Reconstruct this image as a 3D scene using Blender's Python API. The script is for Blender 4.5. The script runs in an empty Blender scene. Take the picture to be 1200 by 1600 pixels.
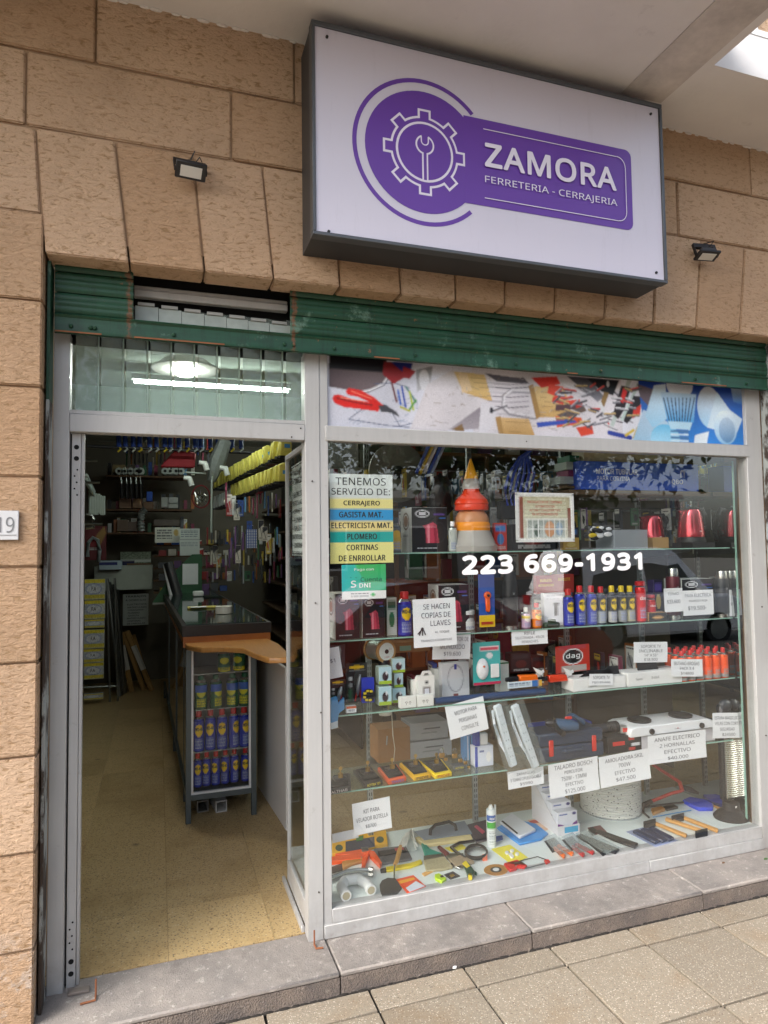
import bpy, bmesh, math, random
import numpy as np
from mathutils import Vector, Matrix
random.seed(7); rng = np.random.default_rng(5)
PI = math.pi
S = bpy.context.scene
COL = S.collection

# ---------------------------------------------------------------- camera
CAM = Vector((-.6078, -2.8542, 1.66)); YAW, PITCH, ROLL, FPX = .3268, .0518, -.0132, 1043.27
_fw = Vector((math.sin(YAW)*math.cos(PITCH), math.cos(YAW)*math.cos(PITCH), math.sin(PITCH)))
_r = Vector((math.cos(YAW), -math.sin(YAW), 0)); _u = _r.cross(_fw)
_r2 = _r*math.cos(ROLL)+_u*math.sin(ROLL); _u2 = _u*math.cos(ROLL)-_r*math.sin(ROLL)
cd = bpy.data.cameras.new('camera'); co = bpy.data.objects.new('camera', cd); COL.objects.link(co)
cd.sensor_fit = 'HORIZONTAL'; cd.sensor_width = 36; cd.lens = FPX/1200*36; cd.clip_start = .05; cd.clip_end = 500
co.matrix_world = Matrix(((_r2.x,_u2.x,-_fw.x,CAM.x),(_r2.y,_u2.y,-_fw.y,CAM.y),(_r2.z,_u2.z,-_fw.z,CAM.z),(0,0,0,1)))
S.camera = co

# ---------------------------------------------------------------- world, sun, exposure
wd = bpy.data.worlds.new('World'); S.world = wd; wd.use_nodes = True
nt = wd.node_tree; bg = nt.nodes['Background']
sk = nt.nodes.new('ShaderNodeTexSky'); sk.sky_type = 'NISHITA'; sk.sun_disc = False
SUN_EL, SUN_AZ = math.radians(40), math.radians(248)     # azimuth from +y, clockwise
sk.sun_elevation = SUN_EL; sk.sun_rotation = SUN_AZ; sk.dust_density = 4; sk.air_density = 1.0; sk.ozone_density = 1.0
hs = nt.nodes.new('ShaderNodeHueSaturation'); hs.inputs['Saturation'].default_value = .62
nt.links.new(sk.outputs[0], hs.inputs['Color']); nt.links.new(hs.outputs[0], bg.inputs[0]); bg.inputs[1].default_value = .15
sl = bpy.data.lights.new('sun', 'SUN'); so = bpy.data.objects.new('sun', sl); COL.objects.link(so)
sl.energy = 1.3; sl.angle = math.radians(35); sl.color = (1, .99, .98)
_sd = Vector((math.sin(SUN_AZ)*math.cos(SUN_EL), math.cos(SUN_AZ)*math.cos(SUN_EL), math.sin(SUN_EL)))
so.rotation_euler = _sd.to_track_quat('Z', 'Y').to_euler()
S.view_settings.view_transform = 'Standard'; S.view_settings.look = 'None'; S.view_settings.gamma = 1
S.view_settings.use_curve_mapping = False; S.view_settings.exposure = 1.5
S.render.engine = 'CYCLES'
S.cycles.use_denoising = True; S.cycles.max_bounces = 8; S.cycles.diffuse_bounces = 4
S.cycles.glossy_bounces = 4; S.cycles.transmission_bounces = 6; S.cycles.transparent_max_bounces = 16
S.cycles.caustics_reflective = False; S.cycles.caustics_refractive = False; S.cycles.sample_clamp_indirect = 4

# ---------------------------------------------------------------- helpers
def at(px, py, Y=None, Z=None, X=None):                  # the point of a plane seen at a place of the photograph
    d = _fw+_r2*((px-600)/FPX)+_u2*((800-py)/FPX)
    t = (Y-CAM.y)/d.y if Y is not None else (Z-CAM.z)/d.z if Z is not None else (X-CAM.x)/d.x
    return CAM+d*t
def lin(c):
    if isinstance(c, str):
        c = [int(c[i:i+2], 16)/255 for i in (0, 2, 4)]
        return tuple((x/12.92 if x <= .04045 else ((x+.055)/1.055)**2.4) for x in c)
    return c
_M = {}
def M(col, rough=.5, metal=0, noise=.12, bump=0, scale=8, emit=0, alpha=1, coat=0, trans=0):
    k = (col, rough, metal, noise, bump, scale, emit, alpha, coat, trans)
    if k in _M: return _M[k]
    m = bpy.data.materials.new('mat'); m.use_nodes = True; n = m.node_tree; b = n.nodes['Principled BSDF']
    c = lin(col)
    b.inputs['Roughness'].default_value = rough; b.inputs['Metallic'].default_value = metal
    b.inputs['Coat Weight'].default_value = coat; b.inputs['Alpha'].default_value = alpha
    b.inputs['Transmission Weight'].default_value = trans
    tc = n.nodes.new('ShaderNodeTexCoord'); no = n.nodes.new('ShaderNodeTexNoise')
    no.inputs['Scale'].default_value = scale; no.inputs['Detail'].default_value = 5
    n.links.new(tc.outputs['Object'], no.inputs['Vector'])
    mx = n.nodes.new('ShaderNodeMix'); mx.data_type = 'RGBA'
    mx.inputs[6].default_value = (*[x*(1-noise) for x in c], 1); mx.inputs[7].default_value = (*[min(1, x*(1+noise)) for x in c], 1)
    n.links.new(no.outputs[0], mx.inputs[0]); n.links.new(mx.outputs[2], b.inputs['Base Color'])
    if bump:
        bp = n.nodes.new('ShaderNodeBump'); bp.inputs['Strength'].default_value = bump; bp.inputs['Distance'].default_value = .004
        n.links.new(no.outputs[0], bp.inputs['Height']); n.links.new(bp.outputs[0], b.inputs['Normal'])
    if emit:
        b.inputs['Emission Color'].default_value = (*c, 1); b.inputs['Emission Strength'].default_value = emit
    _M[k] = m; return m
class NT:                                                # small node-tree writer
    def __init__(s, name):
        s.m = bpy.data.materials.new(name); s.m.use_nodes = True; s.t = s.m.node_tree
        s.b = s.t.nodes['Principled BSDF']; s.tc = s.t.nodes.new('ShaderNodeTexCoord')
    def n(s, typ, inp=(), **kw):
        o = s.t.nodes.new('ShaderNode'+typ)
        for k, v in kw.items(): setattr(o, k, v)
        for k, v in dict(inp).items():
            if isinstance(v, bpy.types.NodeSocket): s.t.links.new(v, o.inputs[k])
            else: o.inputs[k].default_value = v
        return o
    def noise(s, scale, detail=6, rough=.6, vec=None, dist=0):
        return s.n('TexNoise', {'Vector': vec or s.tc.outputs['Object'], 'Scale': scale, 'Detail': detail, 'Roughness': rough, 'Distortion': dist}).outputs[0]
    def ramp(s, fac, stops):
        r = s.n('ValToRGB', {0: fac}); e = r.color_ramp.elements
        while len(e) < len(stops): e.new(.5)
        for i, (p, c) in enumerate(stops):
            c = lin(c) if isinstance(c, str) else (c if isinstance(c, tuple) else (c, c, c))
            e[i].position = p; e[i].color = (*c, 1)
        return r.outputs[0]
    def mix(s, f, a, b, mode='MIX'):
        m = s.t.nodes.new('ShaderNodeMix'); m.data_type = 'RGBA'; m.blend_type = mode
        for i, v in ((0, f), (6, a), (7, b)):
            if isinstance(v, bpy.types.NodeSocket): s.t.links.new(v, m.inputs[i])
            else: m.inputs[i].default_value = v if i == 0 else (*lin(v), 1)
        return m.outputs[2]
    def vec(s, sc=(1, 1, 1), rnd=False):
        mp = s.n('Mapping', {'Vector': s.tc.outputs['Object']}); mp.inputs['Scale'].default_value = sc
        if rnd:
            oi = s.n('ObjectInfo'); cx = s.n('VectorMath', {0: s.tc.outputs['Object']}, operation='ADD')
            mu = s.n('Math', {0: oi.outputs['Random'], 1: 37.}, operation='MULTIPLY')
            s.t.links.new(mu.outputs[0], cx.inputs[1]); s.t.links.new(cx.outputs[0], mp.inputs['Vector'])
        return mp.outputs[0]
    def bump(s, h, strength=.5, dist=.01):
        b = s.n('Bump', {'Height': h, 'Strength': strength, 'Distance': dist}); s.t.links.new(b.outputs[0], s.b.inputs['Normal'])
    def out(s, col, rough=.6, **kw):
        if isinstance(col, bpy.types.NodeSocket): s.t.links.new(col, s.b.inputs['Base Color'])
        if isinstance(rough, bpy.types.NodeSocket): s.t.links.new(rough, s.b.inputs['Roughness'])
        else: s.b.inputs['Roughness'].default_value = rough
        for k, v in kw.items(): s.b.inputs[k.replace('_', ' ')].default_value = v
        return s.m
class G:                                                 # gathers shapes, links them as one mesh object
    def __init__(s): s.v = []; s.f = []
    def add(s, vs, fs):
        o = len(s.v); s.v += [tuple(p) for p in vs]; s.f += [tuple(i+o for i in f) for f in fs]; return s
    def box(s, x0, x1, y0, y1, z0, z1, mat=None):
        vs = [Vector((x, y, z)) for x in (x0, x1) for y in (y0, y1) for z in (z0, z1)]
        if mat: vs = [mat @ p for p in vs]
        return s.add(vs, [(0,1,3,2),(4,6,7,5),(0,4,5,1),(2,3,7,6),(0,2,6,4),(1,5,7,3)])
    def lathe(s, prof, n=20, c=(0,0,0), mat=None, sx=1, sy=1):
        vs = []; fs = []; m = len(prof)
        for i in range(n):
            a = 2*PI*i/n
            for r, z in prof: vs.append(Vector((c[0]+sx*r*math.cos(a), c[1]+sy*r*math.sin(a), c[2]+z)))
        for i in range(n):
            j = (i+1) % n
            for k in range(m-1): fs.append((i*m+k, j*m+k, j*m+k+1, i*m+k+1))
        if prof[0][0] > 1e-5: fs.append(tuple(i*m for i in range(n))[::-1])
        if prof[-1][0] > 1e-5: fs.append(tuple(i*m+m-1 for i in range(n)))
        if mat: vs = [mat @ p for p in vs]
        return s.add(vs, fs)
    def cyl(s, p0, p1, r0, r1=None, n=12):
        p0 = Vector(p0); p1 = Vector(p1); q = (p1-p0).to_track_quat('Z', 'Y').to_matrix().to_4x4()
        return s.lathe([(r0, 0), (r0 if r1 is None else r1, (p1-p0).length)], n, mat=Matrix.Translation(p0) @ q)
    def tube(s, pts, r, n=8, closed=False):
        pts = [Vector(p) for p in pts]; vs = []; fs = []; N = len(pts); up = Vector((0, 0, 1))
        rs = r if isinstance(r, (list, tuple)) else [r]*N
        for i, p in enumerate(pts):
            a = pts[(i-1) % N] if (i or closed) else p; b = pts[(i+1) % N] if (i < N-1 or closed) else p
            d = (b-a).normalized(); x = d.cross(up)
            if x.length < .05: x = d.cross(Vector((0, 1, 0)))
            x.normalize(); y = x.cross(d)
            vs += [p+(x*math.cos(2*PI*k/n)+y*math.sin(2*PI*k/n))*rs[i] for k in range(n)]
        for i in range(N if closed else N-1):
            j = (i+1) % N
            fs += [(i*n+k, i*n+(k+1) % n, j*n+(k+1) % n, j*n+k) for k in range(n)]
        if not closed: fs += [tuple(range(n))[::-1], tuple((N-1)*n+k for k in range(n))]
        return s.add(vs, fs)
    def prism(s, pts, a, b, ax='y'):                     # outline (u,w) between a and b: ax y -> u=x, w=z ; ax z -> u=x, w=y ; ax x -> u=y, w=z
        f = {'y': lambda u, w, t: (u, t, w), 'z': lambda u, w, t: (u, w, t), 'x': lambda u, w, t: (t, u, w)}[ax]
        n = len(pts); vs = [f(u, w, a) for u, w in pts]+[f(u, w, b) for u, w in pts]
        return s.add(vs, [tuple(range(n)), tuple(range(2*n-1, n-1, -1))]+[(i, i+n, (i+1) % n+n, (i+1) % n) for i in range(n)])
    def ball(s, c, r, n=10, sc=(1, 1, 1)):
        m = max(4, n//2); prof = [(max(r*math.sin(PI*k/m), 0 if 0 < k < m else 0), -r*math.cos(PI*k/m)) for k in range(m+1)]
        o = len(s.v); s.lathe([(p*sc[0], z*sc[2]) for p, z in prof], n, c, sy=sc[1]/sc[0]); return s
    def o(s, name, mat, parent=None, bevel=0, smooth=True, seg=1, shift=None):
        me = bpy.data.meshes.new(name)
        vs = s.v if not shift else [(x-shift[0], y-shift[1], z-shift[2]) for x, y, z in s.v]
        me.from_pydata(vs, [], s.f)
        bm = bmesh.new(); bm.from_mesh(me); bmesh.ops.remove_doubles(bm, verts=bm.verts, dist=1e-6)
        bmesh.ops.recalc_face_normals(bm, faces=bm.faces)
        if bevel:
            ed = [e for e in bm.edges if len(e.link_faces) == 2 and e.calc_face_angle(0) > .5]
            bmesh.ops.bevel(bm, geom=ed, offset=bevel, segments=seg, affect='EDGES', clamp_overlap=True)
        bm.to_mesh(me); bm.free()
        if smooth:
            me.polygons.foreach_set('use_smooth', [True]*len(me.polygons)); me.set_sharp_from_angle(angle=.7)
        me.materials.append(mat); ob = bpy.data.objects.new(name, me); COL.objects.link(ob)
        if parent: ob.parent = parent
        return ob
def tag(o, label=None, cat=None, group=None, kind=None):
    for k, v in (('label', label), ('category', cat), ('group', group), ('kind', kind)):
        if v: o[k] = v
    return o
def T(name, label, cat, loc=(0, 0, 0), rot=(0, 0, 0), group=None):
    o = bpy.data.objects.new(name, None); COL.objects.link(o); o.location = loc; o.rotation_euler = rot
    o.empty_display_size = .05
    return tag(o, label, cat, group)
def kids(o): return [c for c in COL.objects if c.parent is o]
def copy_tree(o, label=None, loc=None, rot=None, parent=None, _k=None):
    c = o.copy(); COL.objects.link(c)
    if parent: c.parent = parent
    if label: c['label'] = label
    if loc is not None: c.location = loc
    if rot is not None: c.rotation_euler = rot
    for ch in kids(o): copy_tree(ch, parent=c)
    return c
def box(name, mat, x0, x1, y0, y1, z0, z1, parent=None, bevel=0.0): return G().box(x0, x1, y0, y1, z0, z1).o(name, mat, parent, bevel)

# lettering: curves turned into mesh, fitted to a width and height
_TX = {}
_FN = None
try:                                                     # Blender's own bundled sans; its default face otherwise
    import os
    _p = os.path.join(bpy.utils.system_resource('DATAFILES'), 'fonts', 'NotoSansHebrew-Regular.woff2')
    if os.path.exists(_p): _FN = bpy.data.fonts.load(_p)
except Exception: _FN = None
def _glyph(body, bold):
    k = (body, bold)
    if k not in _TX:
        cu = bpy.data.curves.new('t', 'FONT'); cu.body = body; cu.resolution_u = 2; cu.space_character = 1+min(bold, .05)*2.2
        if _FN: cu.font = _FN
        ob = bpy.data.objects.new('t', cu); COL.objects.link(ob)
        dg = bpy.context.evaluated_depsgraph_get(); me = bpy.data.meshes.new_from_object(ob.evaluated_get(dg))
        n = len(me.vertices); co_ = np.zeros(n*3); me.vertices.foreach_get('co', co_); co_ = co_.reshape(-1, 3)[:, :2]
        fs = [tuple(p.vertices) for p in me.polygons]
        mn = co_.min(0); co_ = co_-mn; ex = co_.max(0)
        bpy.data.objects.remove(ob); _TX[k] = (co_/ex, fs, ex[0]/ex[1])
    return _TX[k]
def letters(lines, mat, parent, y=-.0012, name='lettering', mapf=None, ax='y'):
    """lines: (text, centre x, bottom z, width or 0, height, bold)"""
    g = G()
    for ln in lines:
        body, cx, z0, w, h = ln[:5]; b = ln[5] if len(ln) > 5 else 0
        c, fs, asp = _glyph(body, b)
        if not w: w = h*asp*.92
        e = min(b, .06)*1.3*h; ring = [(0, 0)] if not b else [(e*math.cos(k*PI/4), e*math.sin(k*PI/4)) for k in range(8)]+[(0, 0)]
        if b and h < .03: ring = [(e, 0), (-e, 0), (0, e*.6), (0, -e*.6)]
        for k, (dx, dz) in enumerate(ring):               # weight is built up from slightly shifted outlines
            P = [(cx-w/2+e+u*(w-2*e)+dx, z0+e+v*(h-2*e)+dz) for u, v in c]; dy = -.00004*k
            if mapf: vs = [(lambda q: (q[0], q[1]+dy, q[2]))(mapf(u, v)) for u, v in P]
            elif ax == 'z': vs = [(u, v, y-dy) for u, v in P]
            else: vs = [(u, y+dy, v) for u, v in P]
            g.add(vs, fs)
    me = bpy.data.meshes.new(name); me.from_pydata(g.v, [], g.f); me.materials.append(mat)
    ob = bpy.data.objects.new(name, me); COL.objects.link(ob); ob.parent = parent; return ob

# flat print: a fine grid of coloured cells
_vc = None
def vcmat():
    global _vc
    if not _vc:
        t = NT('print'); a = t.n('Attribute', attribute_name='ink'); _vc = t.out(a.outputs['Color'], .38)
    return _vc
class Cv:
    def __init__(s, w, h, bg_='ffffff'):
        s.w, s.h = w, h; s.a = np.zeros((h*2, w*2, 3)); s.a[:] = lin(bg_)
        yy, xx = np.mgrid[0:h*2, 0:w*2]; s.x = (xx+.5)/(w*2); s.y = (yy+.5)/(h*2)
    def put(s, m, c, c2=None, ax='y'):
        if c2 is None: s.a[m] = lin(c); return s
        t = s.y if ax == 'y' else s.x; tt = t[m]; lo, hi = (tt.min(), tt.max()) if len(tt) else (0, 1)
        f = ((tt-lo)/max(hi-lo, 1e-6))[:, None]; s.a[m] = np.array(lin(c))*(1-f)+np.array(lin(c2))*f; return s
    def rect(s, x0, y0, x1, y1, c, c2=None, ax='y'): return s.put((s.x >= x0) & (s.x < x1) & (s.y >= y0) & (s.y < y1), c, c2, ax)
    def ell(s, cx, cy, rx, ry, c, c2=None, ax='y'): return s.put(((s.x-cx)/rx)**2+((s.y-cy)/ry)**2 < 1, c, c2, ax)
    def ring(s, cx, cy, rx, ry, t, c):
        d = ((s.x-cx)/rx)**2+((s.y-cy)/ry)**2; return s.put((d < 1) & (d > (1-t)**2), c)
    def poly(s, pts, c, c2=None, ax='y'):
        m = np.zeros(s.x.shape, bool); n = len(pts)
        for i in range(n):
            (x0, y0), (x1, y1) = pts[i], pts[(i+1) % n]
            if y0 == y1: continue
            m ^= ((y0 > s.y) != (y1 > s.y)) & (s.x < (x1-x0)*(s.y-y0)/(y1-y0)+x0)
        return s.put(m, c, c2, ax)
    def line(s, pts, wd, c, asp=1.):                      # wd in units of width
        for (x0, y0), (x1, y1) in zip(pts, pts[1:]):
            dx, dy = (x1-x0), (y1-y0)*asp; L2 = dx*dx+dy*dy+1e-12; px = s.x-x0; py = (s.y-y0)*asp
            t = np.clip((px*dx+py*dy)/L2, 0, 1); s.put((px-t*dx)**2+(py-t*dy)**2 < (wd/2)**2, c)
        return s
    def text_rows(s, x0, y0, x1, y1, n, c):              # illegible print as broken strokes
        hh = (y1-y0)/n
        for i in range(n):
            x = x0
            while x < x1:
                w = (x1-x0)*random.uniform(.08, .3); s.rect(x, y0+i*hh, min(x+w, x1), y0+i*hh+hh*.5, c); x += w+(x1-x0)*.04
        return s
    def blur(s, n=1):
        for _ in range(n):
            p = np.pad(s.a, ((1, 1), (1, 1), (0, 0)), 'edge'); s.a = (p[1:-1, 1:-1]*2+p[:-2, 1:-1]+p[2:, 1:-1]+p[1:-1, :-2]+p[1:-1, 2:])/6
        return s
    def noise(s, amp, cells=None):
        k = rng.normal(0, amp, (s.h, s.w, 1)).repeat(2, 0).repeat(2, 1); s.a = np.clip(s.a*(1+k), 0, 1); return s
    def to(s, name, parent, f, mat=None):                # f(u,v)->(x,y,z); u right, v up, arrays
        w, h = s.w, s.h; c = s.a.reshape(h, 2, w, 2, 3).mean((1, 3))[::-1]
        uu, vv = np.meshgrid(np.linspace(0, 1, w+1), np.linspace(0, 1, h+1)); X, Y, Z = f(uu, vv)
        co_ = np.stack([X+0*uu, Y+0*uu, Z+0*uu], -1).reshape(-1, 3)
        i = (np.arange(h)[:, None]*(w+1)+np.arange(w)[None]).reshape(-1); fa = np.stack([i, i+1, i+w+2, i+w+1], -1)
        me = bpy.data.meshes.new(name); me.vertices.add(len(co_)); me.vertices.foreach_set('co', co_.ravel())
        me.loops.add(fa.size); me.loops.foreach_set('vertex_index', fa.ravel().astype(np.int32))
        me.polygons.add(len(fa)); me.polygons.foreach_set('loop_start', (np.arange(len(fa))*4).astype(np.int32))
        me.polygons.foreach_set('loop_total', np.full(len(fa), 4, np.int32)); me.update(calc_edges=True)
        ca = me.color_attributes.new('ink', 'FLOAT_COLOR', 'CORNER')
        d = np.ones((h*w, 4, 4)); d[:, :, :3] = c.reshape(-1, 1, 3); ca.data.foreach_set('color', d.ravel().astype(np.float32))
        me.materials.append(mat or vcmat()); ob = bpy.data.objects.new(name, me); COL.objects.link(ob)
        if parent: ob.parent = parent
        return ob
    def flat(s, name, parent, x0, x1, z0, z1, y): return s.to(name, parent, lambda u, v: (x0+(x1-x0)*u, y, z0+(z1-z0)*v))
    def side(s, name, parent, y0, y1, z0, z1, x): return s.to(name, parent, lambda u, v: (x, y0+(y1-y0)*u, z0+(z1-z0)*v))
    def top(s, name, parent, x0, x1, y0, y1, z): return s.to(name, parent, lambda u, v: (x0+(x1-x0)*u, y0+(y1-y0)*v, z))
    def wrap(s, name, parent, r, z0, z1, a0=-170, a1=-10, c=(0, 0)):
        a0, a1 = math.radians(a0), math.radians(a1)
        return s.to(name, parent, lambda u, v: (c[0]+r*np.cos(a0+(a1-a0)*u), c[1]+r*np.sin(a0+(a1-a0)*u), z0+(z1-z0)*v))
def cylmap(r, cx=0, cy=0, face=-PI/2): return lambda x, z: (cx+r*math.cos(face+x/r), cy+r*math.sin(face+x/r), z)

BLK = M('17161a', .5); INK = M('1c1c20', .6, noise=0); WHITE = M('e8e8e6', .45); PAPER = M('eceef0', .7, noise=.03)
CHROME = M('b8b8b4', .25, 1); STEEL = M('8e9290', .35, 1); GREYM = M('7d8082', .4, .6); WOOD = None

# ---- things placed on a plane through outlines; every shape has its own depth
def Q(pts, Y=None, Z=None): return [at(*p, Y=Y, Z=Z) for p in pts]
def upright(name, label, cat, Y, parts, group=None):
    """parts: (partname, material, outline, dy0, dy1[, bevel]) outline in the plane y=Y, depth from Y+dy0 to Y+dy1"""
    allp = Q(parts[0][2], Y=Y); ox = sum(p.x for p in allp)/len(allp); oz = min(p.z for p in allp)
    t = T(name, label, cat, (ox, Y, oz), group=group) if len(parts) > 1 else None
    for p in parts:
        q = [(v.x-ox, v.z-oz) for v in Q(p[2], Y=Y)]
        ob = G().prism(q, p[3], p[4]).o(p[0] if t else name, p[1], t, p[5] if len(p) > 5 else .001)
        if not t: ob.location = (ox, Y, oz); tag(ob, label, cat, group); t = ob
    return t
DZ = .114
def lying(name, label, cat, parts, Z=DZ, group=None):
    """the same on the plane z=Z; part kinds: outline (name, mat, pts, z0, z1[, bevel]) or tube (name, mat, pts, z, 'r', radius)"""
    allp = Q(parts[0][2], Z=Z); ox = sum(p.x for p in allp)/len(allp); oy = sum(p.y for p in allp)/len(allp)
    t = T(name, label, cat, (ox, oy, Z), group=group) if len(parts) > 1 else None
    for p in parts:
        q = [(v.x-ox, v.y-oy) for v in Q(p[2], Z=Z)]
        if len(p) > 4 and p[4] == 'r':
            ob = G().tube([(x, y, p[3]) for x, y in q], p[5], 8).o(p[0] if t else name, p[1], t)
        else: ob = G().prism(q, p[3], p[4], 'z').o(p[0] if t else name, p[1], t, p[5] if len(p) > 5 else .001)
        if not t: ob.location = (ox, oy, Z); tag(ob, label, cat, group); t = ob
    return t
def circ(cx, cy, rx, ry=None, n=20, a0=0, a1=360):
    ry = rx if ry is None else ry; full = abs(a1-a0) >= 360
    return [(cx+rx*math.cos(math.radians(a0+(a1-a0)*i/(n if full else n-1))), cy+ry*math.sin(math.radians(a0+(a1-a0)*i/(n if full else n-1)))) for i in range(n)]
def carton(name, label, cat, b, Y, dep, col, z=None, cv=None, lines=None, ink=None, group=None, side=None, mat=None, rz=0, bevel=.0015, top=None, partname='carton'):
    """b = (left, top, right, bottom) in the photograph on the plane y=Y"""
    ym = (b[1]+b[3])/2; xm = (b[0]+b[2])/2
    x0 = at(b[0], ym, Y=Y).x; x1 = at(b[2], ym, Y=Y).x; zt = at(xm, b[1], Y=Y).z; zb = at(xm, b[3], Y=Y).z
    h = zt-zb; w = x1-x0; z0 = zb if z is None else z
    t = T(name, label, cat, ((x0+x1)/2, Y, z0), (0, 0, rz), group)
    box(partname, mat or M(col, .5), -w/2, w/2, 0, dep, 0, h, t, bevel)
    if cv: cv.flat('printed_label', t, -w/2+.001, w/2-.001, .001, h-.001, -.0006)
    if side: side.side('side_print', t, dep-.001, .001, .001, h-.001, -w/2-.0006)
    if top: top.top('top_print', t, -w/2+.001, w/2-.001, .001, dep-.001, h+.0006)
    if lines: letters([(l[0], (l[1]-.5)*w, (1-l[2])*h, l[3]*w, l[4]*h)+tuple(l[5:]) for l in lines], ink or INK, t)
    return t, w, h
def note(label, b, Y, lines, tilt=0, curl=.006, cat='paper notice', name='price_note', w_h=None, ink=None):
    """a sheet of printed paper; lines: (text, cx, baseline from top, width, height) as fractions"""
    ym = (b[1]+b[3])/2; xm = (b[0]+b[2])/2
    x0 = at(b[0], ym, Y=Y).x; x1 = at(b[2], ym, Y=Y).x; h = at(xm, b[1], Y=Y).z-at(xm, b[3], Y=Y).z; w = x1-x0
    c = at(xm, ym, Y=Y)
    t = T(name, label, cat, c, (0, math.radians(tilt), 0))
    ph = random.uniform(0, 3)
    def bend(x, z): return -curl*math.cos(3*(z/h)+ph)*(.6+.4*math.cos(2*x/w)) + curl*.5*math.sin(4*x/w+ph)
    g = G(); N = 8; vs = []
    for k in (0, .0006):
        vs += [(-w/2+w*i/N, bend(-w/2+w*i/N, -h/2+h*j/N)+k, -h/2+h*j/N) for j in range(N+1) for i in range(N+1)]
    n1 = (N+1)**2; fs = []
    for j in range(N):
        for i in range(N):
            a = j*(N+1)+i; fs += [(a, a+1, a+N+2, a+N+1), (a+n1, a+N+1+n1, a+N+2+n1, a+1+n1)]
    ed = [i for i in range(N)]+[(N)+(N+1)*j for j in range(N)]+[n1-1-i for i in range(N)]+[(N+1)*(N-j) for j in range(N)]
    fs += [(ed[i], ed[i]+n1, ed[(i+1) % len(ed)]+n1, ed[(i+1) % len(ed)]) for i in range(len(ed))]
    g.add(vs, fs).o('sheet', PAPER, t)
    L = [(l[0], (l[1]-.5)*w, h/2-l[2]*h, l[3]*w, l[4]*h)+tuple(l[5:]) for l in lines]
    if L: letters(L, ink or M('5c5f68', .7, noise=0), t, mapf=lambda x, z: (x, bend(x, z)-.0014, z))
    return t, w, h
# ================================================================ SETTING
WY = -.163                                                # face of the stone wall; y=0 is the face of the shop frame
# --- materials
t = NT('stone'); v = t.vec((1, 1, 1), True)
vs_ = t.vec((1, 1, 2.2), True)
a = t.noise(34, 9, .68, vs_, .7); b = t.noise(120, 4, .6, v); cg = t.noise(1.3, 3, .5, v)
oi = t.n('ObjectInfo')
base = t.mix(cg, 'caab8c', 'd8b99c'); base = t.mix(t.ramp(oi.outputs['Random'], [(0, 0.), (1, .8)]), base, 'b8936f')
base = t.mix(t.ramp(t.noise(.9, 6, .7), [(.5, 0.), (.75, .45)]), base, '8f7860')
base = t.mix(t.n('Math', {0: t.n('MapRange', {0: t.n('SeparateXYZ', {0: t.tc.outputs['Object']}).outputs[2], 1: -.1, 2: .45, 3: 1., 4: 0.}).outputs[0], 1: t.ramp(t.noise(7, 8, .75), [(.48, 0.), (.56, .8)])}, operation='MULTIPLY').outputs[0], base, 'c9c6c2')
cr = t.ramp(a, [(.36, 0.), (.47, 1.)]); col = t.mix(cr, 'a3835f', base); col = t.mix(t.ramp(b, [(.3, 0.), (.36, 1.)]), 'b08c6e', col)
t.bump(t.mix(.25, t.ramp(a, [(.3, 0.), (.75, 1.)]), b), .8, .016); STONE = t.out(col, .85)
t = NT('mortar'); t.bump(t.noise(60), .6, .004); MORTAR = t.out(t.mix(t.noise(9), '8d7156', 'ae9274'), .9)
t = NT('plaster'); a = t.noise(1.1, 5, .6); b = t.noise(5, 8, .7); st = t.n('SeparateXYZ', {0: t.tc.outputs['Object']})
col = t.mix(t.ramp(a, [(.35, 0.), (.7, 1.)]), 'd2cfcc', 'e2e0de'); col = t.mix(t.ramp(b, [(.62, 0.), (.75, .35)]), col, '8f8a88')
t.bump(t.noise(18, 6), .25, .01); PLASTER = t.out(col, .85)
t = NT('grime'); col = t.mix(t.ramp(t.noise(3, 7, .7), [(.35, 0.), (.65, 1.)]), 'aaa49f', 'd2cbc4'); GRIME = t.out(col, .9)
def alu(name, c1, c2, dirt, spots=.3):
    t = NT(name); v = t.vec((14, 14, 1.2)); a = t.noise(3, 6, .6, v); b = t.noise(16, 8, .75)
    col = t.mix(a, c1, c2); col = t.mix(t.ramp(b, [(.6, 0.), (.72, spots)]), col, dirt)
    sz = t.n('SeparateXYZ', {0: t.tc.outputs['Object']}); z = t.n('MapRange', {0: sz.outputs[2], 1: 0., 2: .28, 3: .3, 4: 0.}).outputs[0]
    low = t.n('Math', {0: z, 1: t.ramp(t.noise(9, 6, .7), [(.4, 0.), (.6, 1.)])}, operation='MULTIPLY').outputs[0]
    col = t.mix(low, col, dirt); col = t.mix(t.ramp(t.noise(5, 9, .8, t.vec((9, 9, .7))), [(.6, 0.), (.72, .4)]), col, '8e8680'); t.bump(a, .08, .002); return t.out(col, .42)
ALU = alu('painted_frame', 'a8a8a7', 'b9b9b7', '6f635b', .4)
t = NT('shutter_paint'); v = t.vec((1.5, 20, 20)); a = t.noise(3, 7, .65, v); b = t.noise(6, 9, .7); c = t.noise(22, 6, .7)
col = t.mix(t.ramp(a, [(.3, 0.), (.75, 1.)]), '103a26', '1b4c35'); col = t.mix(t.ramp(b, [(.6, 0.), (.66, .8)]), col, '5f7d6c')
col = t.mix(t.ramp(c, [(.66, 0.), (.7, .9)]), col, '8c5a36'); sx_ = t.n('SeparateXYZ', {0: t.tc.outputs['Object']}); nz_ = t.noise(28, 8, .75)
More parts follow.
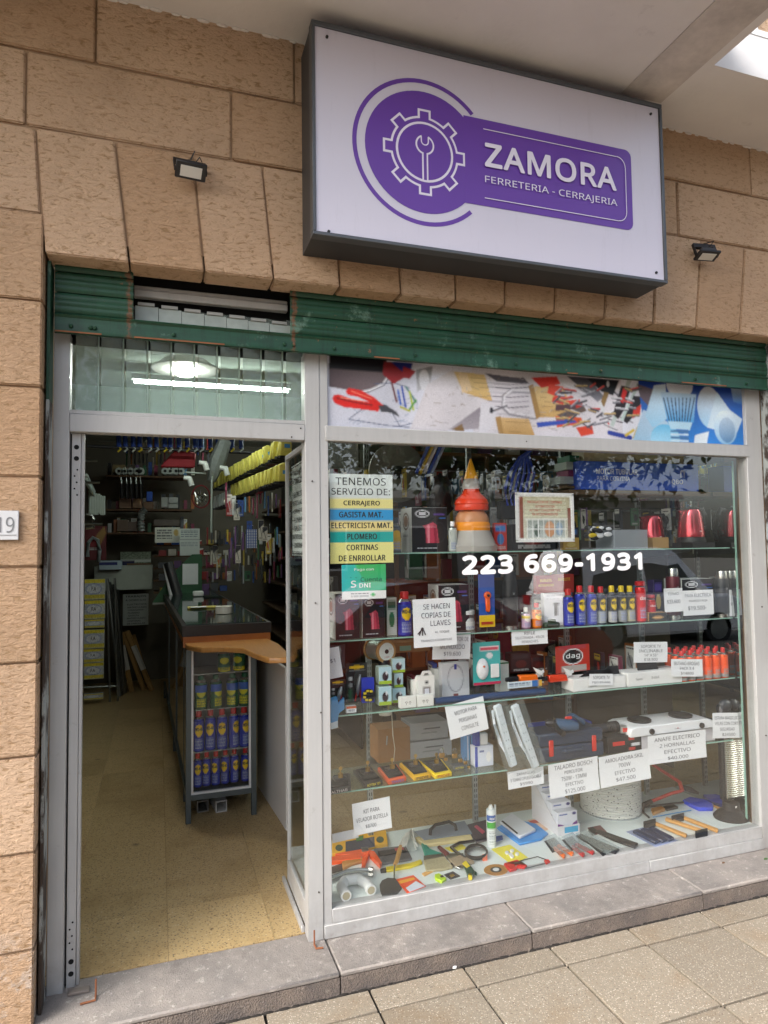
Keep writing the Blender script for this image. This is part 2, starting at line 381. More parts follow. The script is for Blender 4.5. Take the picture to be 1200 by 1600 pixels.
for xc in (-.72, -.06):
    d_ = t.n('Math', {0: t.n('Math', {0: sx_.outputs[0], 1: xc}, operation='SUBTRACT').outputs[0]}, operation='ABSOLUTE').outputs[0]
    e_ = t.n('MapRange', {0: d_, 1: 0., 2: .07, 3: .42, 4: -.3}).outputs[0]; f_ = t.n('Math', {0: e_, 1: nz_}, operation='ADD').outputs[0]
    col = t.mix(t.ramp(f_, [(.80, 0.), (.92, .8)]), col, '74462c')
col = t.mix(t.ramp(t.noise(4, 9, .8, t.vec((6, 1, 1))), [(.5, 0.), (.66, .7)]), col, '0d2418')
t.bump(b, .3, .004); GREEN = t.out(col, .5)
RUST = M('8a5638', .85, noise=.35, scale=30, bump=.6)
t = NT('sill_stone'); a = t.noise(4, 8, .7); b = t.noise(26, 8, .75); c = t.noise(160, 3)
col = t.mix(t.ramp(a, [(.35, 0.), (.65, 1.)]), '7f7a76', 'a0978f'); col = t.mix(t.ramp(b, [(.56, 0.), (.66, .6)]), col, 'd0c8bf')
col = t.mix(t.ramp(b, [(.28, .7), (.4, 0.)]), col, '6d6a69'); col = t.mix(t.ramp(c, [(.3, .5), (.45, 0.)]), col, '6a6560')
col = t.mix(t.ramp(t.noise(2.2, 9, .8), [(.5, 0.), (.62, .6)]), col, '6f6a66'); col = t.mix(t.ramp(t.noise(14, 9, .8), [(.6, 0.), (.66, .5)]), col, 'd8d0c8'); t.bump(t.mix(.5, b, c), 1, .006); SILL = t.out(col, .8)
t = NT('riser_stone'); a = t.noise(5, 8, .7); c = t.n('TexVoronoi', {'Scale': 170., 'Vector': t.tc.outputs['Object']}).outputs[0]
col = t.mix(t.ramp(a, [(.3, 0.), (.7, 1.)]), '5f5855', '87796d'); col = t.mix(t.ramp(c, [(0., 0.), (.5, 1.)]), '4a4644', col); col = t.mix(t.ramp(t.noise(30, 8), [(.6, 0.), (.7, .5)]), col, 'b0a498')
t.bump(c, .9, .004); RISER = t.out(col, .85)
def terrazzo(name, base1, base2, chips, sc, dark, stain=None, rough=.55, rnd=False):
    t = NT(name); v = t.vec((1, 1, 1), rnd)
    vo = t.n('TexVoronoi', {'Scale': sc, 'Vector': v}); cc = t.n('SeparateColor', {0: vo.outputs['Color']})
    col = t.ramp(cc.outputs[0], [(i/(len(chips)-1), c) for i, c in enumerate(chips)])
    m = t.ramp(vo.outputs['Distance'], [(.25, 1.), (.4, 0.)]); b = t.mix(t.noise(3, 5, .6, v), base1, base2)
    col = t.mix(m, b, col); n2 = t.noise(sc*1.2, 3, .5, v); col = t.mix(t.ramp(n2, [(.62, 0.), (.68, .8)]), col, dark)
    if stain: col = t.mix(t.ramp(t.noise(1.6, 8, .7, v), [(.5, 0.), (.7, .6)]), col, stain)
    oi = t.n('ObjectInfo'); k = t.ramp(oi.outputs['Random'], [(0, .86), (1, 1.)]); col = t.mix(1., col, k, 'MULTIPLY')
    gm = t.n('TexVoronoi', {'Scale': 2.6, 'Vector': v}).outputs[0]; gj = t.n('Math', {0: gm, 1: t.noise(14, 4, .6, v)}, operation='MULTIPLY').outputs[0]
    col = t.mix(t.ramp(gj, [(.022, .7), (.04, 0.)]), col, dark)
    t.bump(vo.outputs['Distance'], .25, .003); return t.out(col, rough)
PAVE = terrazzo('pavement_terrazzo', '8b8172', '9c917f', ['7d7263', 'c5b9a8', '8f806c', 'd8cfc0', '8b7256', 'b0a492'], 130., '544b42', '866c4c', .75, True)
FLOORM = terrazzo('shop_terrazzo', 'b99d6c', 'c9af82', ['75603f', 'd8c6a0', '968058', '84663e', 'c9b184', '5c564a'], 90., '4c3a26', '8e7040', .4, True)
JOINT = M('262321', .95); ASPH = M('55555a', .9, noise=.3, scale=60, bump=.4); CONC = M('9a958e', .9, noise=.2, scale=5, bump=.3)

# --- ground, street
def struct(o): o['kind'] = 'structure'; return o
struct(box('ground', M('6b675f', .95), -60, 60, -60, -.2, -.5, -.13))
struct(box('pavement_bed', JOINT, -6.2, 7.5, -4.6, -.2, -.13, -.1))
pv = T('pavement', None, None, (0, 0, 0)); pv['kind'] = 'structure'
tm = {}
for i in range(-16, 18):
    for j in range(-1, 10):
        y1 = -.2363 if j == -1 else -.37-.41*j; y0 = -.37-.41*(j+1) if j >= 0 else -.37
        if j == -1: y0 = -.37
        key = (j == -1)
        if key not in tm:
            w = .41-.011; d = abs(y1-y0)-.011
            tm[key] = G().box(-w/2, w/2, -d/2, d/2, -.02, 0).o('tile', PAVE, pv, .0015); o = tm[key]
        else: o = tm[key].copy(); COL.objects.link(o)
        o.location = (.6+.41*i+.205, (y0+y1)/2, -.0864-random.uniform(0, .0012)); o.rotation_euler = (random.uniform(-.002, .002), random.uniform(-.002, .002), random.uniform(-.002, .002))
struct(box('kerb', CONC, -30, 30, -4.62, -4.48, -.3, -.085, bevel=.01))
struct(box('road', ASPH, -60, 60, -13, -4.621, -.3, -.21))
struct(box('far_pavement', CONC, -60, 60, -17, -13.001, -.3, -.08))

# --- door sill blocks
sl_ = T('door_sill', None, None, (0, 0, 0)); sl_['kind'] = 'structure'
xs = [-1.02, .075, .93, 1.86, 2.7]
for x0, x1 in zip(xs, xs[1:]):
    box('sill_block', SILL, x0+.002, x1-.002, -.2363, .075, -.02, 0, sl_, .006)
    box('riser', RISER, x0+.003, x1-.003, -.2345, .06, -.12, -.0205, sl_)

g = G(); x = -1.1
while x < 2.7:
    w = random.uniform(.02, .07); g.ball((x, -.2385, -.0865), .0055, 6, (w/.011, random.uniform(.7, 1.5), random.uniform(.5, 1.3))); x += w*.8
o = g.o('step_dirt', M('2c2824', .95, noise=.3, scale=40, bump=.5)); o['kind'] = 'stuff'
# --- stone wall
wall = T('stone_wall', 'rough tan stone block facade around the shopfront', 'wall', (0, 0, 0))
def block(x0, x1, z0, z1, top=None, y1=.1, rnd=True):
    """a block; top = (x0, x1) of its upper edge when it is a voussoir"""
    tx0, tx1 = top if top else (x0, x1); g = .0035
    pr = [(x0+g, z0+g*(0 if top else 1)), (x1-g, z0+g*(0 if top else 1)), (tx1-g, z1-g), (tx0+g, z1-g)]
    j = random.uniform(-.004, .004)
    return G().prism(pr, WY+j, y1).o('stone', STONE, wall, .005, seg=2)
H = [2.912, 2.581, 2.26, 1.929, 1.603, 1.262, .932, .597, .262, -.09]
box('mortar', MORTAR, -4, -1.022, WY+.012, .3, -.1, 3.8, wall); box('mortar', MORTAR, -1.022, 2.65, WY+.012, .09, 2.83, 3.8, wall); box('mortar', MORTAR, 2.64, 5.5, WY+.012, .3, -.1, 3.8, wall)
zz = [3.237]+H
for k in range(len(zz)-1):
    off = 0 if k % 2 else .34
    e = [-1.012]; x = -1.012-.72+off*.5
    while x > -4: e.append(x); x -= .7
    e.append(-4)
    for a, b in zip(e, e[1:]):
        if a == -1.012 and k == 0: a = -1.045
        block(b, a, zz[k+1], zz[k]) if a != -1.045 else block(b, -1.024, zz[k+1], zz[k], (b, -1.045))
    e = [2.632]; x = 2.632+.62-off*.5
    while x < 5.5: e.append(x); x += .7
    e.append(5.5)
    for a, b in zip(e, e[1:]): block(a, b, zz[k+1], zz[k]) if not (k == 0 and a == 2.632) else block(2.63, b, zz[k+1], zz[k])
bo = [-1.01, -.716, -.435, -.16, .122, .398, .662, .908, 1.175, 1.457, 1.749, 2.015, 2.309, 2.632]
tp = [-1.045, -.77, -.48, -.206, .088, .37, .648, .918, 1.20, 1.49, 1.785, 2.07, 2.368, 2.63]
for i in range(len(bo)-1): block(bo[i], bo[i+1], 2.764, 3.237, (tp[i], tp[i+1]), -.03)
for a, b in zip([-4, -3.3, -2.5, -1.83, -1.08, -.33, .42, 1.17, 1.928, 2.68, 3.4, 4.1, 4.9], [-3.3, -2.5, -1.83, -1.08, -.33, .42, 1.17, 1.928, 2.68, 3.4, 4.1, 4.9, 5.5]): block(a, b, 3.24, 3.53)
for a, b in zip([-4, -3.2, -2.4, -1.62, -.842, -.069, .76, 1.59, 2.426, 3.2, 4.0, 4.8], [-3.2, -2.4, -1.62, -.842, -.069, .76, 1.59, 2.426, 3.2, 4.0, 4.8, 5.5]): block(a, b, 3.533, 3.81)
pl = T('house_number_plate', 'small white plate with the black number 19 on the left stone pier', 'house number', at(2, 822, Y=WY))
box('plate', M('c9cacc', .5), -.075, .057, -.012, -.002, -.05, .055, pl, .002)
letters([('19', .015, -.024, .056, .056)], M('77797c', .6, noise=0), pl, y=-.0135)
box('underline', M('9a9a9a', .6), -.03, .05, -.0135, -.0123, -.034, -.031, pl)

# --- canopy slab above the pavement
struct(G().prism([(-6, .1), (-6, -1.2), (1.75, -1.2), (1.75, -.6), (5.5, -.6), (5.5, .1)], 3.8, 4.0, 'z').o('canopy_slab', PLASTER, smooth=False))
struct(box('canopy_stain_band', GRIME, 1.47, 1.7, -1.19, -.32, 3.796, 3.7995))
struct(box('upper_beam', M('dcdcda', .7, noise=.06, bump=.3), 1.753, 5.5, -.603, -.5, 4.001, 4.03))
uw = struct(box('upper_wall', STONE, 2.02, 5.5, -.57, .1, 4.031, 5.4)); 
struct(box('upper_pier', M('dcdcda', .7), 1.8, 2.019, -.6, .1, 4.031, 5.4))
struct(box('upper_floor_facade', STONE, -6, 1.799, -.2, .1, 4.001, 5.4))
g = G(); 
for i in range(70):                                       # ragged bead where the canopy paint meets the stone
    x = -1.4+i*.06+random.uniform(-.02, .02); g.ball((x, WY-.003, 3.797), random.uniform(.006, .012), 6, (2.2, .8, .7))
struct(g.o('plaster_bead', M('d9d3cc', .8)))

# --- roller shutter (down only over the top of the opening)
sh = T('roller_shutter', 'green roller shutter with rust stains rolled up under the stone lintel', 'shutter', (0, 0, 0))
YS = -.057
def slat(x0, x1, z0, h=.078, ridges=3):
    pts = []; n = 12
    for k in range(n+1):
        u = k/n; pts.append((YS-.004*abs(math.sin(PI*ridges*u))-.006*math.sin(PI*u), z0+h*u))
    pts = pts+[(y+.006, z) for y, z in pts[::-1]]
    G().prism(pts, x0, x1, 'x').o('slat', GREEN, sh)
XL, XR = -.988, 2.60
g = G().prism([(YS-.012, 2.500), (YS-.004, 2.516), (YS-.006, 2.56), (YS-.014, 2.568), (YS-.006, 2.576), (YS+.01, 2.576), (YS+.01, 2.5)], XL, XR, 'x').o('bottom_bar', GREEN, sh)
for i in range(3):
    z = 2.579+i*.082
    slat(XL, -.705, z); slat(-.074, XR, z)
for x in [-.93, -.86, -.845, -.55, -.1, -.06, .12, .5, 1.02, 1.5, 2.1, 2.45]:
    G().ball((x, YS-.006, 2.528), .009, 8).o('rivet', GREEN, sh)
for x0, x1 in [(-.7, -.35), (-.985, -.82), (.3, .42), (2.0, 2.3), (1.3, 1.36)]: box('rust_streak', RUST, x0, x1, YS-.0135, YS-.011, 2.5005, 2.506, sh)
box('guide_rail', GREEN, -1.008, -.997, WY+.06, -.012, 2.23, 2.76, sh, .001)
t = NT('old_rail'); col = t.mix(t.ramp(t.noise(7, 8, .7, t.vec((1, 1, .4))), [(.47, 0.), (.53, 1.)]), '9aa09e', '3a2f28'); t.bump(t.noise(20), .6, .004); OLDRAIL = t.out(col, .7)
box('guide_rail', OLDRAIL, -1.008, -.997, WY+.06, -.012, 0, 2.229, sh, .001)
box('guide_rail', OLDRAIL, 2.614, 2.629, WY+.04, .0, 0, 2.76, sh, .001)
box('guide_rail', GREEN, 2.6135, 2.625, WY+.037, WY+.0395, 2.28, 2.5, sh)
struct(box('shutter_box_lining', M('181a19', .9), -1.0, 2.62, .09, .1, 2.5, 2.83))

# --- aluminium shop frame
fr = T('shopfront_frame', 'pale painted metal shopfront frame with door opening and big window', 'shopfront', (0, 0, 0))
box('jamb', ALU, -.9964, -.9387, 0, .07, 0, 2.52, fr, .002)
box('mullion', ALU, 0, .066, 0, .08, 0, 2.52, fr, .003); box('mullion_fillet', ALU, .0665, .104, .004, .07, .05, 2.52, fr, .002)
box('door_transom', ALU, -.9385, -.0005, -.002, .06, 2.1275, 2.199, fr, .003); box('transom_lip', ALU, -.9385, -.0005, .003, .05, 2.1995, 2.215, fr, .001)
box('window_transom', ALU, .09, 2.516, -.004, .06, 2.1311, 2.1985, fr, .004)
box('right_jamb', ALU, 2.5, 2.6092, 0, .07, 0, 2.52, fr, .003)
box('sill_rail', ALU, .1045, 2.4995, .002, .06, .058, .1161, fr, .002); box('base_rail', ALU, .068, 1.748, -.006, .06, .002, .0575, fr, .002); box('base_rail', ALU, 1.75, 2.4995, -.006, .06, .002, .0575, fr, .002)
box('door_pocket', ALU, -.932, -.899, .028, .06, .0, 2.125, fr, .001); box('pocket_lip', ALU, -.898, -.887, .036, .07, 0, 2.125, fr, .001); box('pocket_shadow_gap', BLK, -.938, -.9325, .045, .06, 0, 2.125, fr)
for z0, dirn in ((.05, 1), (2.07, -1)):
    g = G()
    for k, dx in enumerate([0, 0]): g.cyl((-.915, .029, z0+dirn*.045*k), (-.915, .0265, z0+dirn*.045*k), .0095, n=14)
    for k, dx in enumerate([.004, -.006, .002, -.006, .004]): g.cyl((-.915+dx, .029, z0+dirn*(.09+.025*k)), (-.915+dx, .0265, z0+dirn*(.09+.025*k)), .0035, n=8)
    g.o('bolt_holes', M('050505', .9), fr)
for x, z in [(.03, 1.95), (.04, 1.42), (.06, .95), (.045, .2), (1.1, 2.165), (-.06, 2.14), (-.02, 2.18), (2.56, 1.3), (2.55, .6)]:
    G().cyl((x, -.0045, z), (x, 0, z), .0035, n=8).o('screw', M('4a423c', .6, .6), fr)
# clear glass: reflection by angle over transparency
def glass(name, tint, haze=0, ior=1.7):
    m = bpy.data.materials.new(name); m.use_nodes = True; n = m.node_tree; n.nodes.clear(); N = n.nodes.new
    o = N('ShaderNodeOutputMaterial'); tr = N('ShaderNodeBsdfTransparent'); gl = N('ShaderNodeBsdfGlossy'); fz = N('ShaderNodeFresnel'); mx = N('ShaderNodeMixShader')
    tr.inputs[0].default_value = (*tint, 1); gl.inputs['Roughness'].default_value = .0; ge = N('ShaderNodeNewGeometry'); mr_ = N('ShaderNodeMapRange'); mr_.inputs[3].default_value = ior; mr_.inputs[4].default_value = 1/ior; n.links.new(ge.outputs['Backfacing'], mr_.inputs[0]); n.links.new(mr_.outputs[0], fz.inputs[0])
    n.links.new(fz.outputs[0], mx.inputs[0]); n.links.new(tr.outputs[0], mx.inputs[1]); n.links.new(gl.outputs[0], mx.inputs[2])
    last = mx.outputs[0]
    if haze:
        df = N('ShaderNodeBsdfDiffuse'); df.inputs[0].default_value = (.7, .8, .76, 1); m2 = N('ShaderNodeMixShader'); m2.inputs[0].default_value = haze
        n.links.new(last, m2.inputs[1]); n.links.new(df.outputs[0], m2.inputs[2]); last = m2.outputs[0]
    n.links.new(last, o.inputs[0]); return m
GLASS = glass('clear_glass', (.985, .995, .99), 0, 1.82); GLASSG = glass('green_glass', (.88, .95, .92), .05, 1.5); GLASSD = glass('dull_glass', (.97, .985, .98), 0, 1.35); STRIPG = glass('frosted_strip', (.94, .98, .96), .25, 1.45); FILM = glass('clear_film', (.93, .95, .96), .12)
GEDGE = M('8fb8a8', .2)
box('pane', GLASS, .1042, 2.4998, .020, .025, .1165, 2.1307, fr); box('pane', GLASS, .1042, 2.4998, .020, .025, 2.199, 2.52, fr)
box('pane', GLASSD, -.9385, -.0005, .018, .023, 2.2155, 2.52, fr)
box('door_header_seal', BLK, -.9385, -.0005, .061, .068, 2.13, 2.2, fr)
# side pane of the display case running into the shop behind the mullion
box('side_rail', ALU, .002, .02, .081, .5, .03, .13, fr, .002); box('side_stile', ALU, .002, .02, .482, .5, .131, 2.099, fr, .002); box('side_pane', GLASSD, .010, .014, .081, .481, .131, 2.099, fr)
box('side_rail', ALU, .002, .02, .081, .5, 2.1, 2.125, fr, .002); box('skirting_strip', ALU, -.014, .001, .081, .56, 0.0, .025, fr, .002)
# steel keepers standing in the sill
for nm, x, y in (('by the mullion foot', .018, -.028), ('by the left jamb foot', -.82, -.06)):
    k = T('floor_bolt_keeper', 'rusty bent steel keeper '+nm, 'bolt keeper', (x, y, 0))
    G().tube([(0, 0, -.01), (0, 0, .062)], .0035, 6).o('pin', RUST, k); G().tube([(0, 0, .006), (0, -.03, .005), (.03 if x > -.5 else -.05, -.035, .005)], .004, 6).o('hook', RUST, k)
struct(box('floor_channel', M('8a8078', .6, .4), -.92, -.845, -.03, .0, .0005, .012, bevel=.003))

# --- glass louvre strips behind the door transom, and upper ones seen through the cut in the shutter
lv = T('glass_louvre_rack', 'row of upright greenish glass strips behind the door transom pane', 'glass strips', (0, 0, 0))
for i in range(10):
    x = -.93+i*.095
    m = Matrix.Translation((x+.045, .075, 2.225)) @ Matrix.Rotation(.35, 4, 'Z')
    s_ = G().box(-.042, .042, -.002, .002, 0, .45, m).o('glass_strip', STRIPG, lv); G().box(.0421, .0475, -.004, .004, 0, .45, m).o('strip_edge', M('c2d2c8', .3), lv)
    G().box(-.03, .04, -.012, .012, -.012, 0, m).o('strip_foot', WHITE, lv, .002)
ur = T('upper_louvre_row', 'row of short glass strips under a pale rail in the cut of the green shutter', 'glass strips', (0, 0, 0))
for i in range(7):
    x = -.70+i*.092; G().box(x, x+.09, .028, .034, 2.55, 2.665+(-.004*i)).o('glass_strip', M('a6b0a8', .3, noise=.3, scale=20), ur); box('clip', M('a8a9a4', .5), x+.01, x+.075, .02, .04, 2.666-.004*i, 2.678-.004*i, ur)
G().box(-.705, -.07, .015, .05, 2.70, 2.73).o('rail', ALU, ur, .003); G().box(-.705, -.07, .025, .05, 2.7305, 2.75).o('rail', ALU, ur, .003)

# --- shop interior shell
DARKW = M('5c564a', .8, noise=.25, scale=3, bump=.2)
fl = T('shop_floor', None, None, (0, 0, 0)); fl['kind'] = 'structure'
xf = [-1.8, -1.42, -.985, -.56, -.13, .30, .73, 1.16, 1.59, 2.02, 2.45, 3.2]; yf = [.076, .485, 2.6, 4.7, 6.6]
for a, b in zip(xf, xf[1:]):
    for c, d in zip(yf, yf[1:]): box('floor_slab', FLOORM, a+.0008, b-.0008, c+.0008, d-.0008, -.03, 0, fl)
struct(box('floor_bed', M('6e5836', .9), -1.8, 3.2, .076, 6.6, -.06, -.006))
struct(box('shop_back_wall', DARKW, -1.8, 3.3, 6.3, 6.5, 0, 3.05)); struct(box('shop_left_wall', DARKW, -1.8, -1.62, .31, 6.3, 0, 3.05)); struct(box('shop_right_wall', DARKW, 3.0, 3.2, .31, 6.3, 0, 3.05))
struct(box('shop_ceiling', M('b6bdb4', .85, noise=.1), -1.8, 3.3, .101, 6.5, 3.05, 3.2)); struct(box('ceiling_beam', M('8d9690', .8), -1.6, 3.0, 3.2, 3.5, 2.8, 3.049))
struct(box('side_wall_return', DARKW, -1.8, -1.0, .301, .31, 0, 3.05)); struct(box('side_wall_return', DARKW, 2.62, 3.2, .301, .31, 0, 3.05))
# lit lamps of the shop; the second tube is out of view
lp = T('ceiling_globe_lamp', 'glowing round white lamp behind the glass over the door', 'lamp', at(290, 578, Y=1.2))
G().lathe([(.001, -.04), (.045, -.034), (.07, -.012), (.07, .01), (.04, .03), (.001, .032)], 20).o('globe', M('fffaf0', .4, noise=0, emit=60), lp); G().lathe([(.19, .0), (.12, .05), (.04, .065), (.04, .07), (.125, .056), (.195, .003)], 28).o('added_glow_dish', M('eef4f0', .6), lp)  # white dish added round the globe to stand in for its soft glow
tl = T('fluorescent_tube_lamp', 'long lit fluorescent tube hung under the shop ceiling', 'lamp', (0, 0, 0))
p0, p1 = at(210, 597, Y=2.5), at(450, 612, Y=2.5); G().cyl(p0, p1, .007, n=10).o('tube', M('f2fff6', .4, noise=0, emit=55), tl); G().box(p0.x-.02, p1.x+.02, 2.47, 2.53, p0.z+.02, p0.z+.06).o('fitting', WHITE, tl)
tl2 = copy_tree(tl, 'unseen second lit fluorescent tube deep in the shop over the counter', loc=(.9, 1.9, .02))

# ================================================================ STREET SIDE (seen in the glass)
def car(name, label, x0, y, L, h, col, hatch, cat='car'):
    t = T(name, label, cat, (x0, y, -.21)); m = M(col, .2, noise=.02, coat=1); W = 1.68
    if hatch: body = [(0, .35), (.02, .95), (.25, 1.02), (.95*L*.0+.3, 1.02), (L*.86, .93), (L*.97, .78), (L, .5), (L*.98, .25), (.05, .25)]; cab = [(.08, 1.0), (.3, h-.06), (.7, h), (L*.5, h), (L*.6, h-.08), (L*.78, .95)]
    else: body = [(0, .4), (.03, .88), (.15, .93), (L*.2, .95), (L*.72, .9), (L*.95, .74), (L, .5), (L*.98, .22), (.05, .22)]; cab = [(L*.12, .93), (L*.26, h-.05), (L*.4, h), (L*.52, h-.01), (L*.7, .9)]
    G().prism(body, -W/2, W/2).o('body', m, t, .05, seg=3)
    g = G(); n = len(cab); vs = [(u, (-W/2+.06+(.16 if w > 1.1 else 0)), w) for u, w in cab]+[(u, (W/2-.06-(.16 if w > 1.1 else 0)), w) for u, w in cab]
    g.add(vs, [tuple(range(n)), tuple(range(2*n-1, n-1, -1))]+[(i, i+n, (i+1) % n+n, (i+1) % n) for i in range(n)]); g.o('cabin', m, t, .04, seg=2)
    wm = M('14181a', .1, noise=0)
    xa, xb = cab[0][0]+.32, cab[-1][0]-.35; zt = h-.16
    for s_ in (-1, 1):
        xm = (xa+xb)/2
        for q in ([(xa, 1.02), (xa+.2, zt), (xm-.04, zt), (xm-.04, 1.0)], [(xm+.04, 1.0), (xm+.04, zt), (xb-.42, zt-.02), (xb, 1.0)]):
            ya = lambda w: s_*(W/2-.06-.16*min(1, max(0, (w-1.0)/.12)*.5+.25)+.06)
            G().add([(u, s_*(W/2-.055-.0), w) if w < 1.1 else (u, s_*(W/2-.2), w) for u, w in q]+[(u, s_*(W/2-.2), w) if w < 1.1 else (u, s_*(W/2-.3), w) for u, w in q], [(0, 1, 2, 3), (7, 6, 5, 4), (0, 4, 5, 1), (1, 5, 6, 2), (2, 6, 7, 3), (3, 7, 4, 0)]).o('side_window', wm, t)
        for u in (L*.2, L*.79):
            wl = T('wheel', None, None, (u, s_*(W/2-.1), .31)); wl.parent = t
            G().cyl((0, -.1, 0), (0, .1, 0), .31, n=24).o('tyre', BLK, wl, .02); G().cyl((0, -.105, 0), (0, .105, 0), .2, n=16).o('rim', STEEL, wl)
            if 'label' in wl: del wl['label']
        G().ball((xb-.1, s_*(W/2+.06), 1.0), .09, 8, (.6, 1, .7)).o('mirror', m, t)
        G().ball((L*.95, s_*(W/2-.2), .7), .12, 8, (.8, 1, .6)).o('headlight', CHROME, t); box('tail_light', M('8c1410', .3), -.01, .06, min(s_*.55, s_*.78), max(s_*.55, s_*.78), .75, .92, t)
    return t
car('parked_white_hatchback', 'white hatchback car reflected in the right of the shop window', 6.0, -7.6, 3.9, 1.8, 'fbfbfb', True)
car('parked_red_sedan', 'dark red car reflected as a long band across the shop window', .9, -5.6, 4.4, 1.42, '8e1f1c', False)
car('parked_grey_sedan', 'grey car parked by the kerb left of the red one', -5.0, -5.6, 4.3, 1.42, '5b6066', False)
LEAF = M('33491f', .6, noise=.5, scale=2); BARK = M('4a3d30', .9, noise=.3, bump=.6)
def tree(label, x, y, zc, r, n):
    t = T('street_tree', label, 'tree', (x, y, -.1), group='trees along the street')
    G().tube([(0, 0, 0), (.03, .02, 1.3), (-.05, .05, 2.6), (.1, .1, zc+.3)], [.16, .13, .11, .05], 10).o('trunk', BARK, t)
    g = G()
    for k in range(9):
        a = k*2.4; g.tube([(0, .05, 2.2+k*.12), (math.cos(a)*r*.25, math.sin(a)*r*.25, 2.7+k*.1), (math.cos(a)*r*.5, math.sin(a)*r*.5, 3.1+k*.12)], [.03, .02, .008], 6)
    g.o('limbs', BARK, t)
    g = G()
    cl = [(rng.normal(0, r*.5), rng.normal(0, r*.5), zc+rng.normal(0, r*.42)) for _ in range(60)]
    for k in range(n):
        c = cl[k % 60]; p = Vector(c)+Vector(rng.normal(0, .22, 3)); s_ = random.uniform(.05, .1)
        d1 = Vector(rng.normal(0, 1, 3)).normalized(); d2 = d1.cross(Vector(rng.normal(0, 1, 3))).normalized()
        g.add([p-d1*s_, p+d2*s_*.45, p+d1*s_, p-d2*s_*.45], [(0, 1, 2, 3)])
    o = g.o('crown', LEAF, t, smooth=False); return t
tree('leafy tree at the kerb whose leaves mirror in the upper window', 2.9, -5.0, 3.5, 1.25, 5200)
tree('leafy tree further right along the kerb, mirrored over the blue box', 4.9, -5.2, 3.6, 1.2, 4600)
tree('leafy tree to the left along the kerb', -.3, -5.0, 3.6, 1.1, 3500)
for k, (x0, x1, h, c, lb) in enumerate([(-16, -4, 3.3, '9a8e7c', 'cream house across the street, leftmost'), (-3.9, 6, 3.5, '7c6f60', 'brown low house across the street, in the middle'), (6.1, 18, 3.3, '8a857c', 'pale tall house across the street, rightmost')]):
    bl = T('house', lb, 'house', (x0, -17.3, -.08)); w = x1-x0
    box('wall', M(c, .85, bump=.2), 0, w, -6, 0, 0, h, bl); box('cornice', M('cfc8bd', .8), -.05, w+.05, -6, .12, h, h+.25, bl)
    nw = int(w//2.4)
    for f in range(int(h//3)):
        for i in range(nw):
            wx = .9+i*2.3; f_ = box('window', M('d8d4cc', .6), wx, wx+1.1, -.02, .05, 1+f*2.9, 2.4+f*2.9, bl); box('pane', M('1c2226', .1), wx+.07, wx+1.03, .051, .056, 1.07+f*2.9, 2.33+f*2.9, f_)

# ================================================================ SIGN
sg = T('shop_sign', 'large white lightbox sign with purple gear logo and the name of the hardware shop', 'shop sign', (0, 0, 0))
SY = -.3756; X0, X1, Z0, Z1 = -.044, 1.652, 2.874, 3.741
DG = M('54585d', .45, .3, noise=.08); DG2 = M('3c3e41', .5, .3, noise=.1)
box('casing', DG2, X0+.004, X1-.004, SY+.045, WY-.002, Z0+.004, Z1-.004, sg)
for b_ in ((X0, X1, Z1-.02, Z1), (X0, X1, Z0, Z0+.014), (X0, X0+.014, Z0+.0145, Z1-.0205), (X1-.016, X1, Z0+.0145, Z1-.0205)): box('edge_trim', DG, b_[0], b_[1], SY-.004, SY+.044, b_[2], b_[3], sg, .002)
t = NT('sign_face'); a_ = t.noise(1.2, 3); t.bump(t.noise(1.6, 2), .2, .02); FACE = t.out(t.mix(t.ramp(t.noise(6, 8, .75, t.vec((3, 1, .5))), [(.55, 0.), (.75, .3)]), t.mix(a_, 'c9c6d6', 'd3d1df'), 'b5b2bf'), .35)
box('sign_face', FACE, X0+.015, X1-.017, SY+.004, SY+.03, Z0+.015, Z1-.021, sg)
PUR = M('63399e', .35, noise=.03); IN = M('e3dfee', .35, noise=.02)
lay = [SY+.0035]
def lay_(pts, mat, nm='logo'):
    lay[0] -= .0005; return G().prism(pts, lay[0], lay[0]+.0004).o(nm, mat, sg, smooth=False)
cx, cz = .432, 3.288
ra = [math.radians(a) for a in range(43, 318, 5)]
lay_([(cx+.312*math.cos(a), cz+.312*math.sin(a)) for a in ra]+[(cx+.294*math.cos(a), cz+.294*math.sin(a)) for a in ra[::-1]], PUR, 'outer_arc')
lay_(circ(cx, cz, .259, n=64), PUR, 'purple_disc')
def rr(x0, z0, x1, z1, r, left=False):
    P = []
    for (ax, az, s) in ((x1-r, z1-r, 0), (x0+(0 if left else r), z1-(0 if left else r), 90), (x0+(0 if left else r), z0+(0 if left else r), 180), (x1-r, z0+r, 270)):
        if left and s in (90, 180): P.append((ax, az)); continue
        P += [(ax+r*math.cos(math.radians(s+k*15)), az+r*math.sin(math.radians(s+k*15))) for k in range(7)]
    return P
lay_(rr(cx+.18, 3.102, 1.468, 3.483, .035, True), PUR, 'purple_panel')
def gear(R1, R2, hw):
    P = []
    for k in range(8):
        a0 = k*PI/4; u = Vector((math.cos(a0), math.sin(a0))); n_ = Vector((-u.y, u.x)); b0 = math.asin(hw/R1)
        for q in (u*math.sqrt(R1*R1-hw*hw)-n_*hw, u*R2-n_*hw, u*R2+n_*hw, u*math.sqrt(R1*R1-hw*hw)+n_*hw): P.append((cx+q.x, cz+q.y))
        for j in range(1, 5):
            a = a0+b0+(PI/4-2*b0)*j/5; P.append((cx+R1*math.cos(a), cz+R1*math.sin(a)))
    return P
lay_(gear(.152, .183, .029), IN, 'gear_outline'); lay_(gear(.1425, .1735, .0195), PUR, 'gear_fill')
lay_(circ(cx, cz, .128, n=48), IN, 'inner_ring'); lay_(circ(cx, cz, .118, n=48), PUR, 'inner_disc')
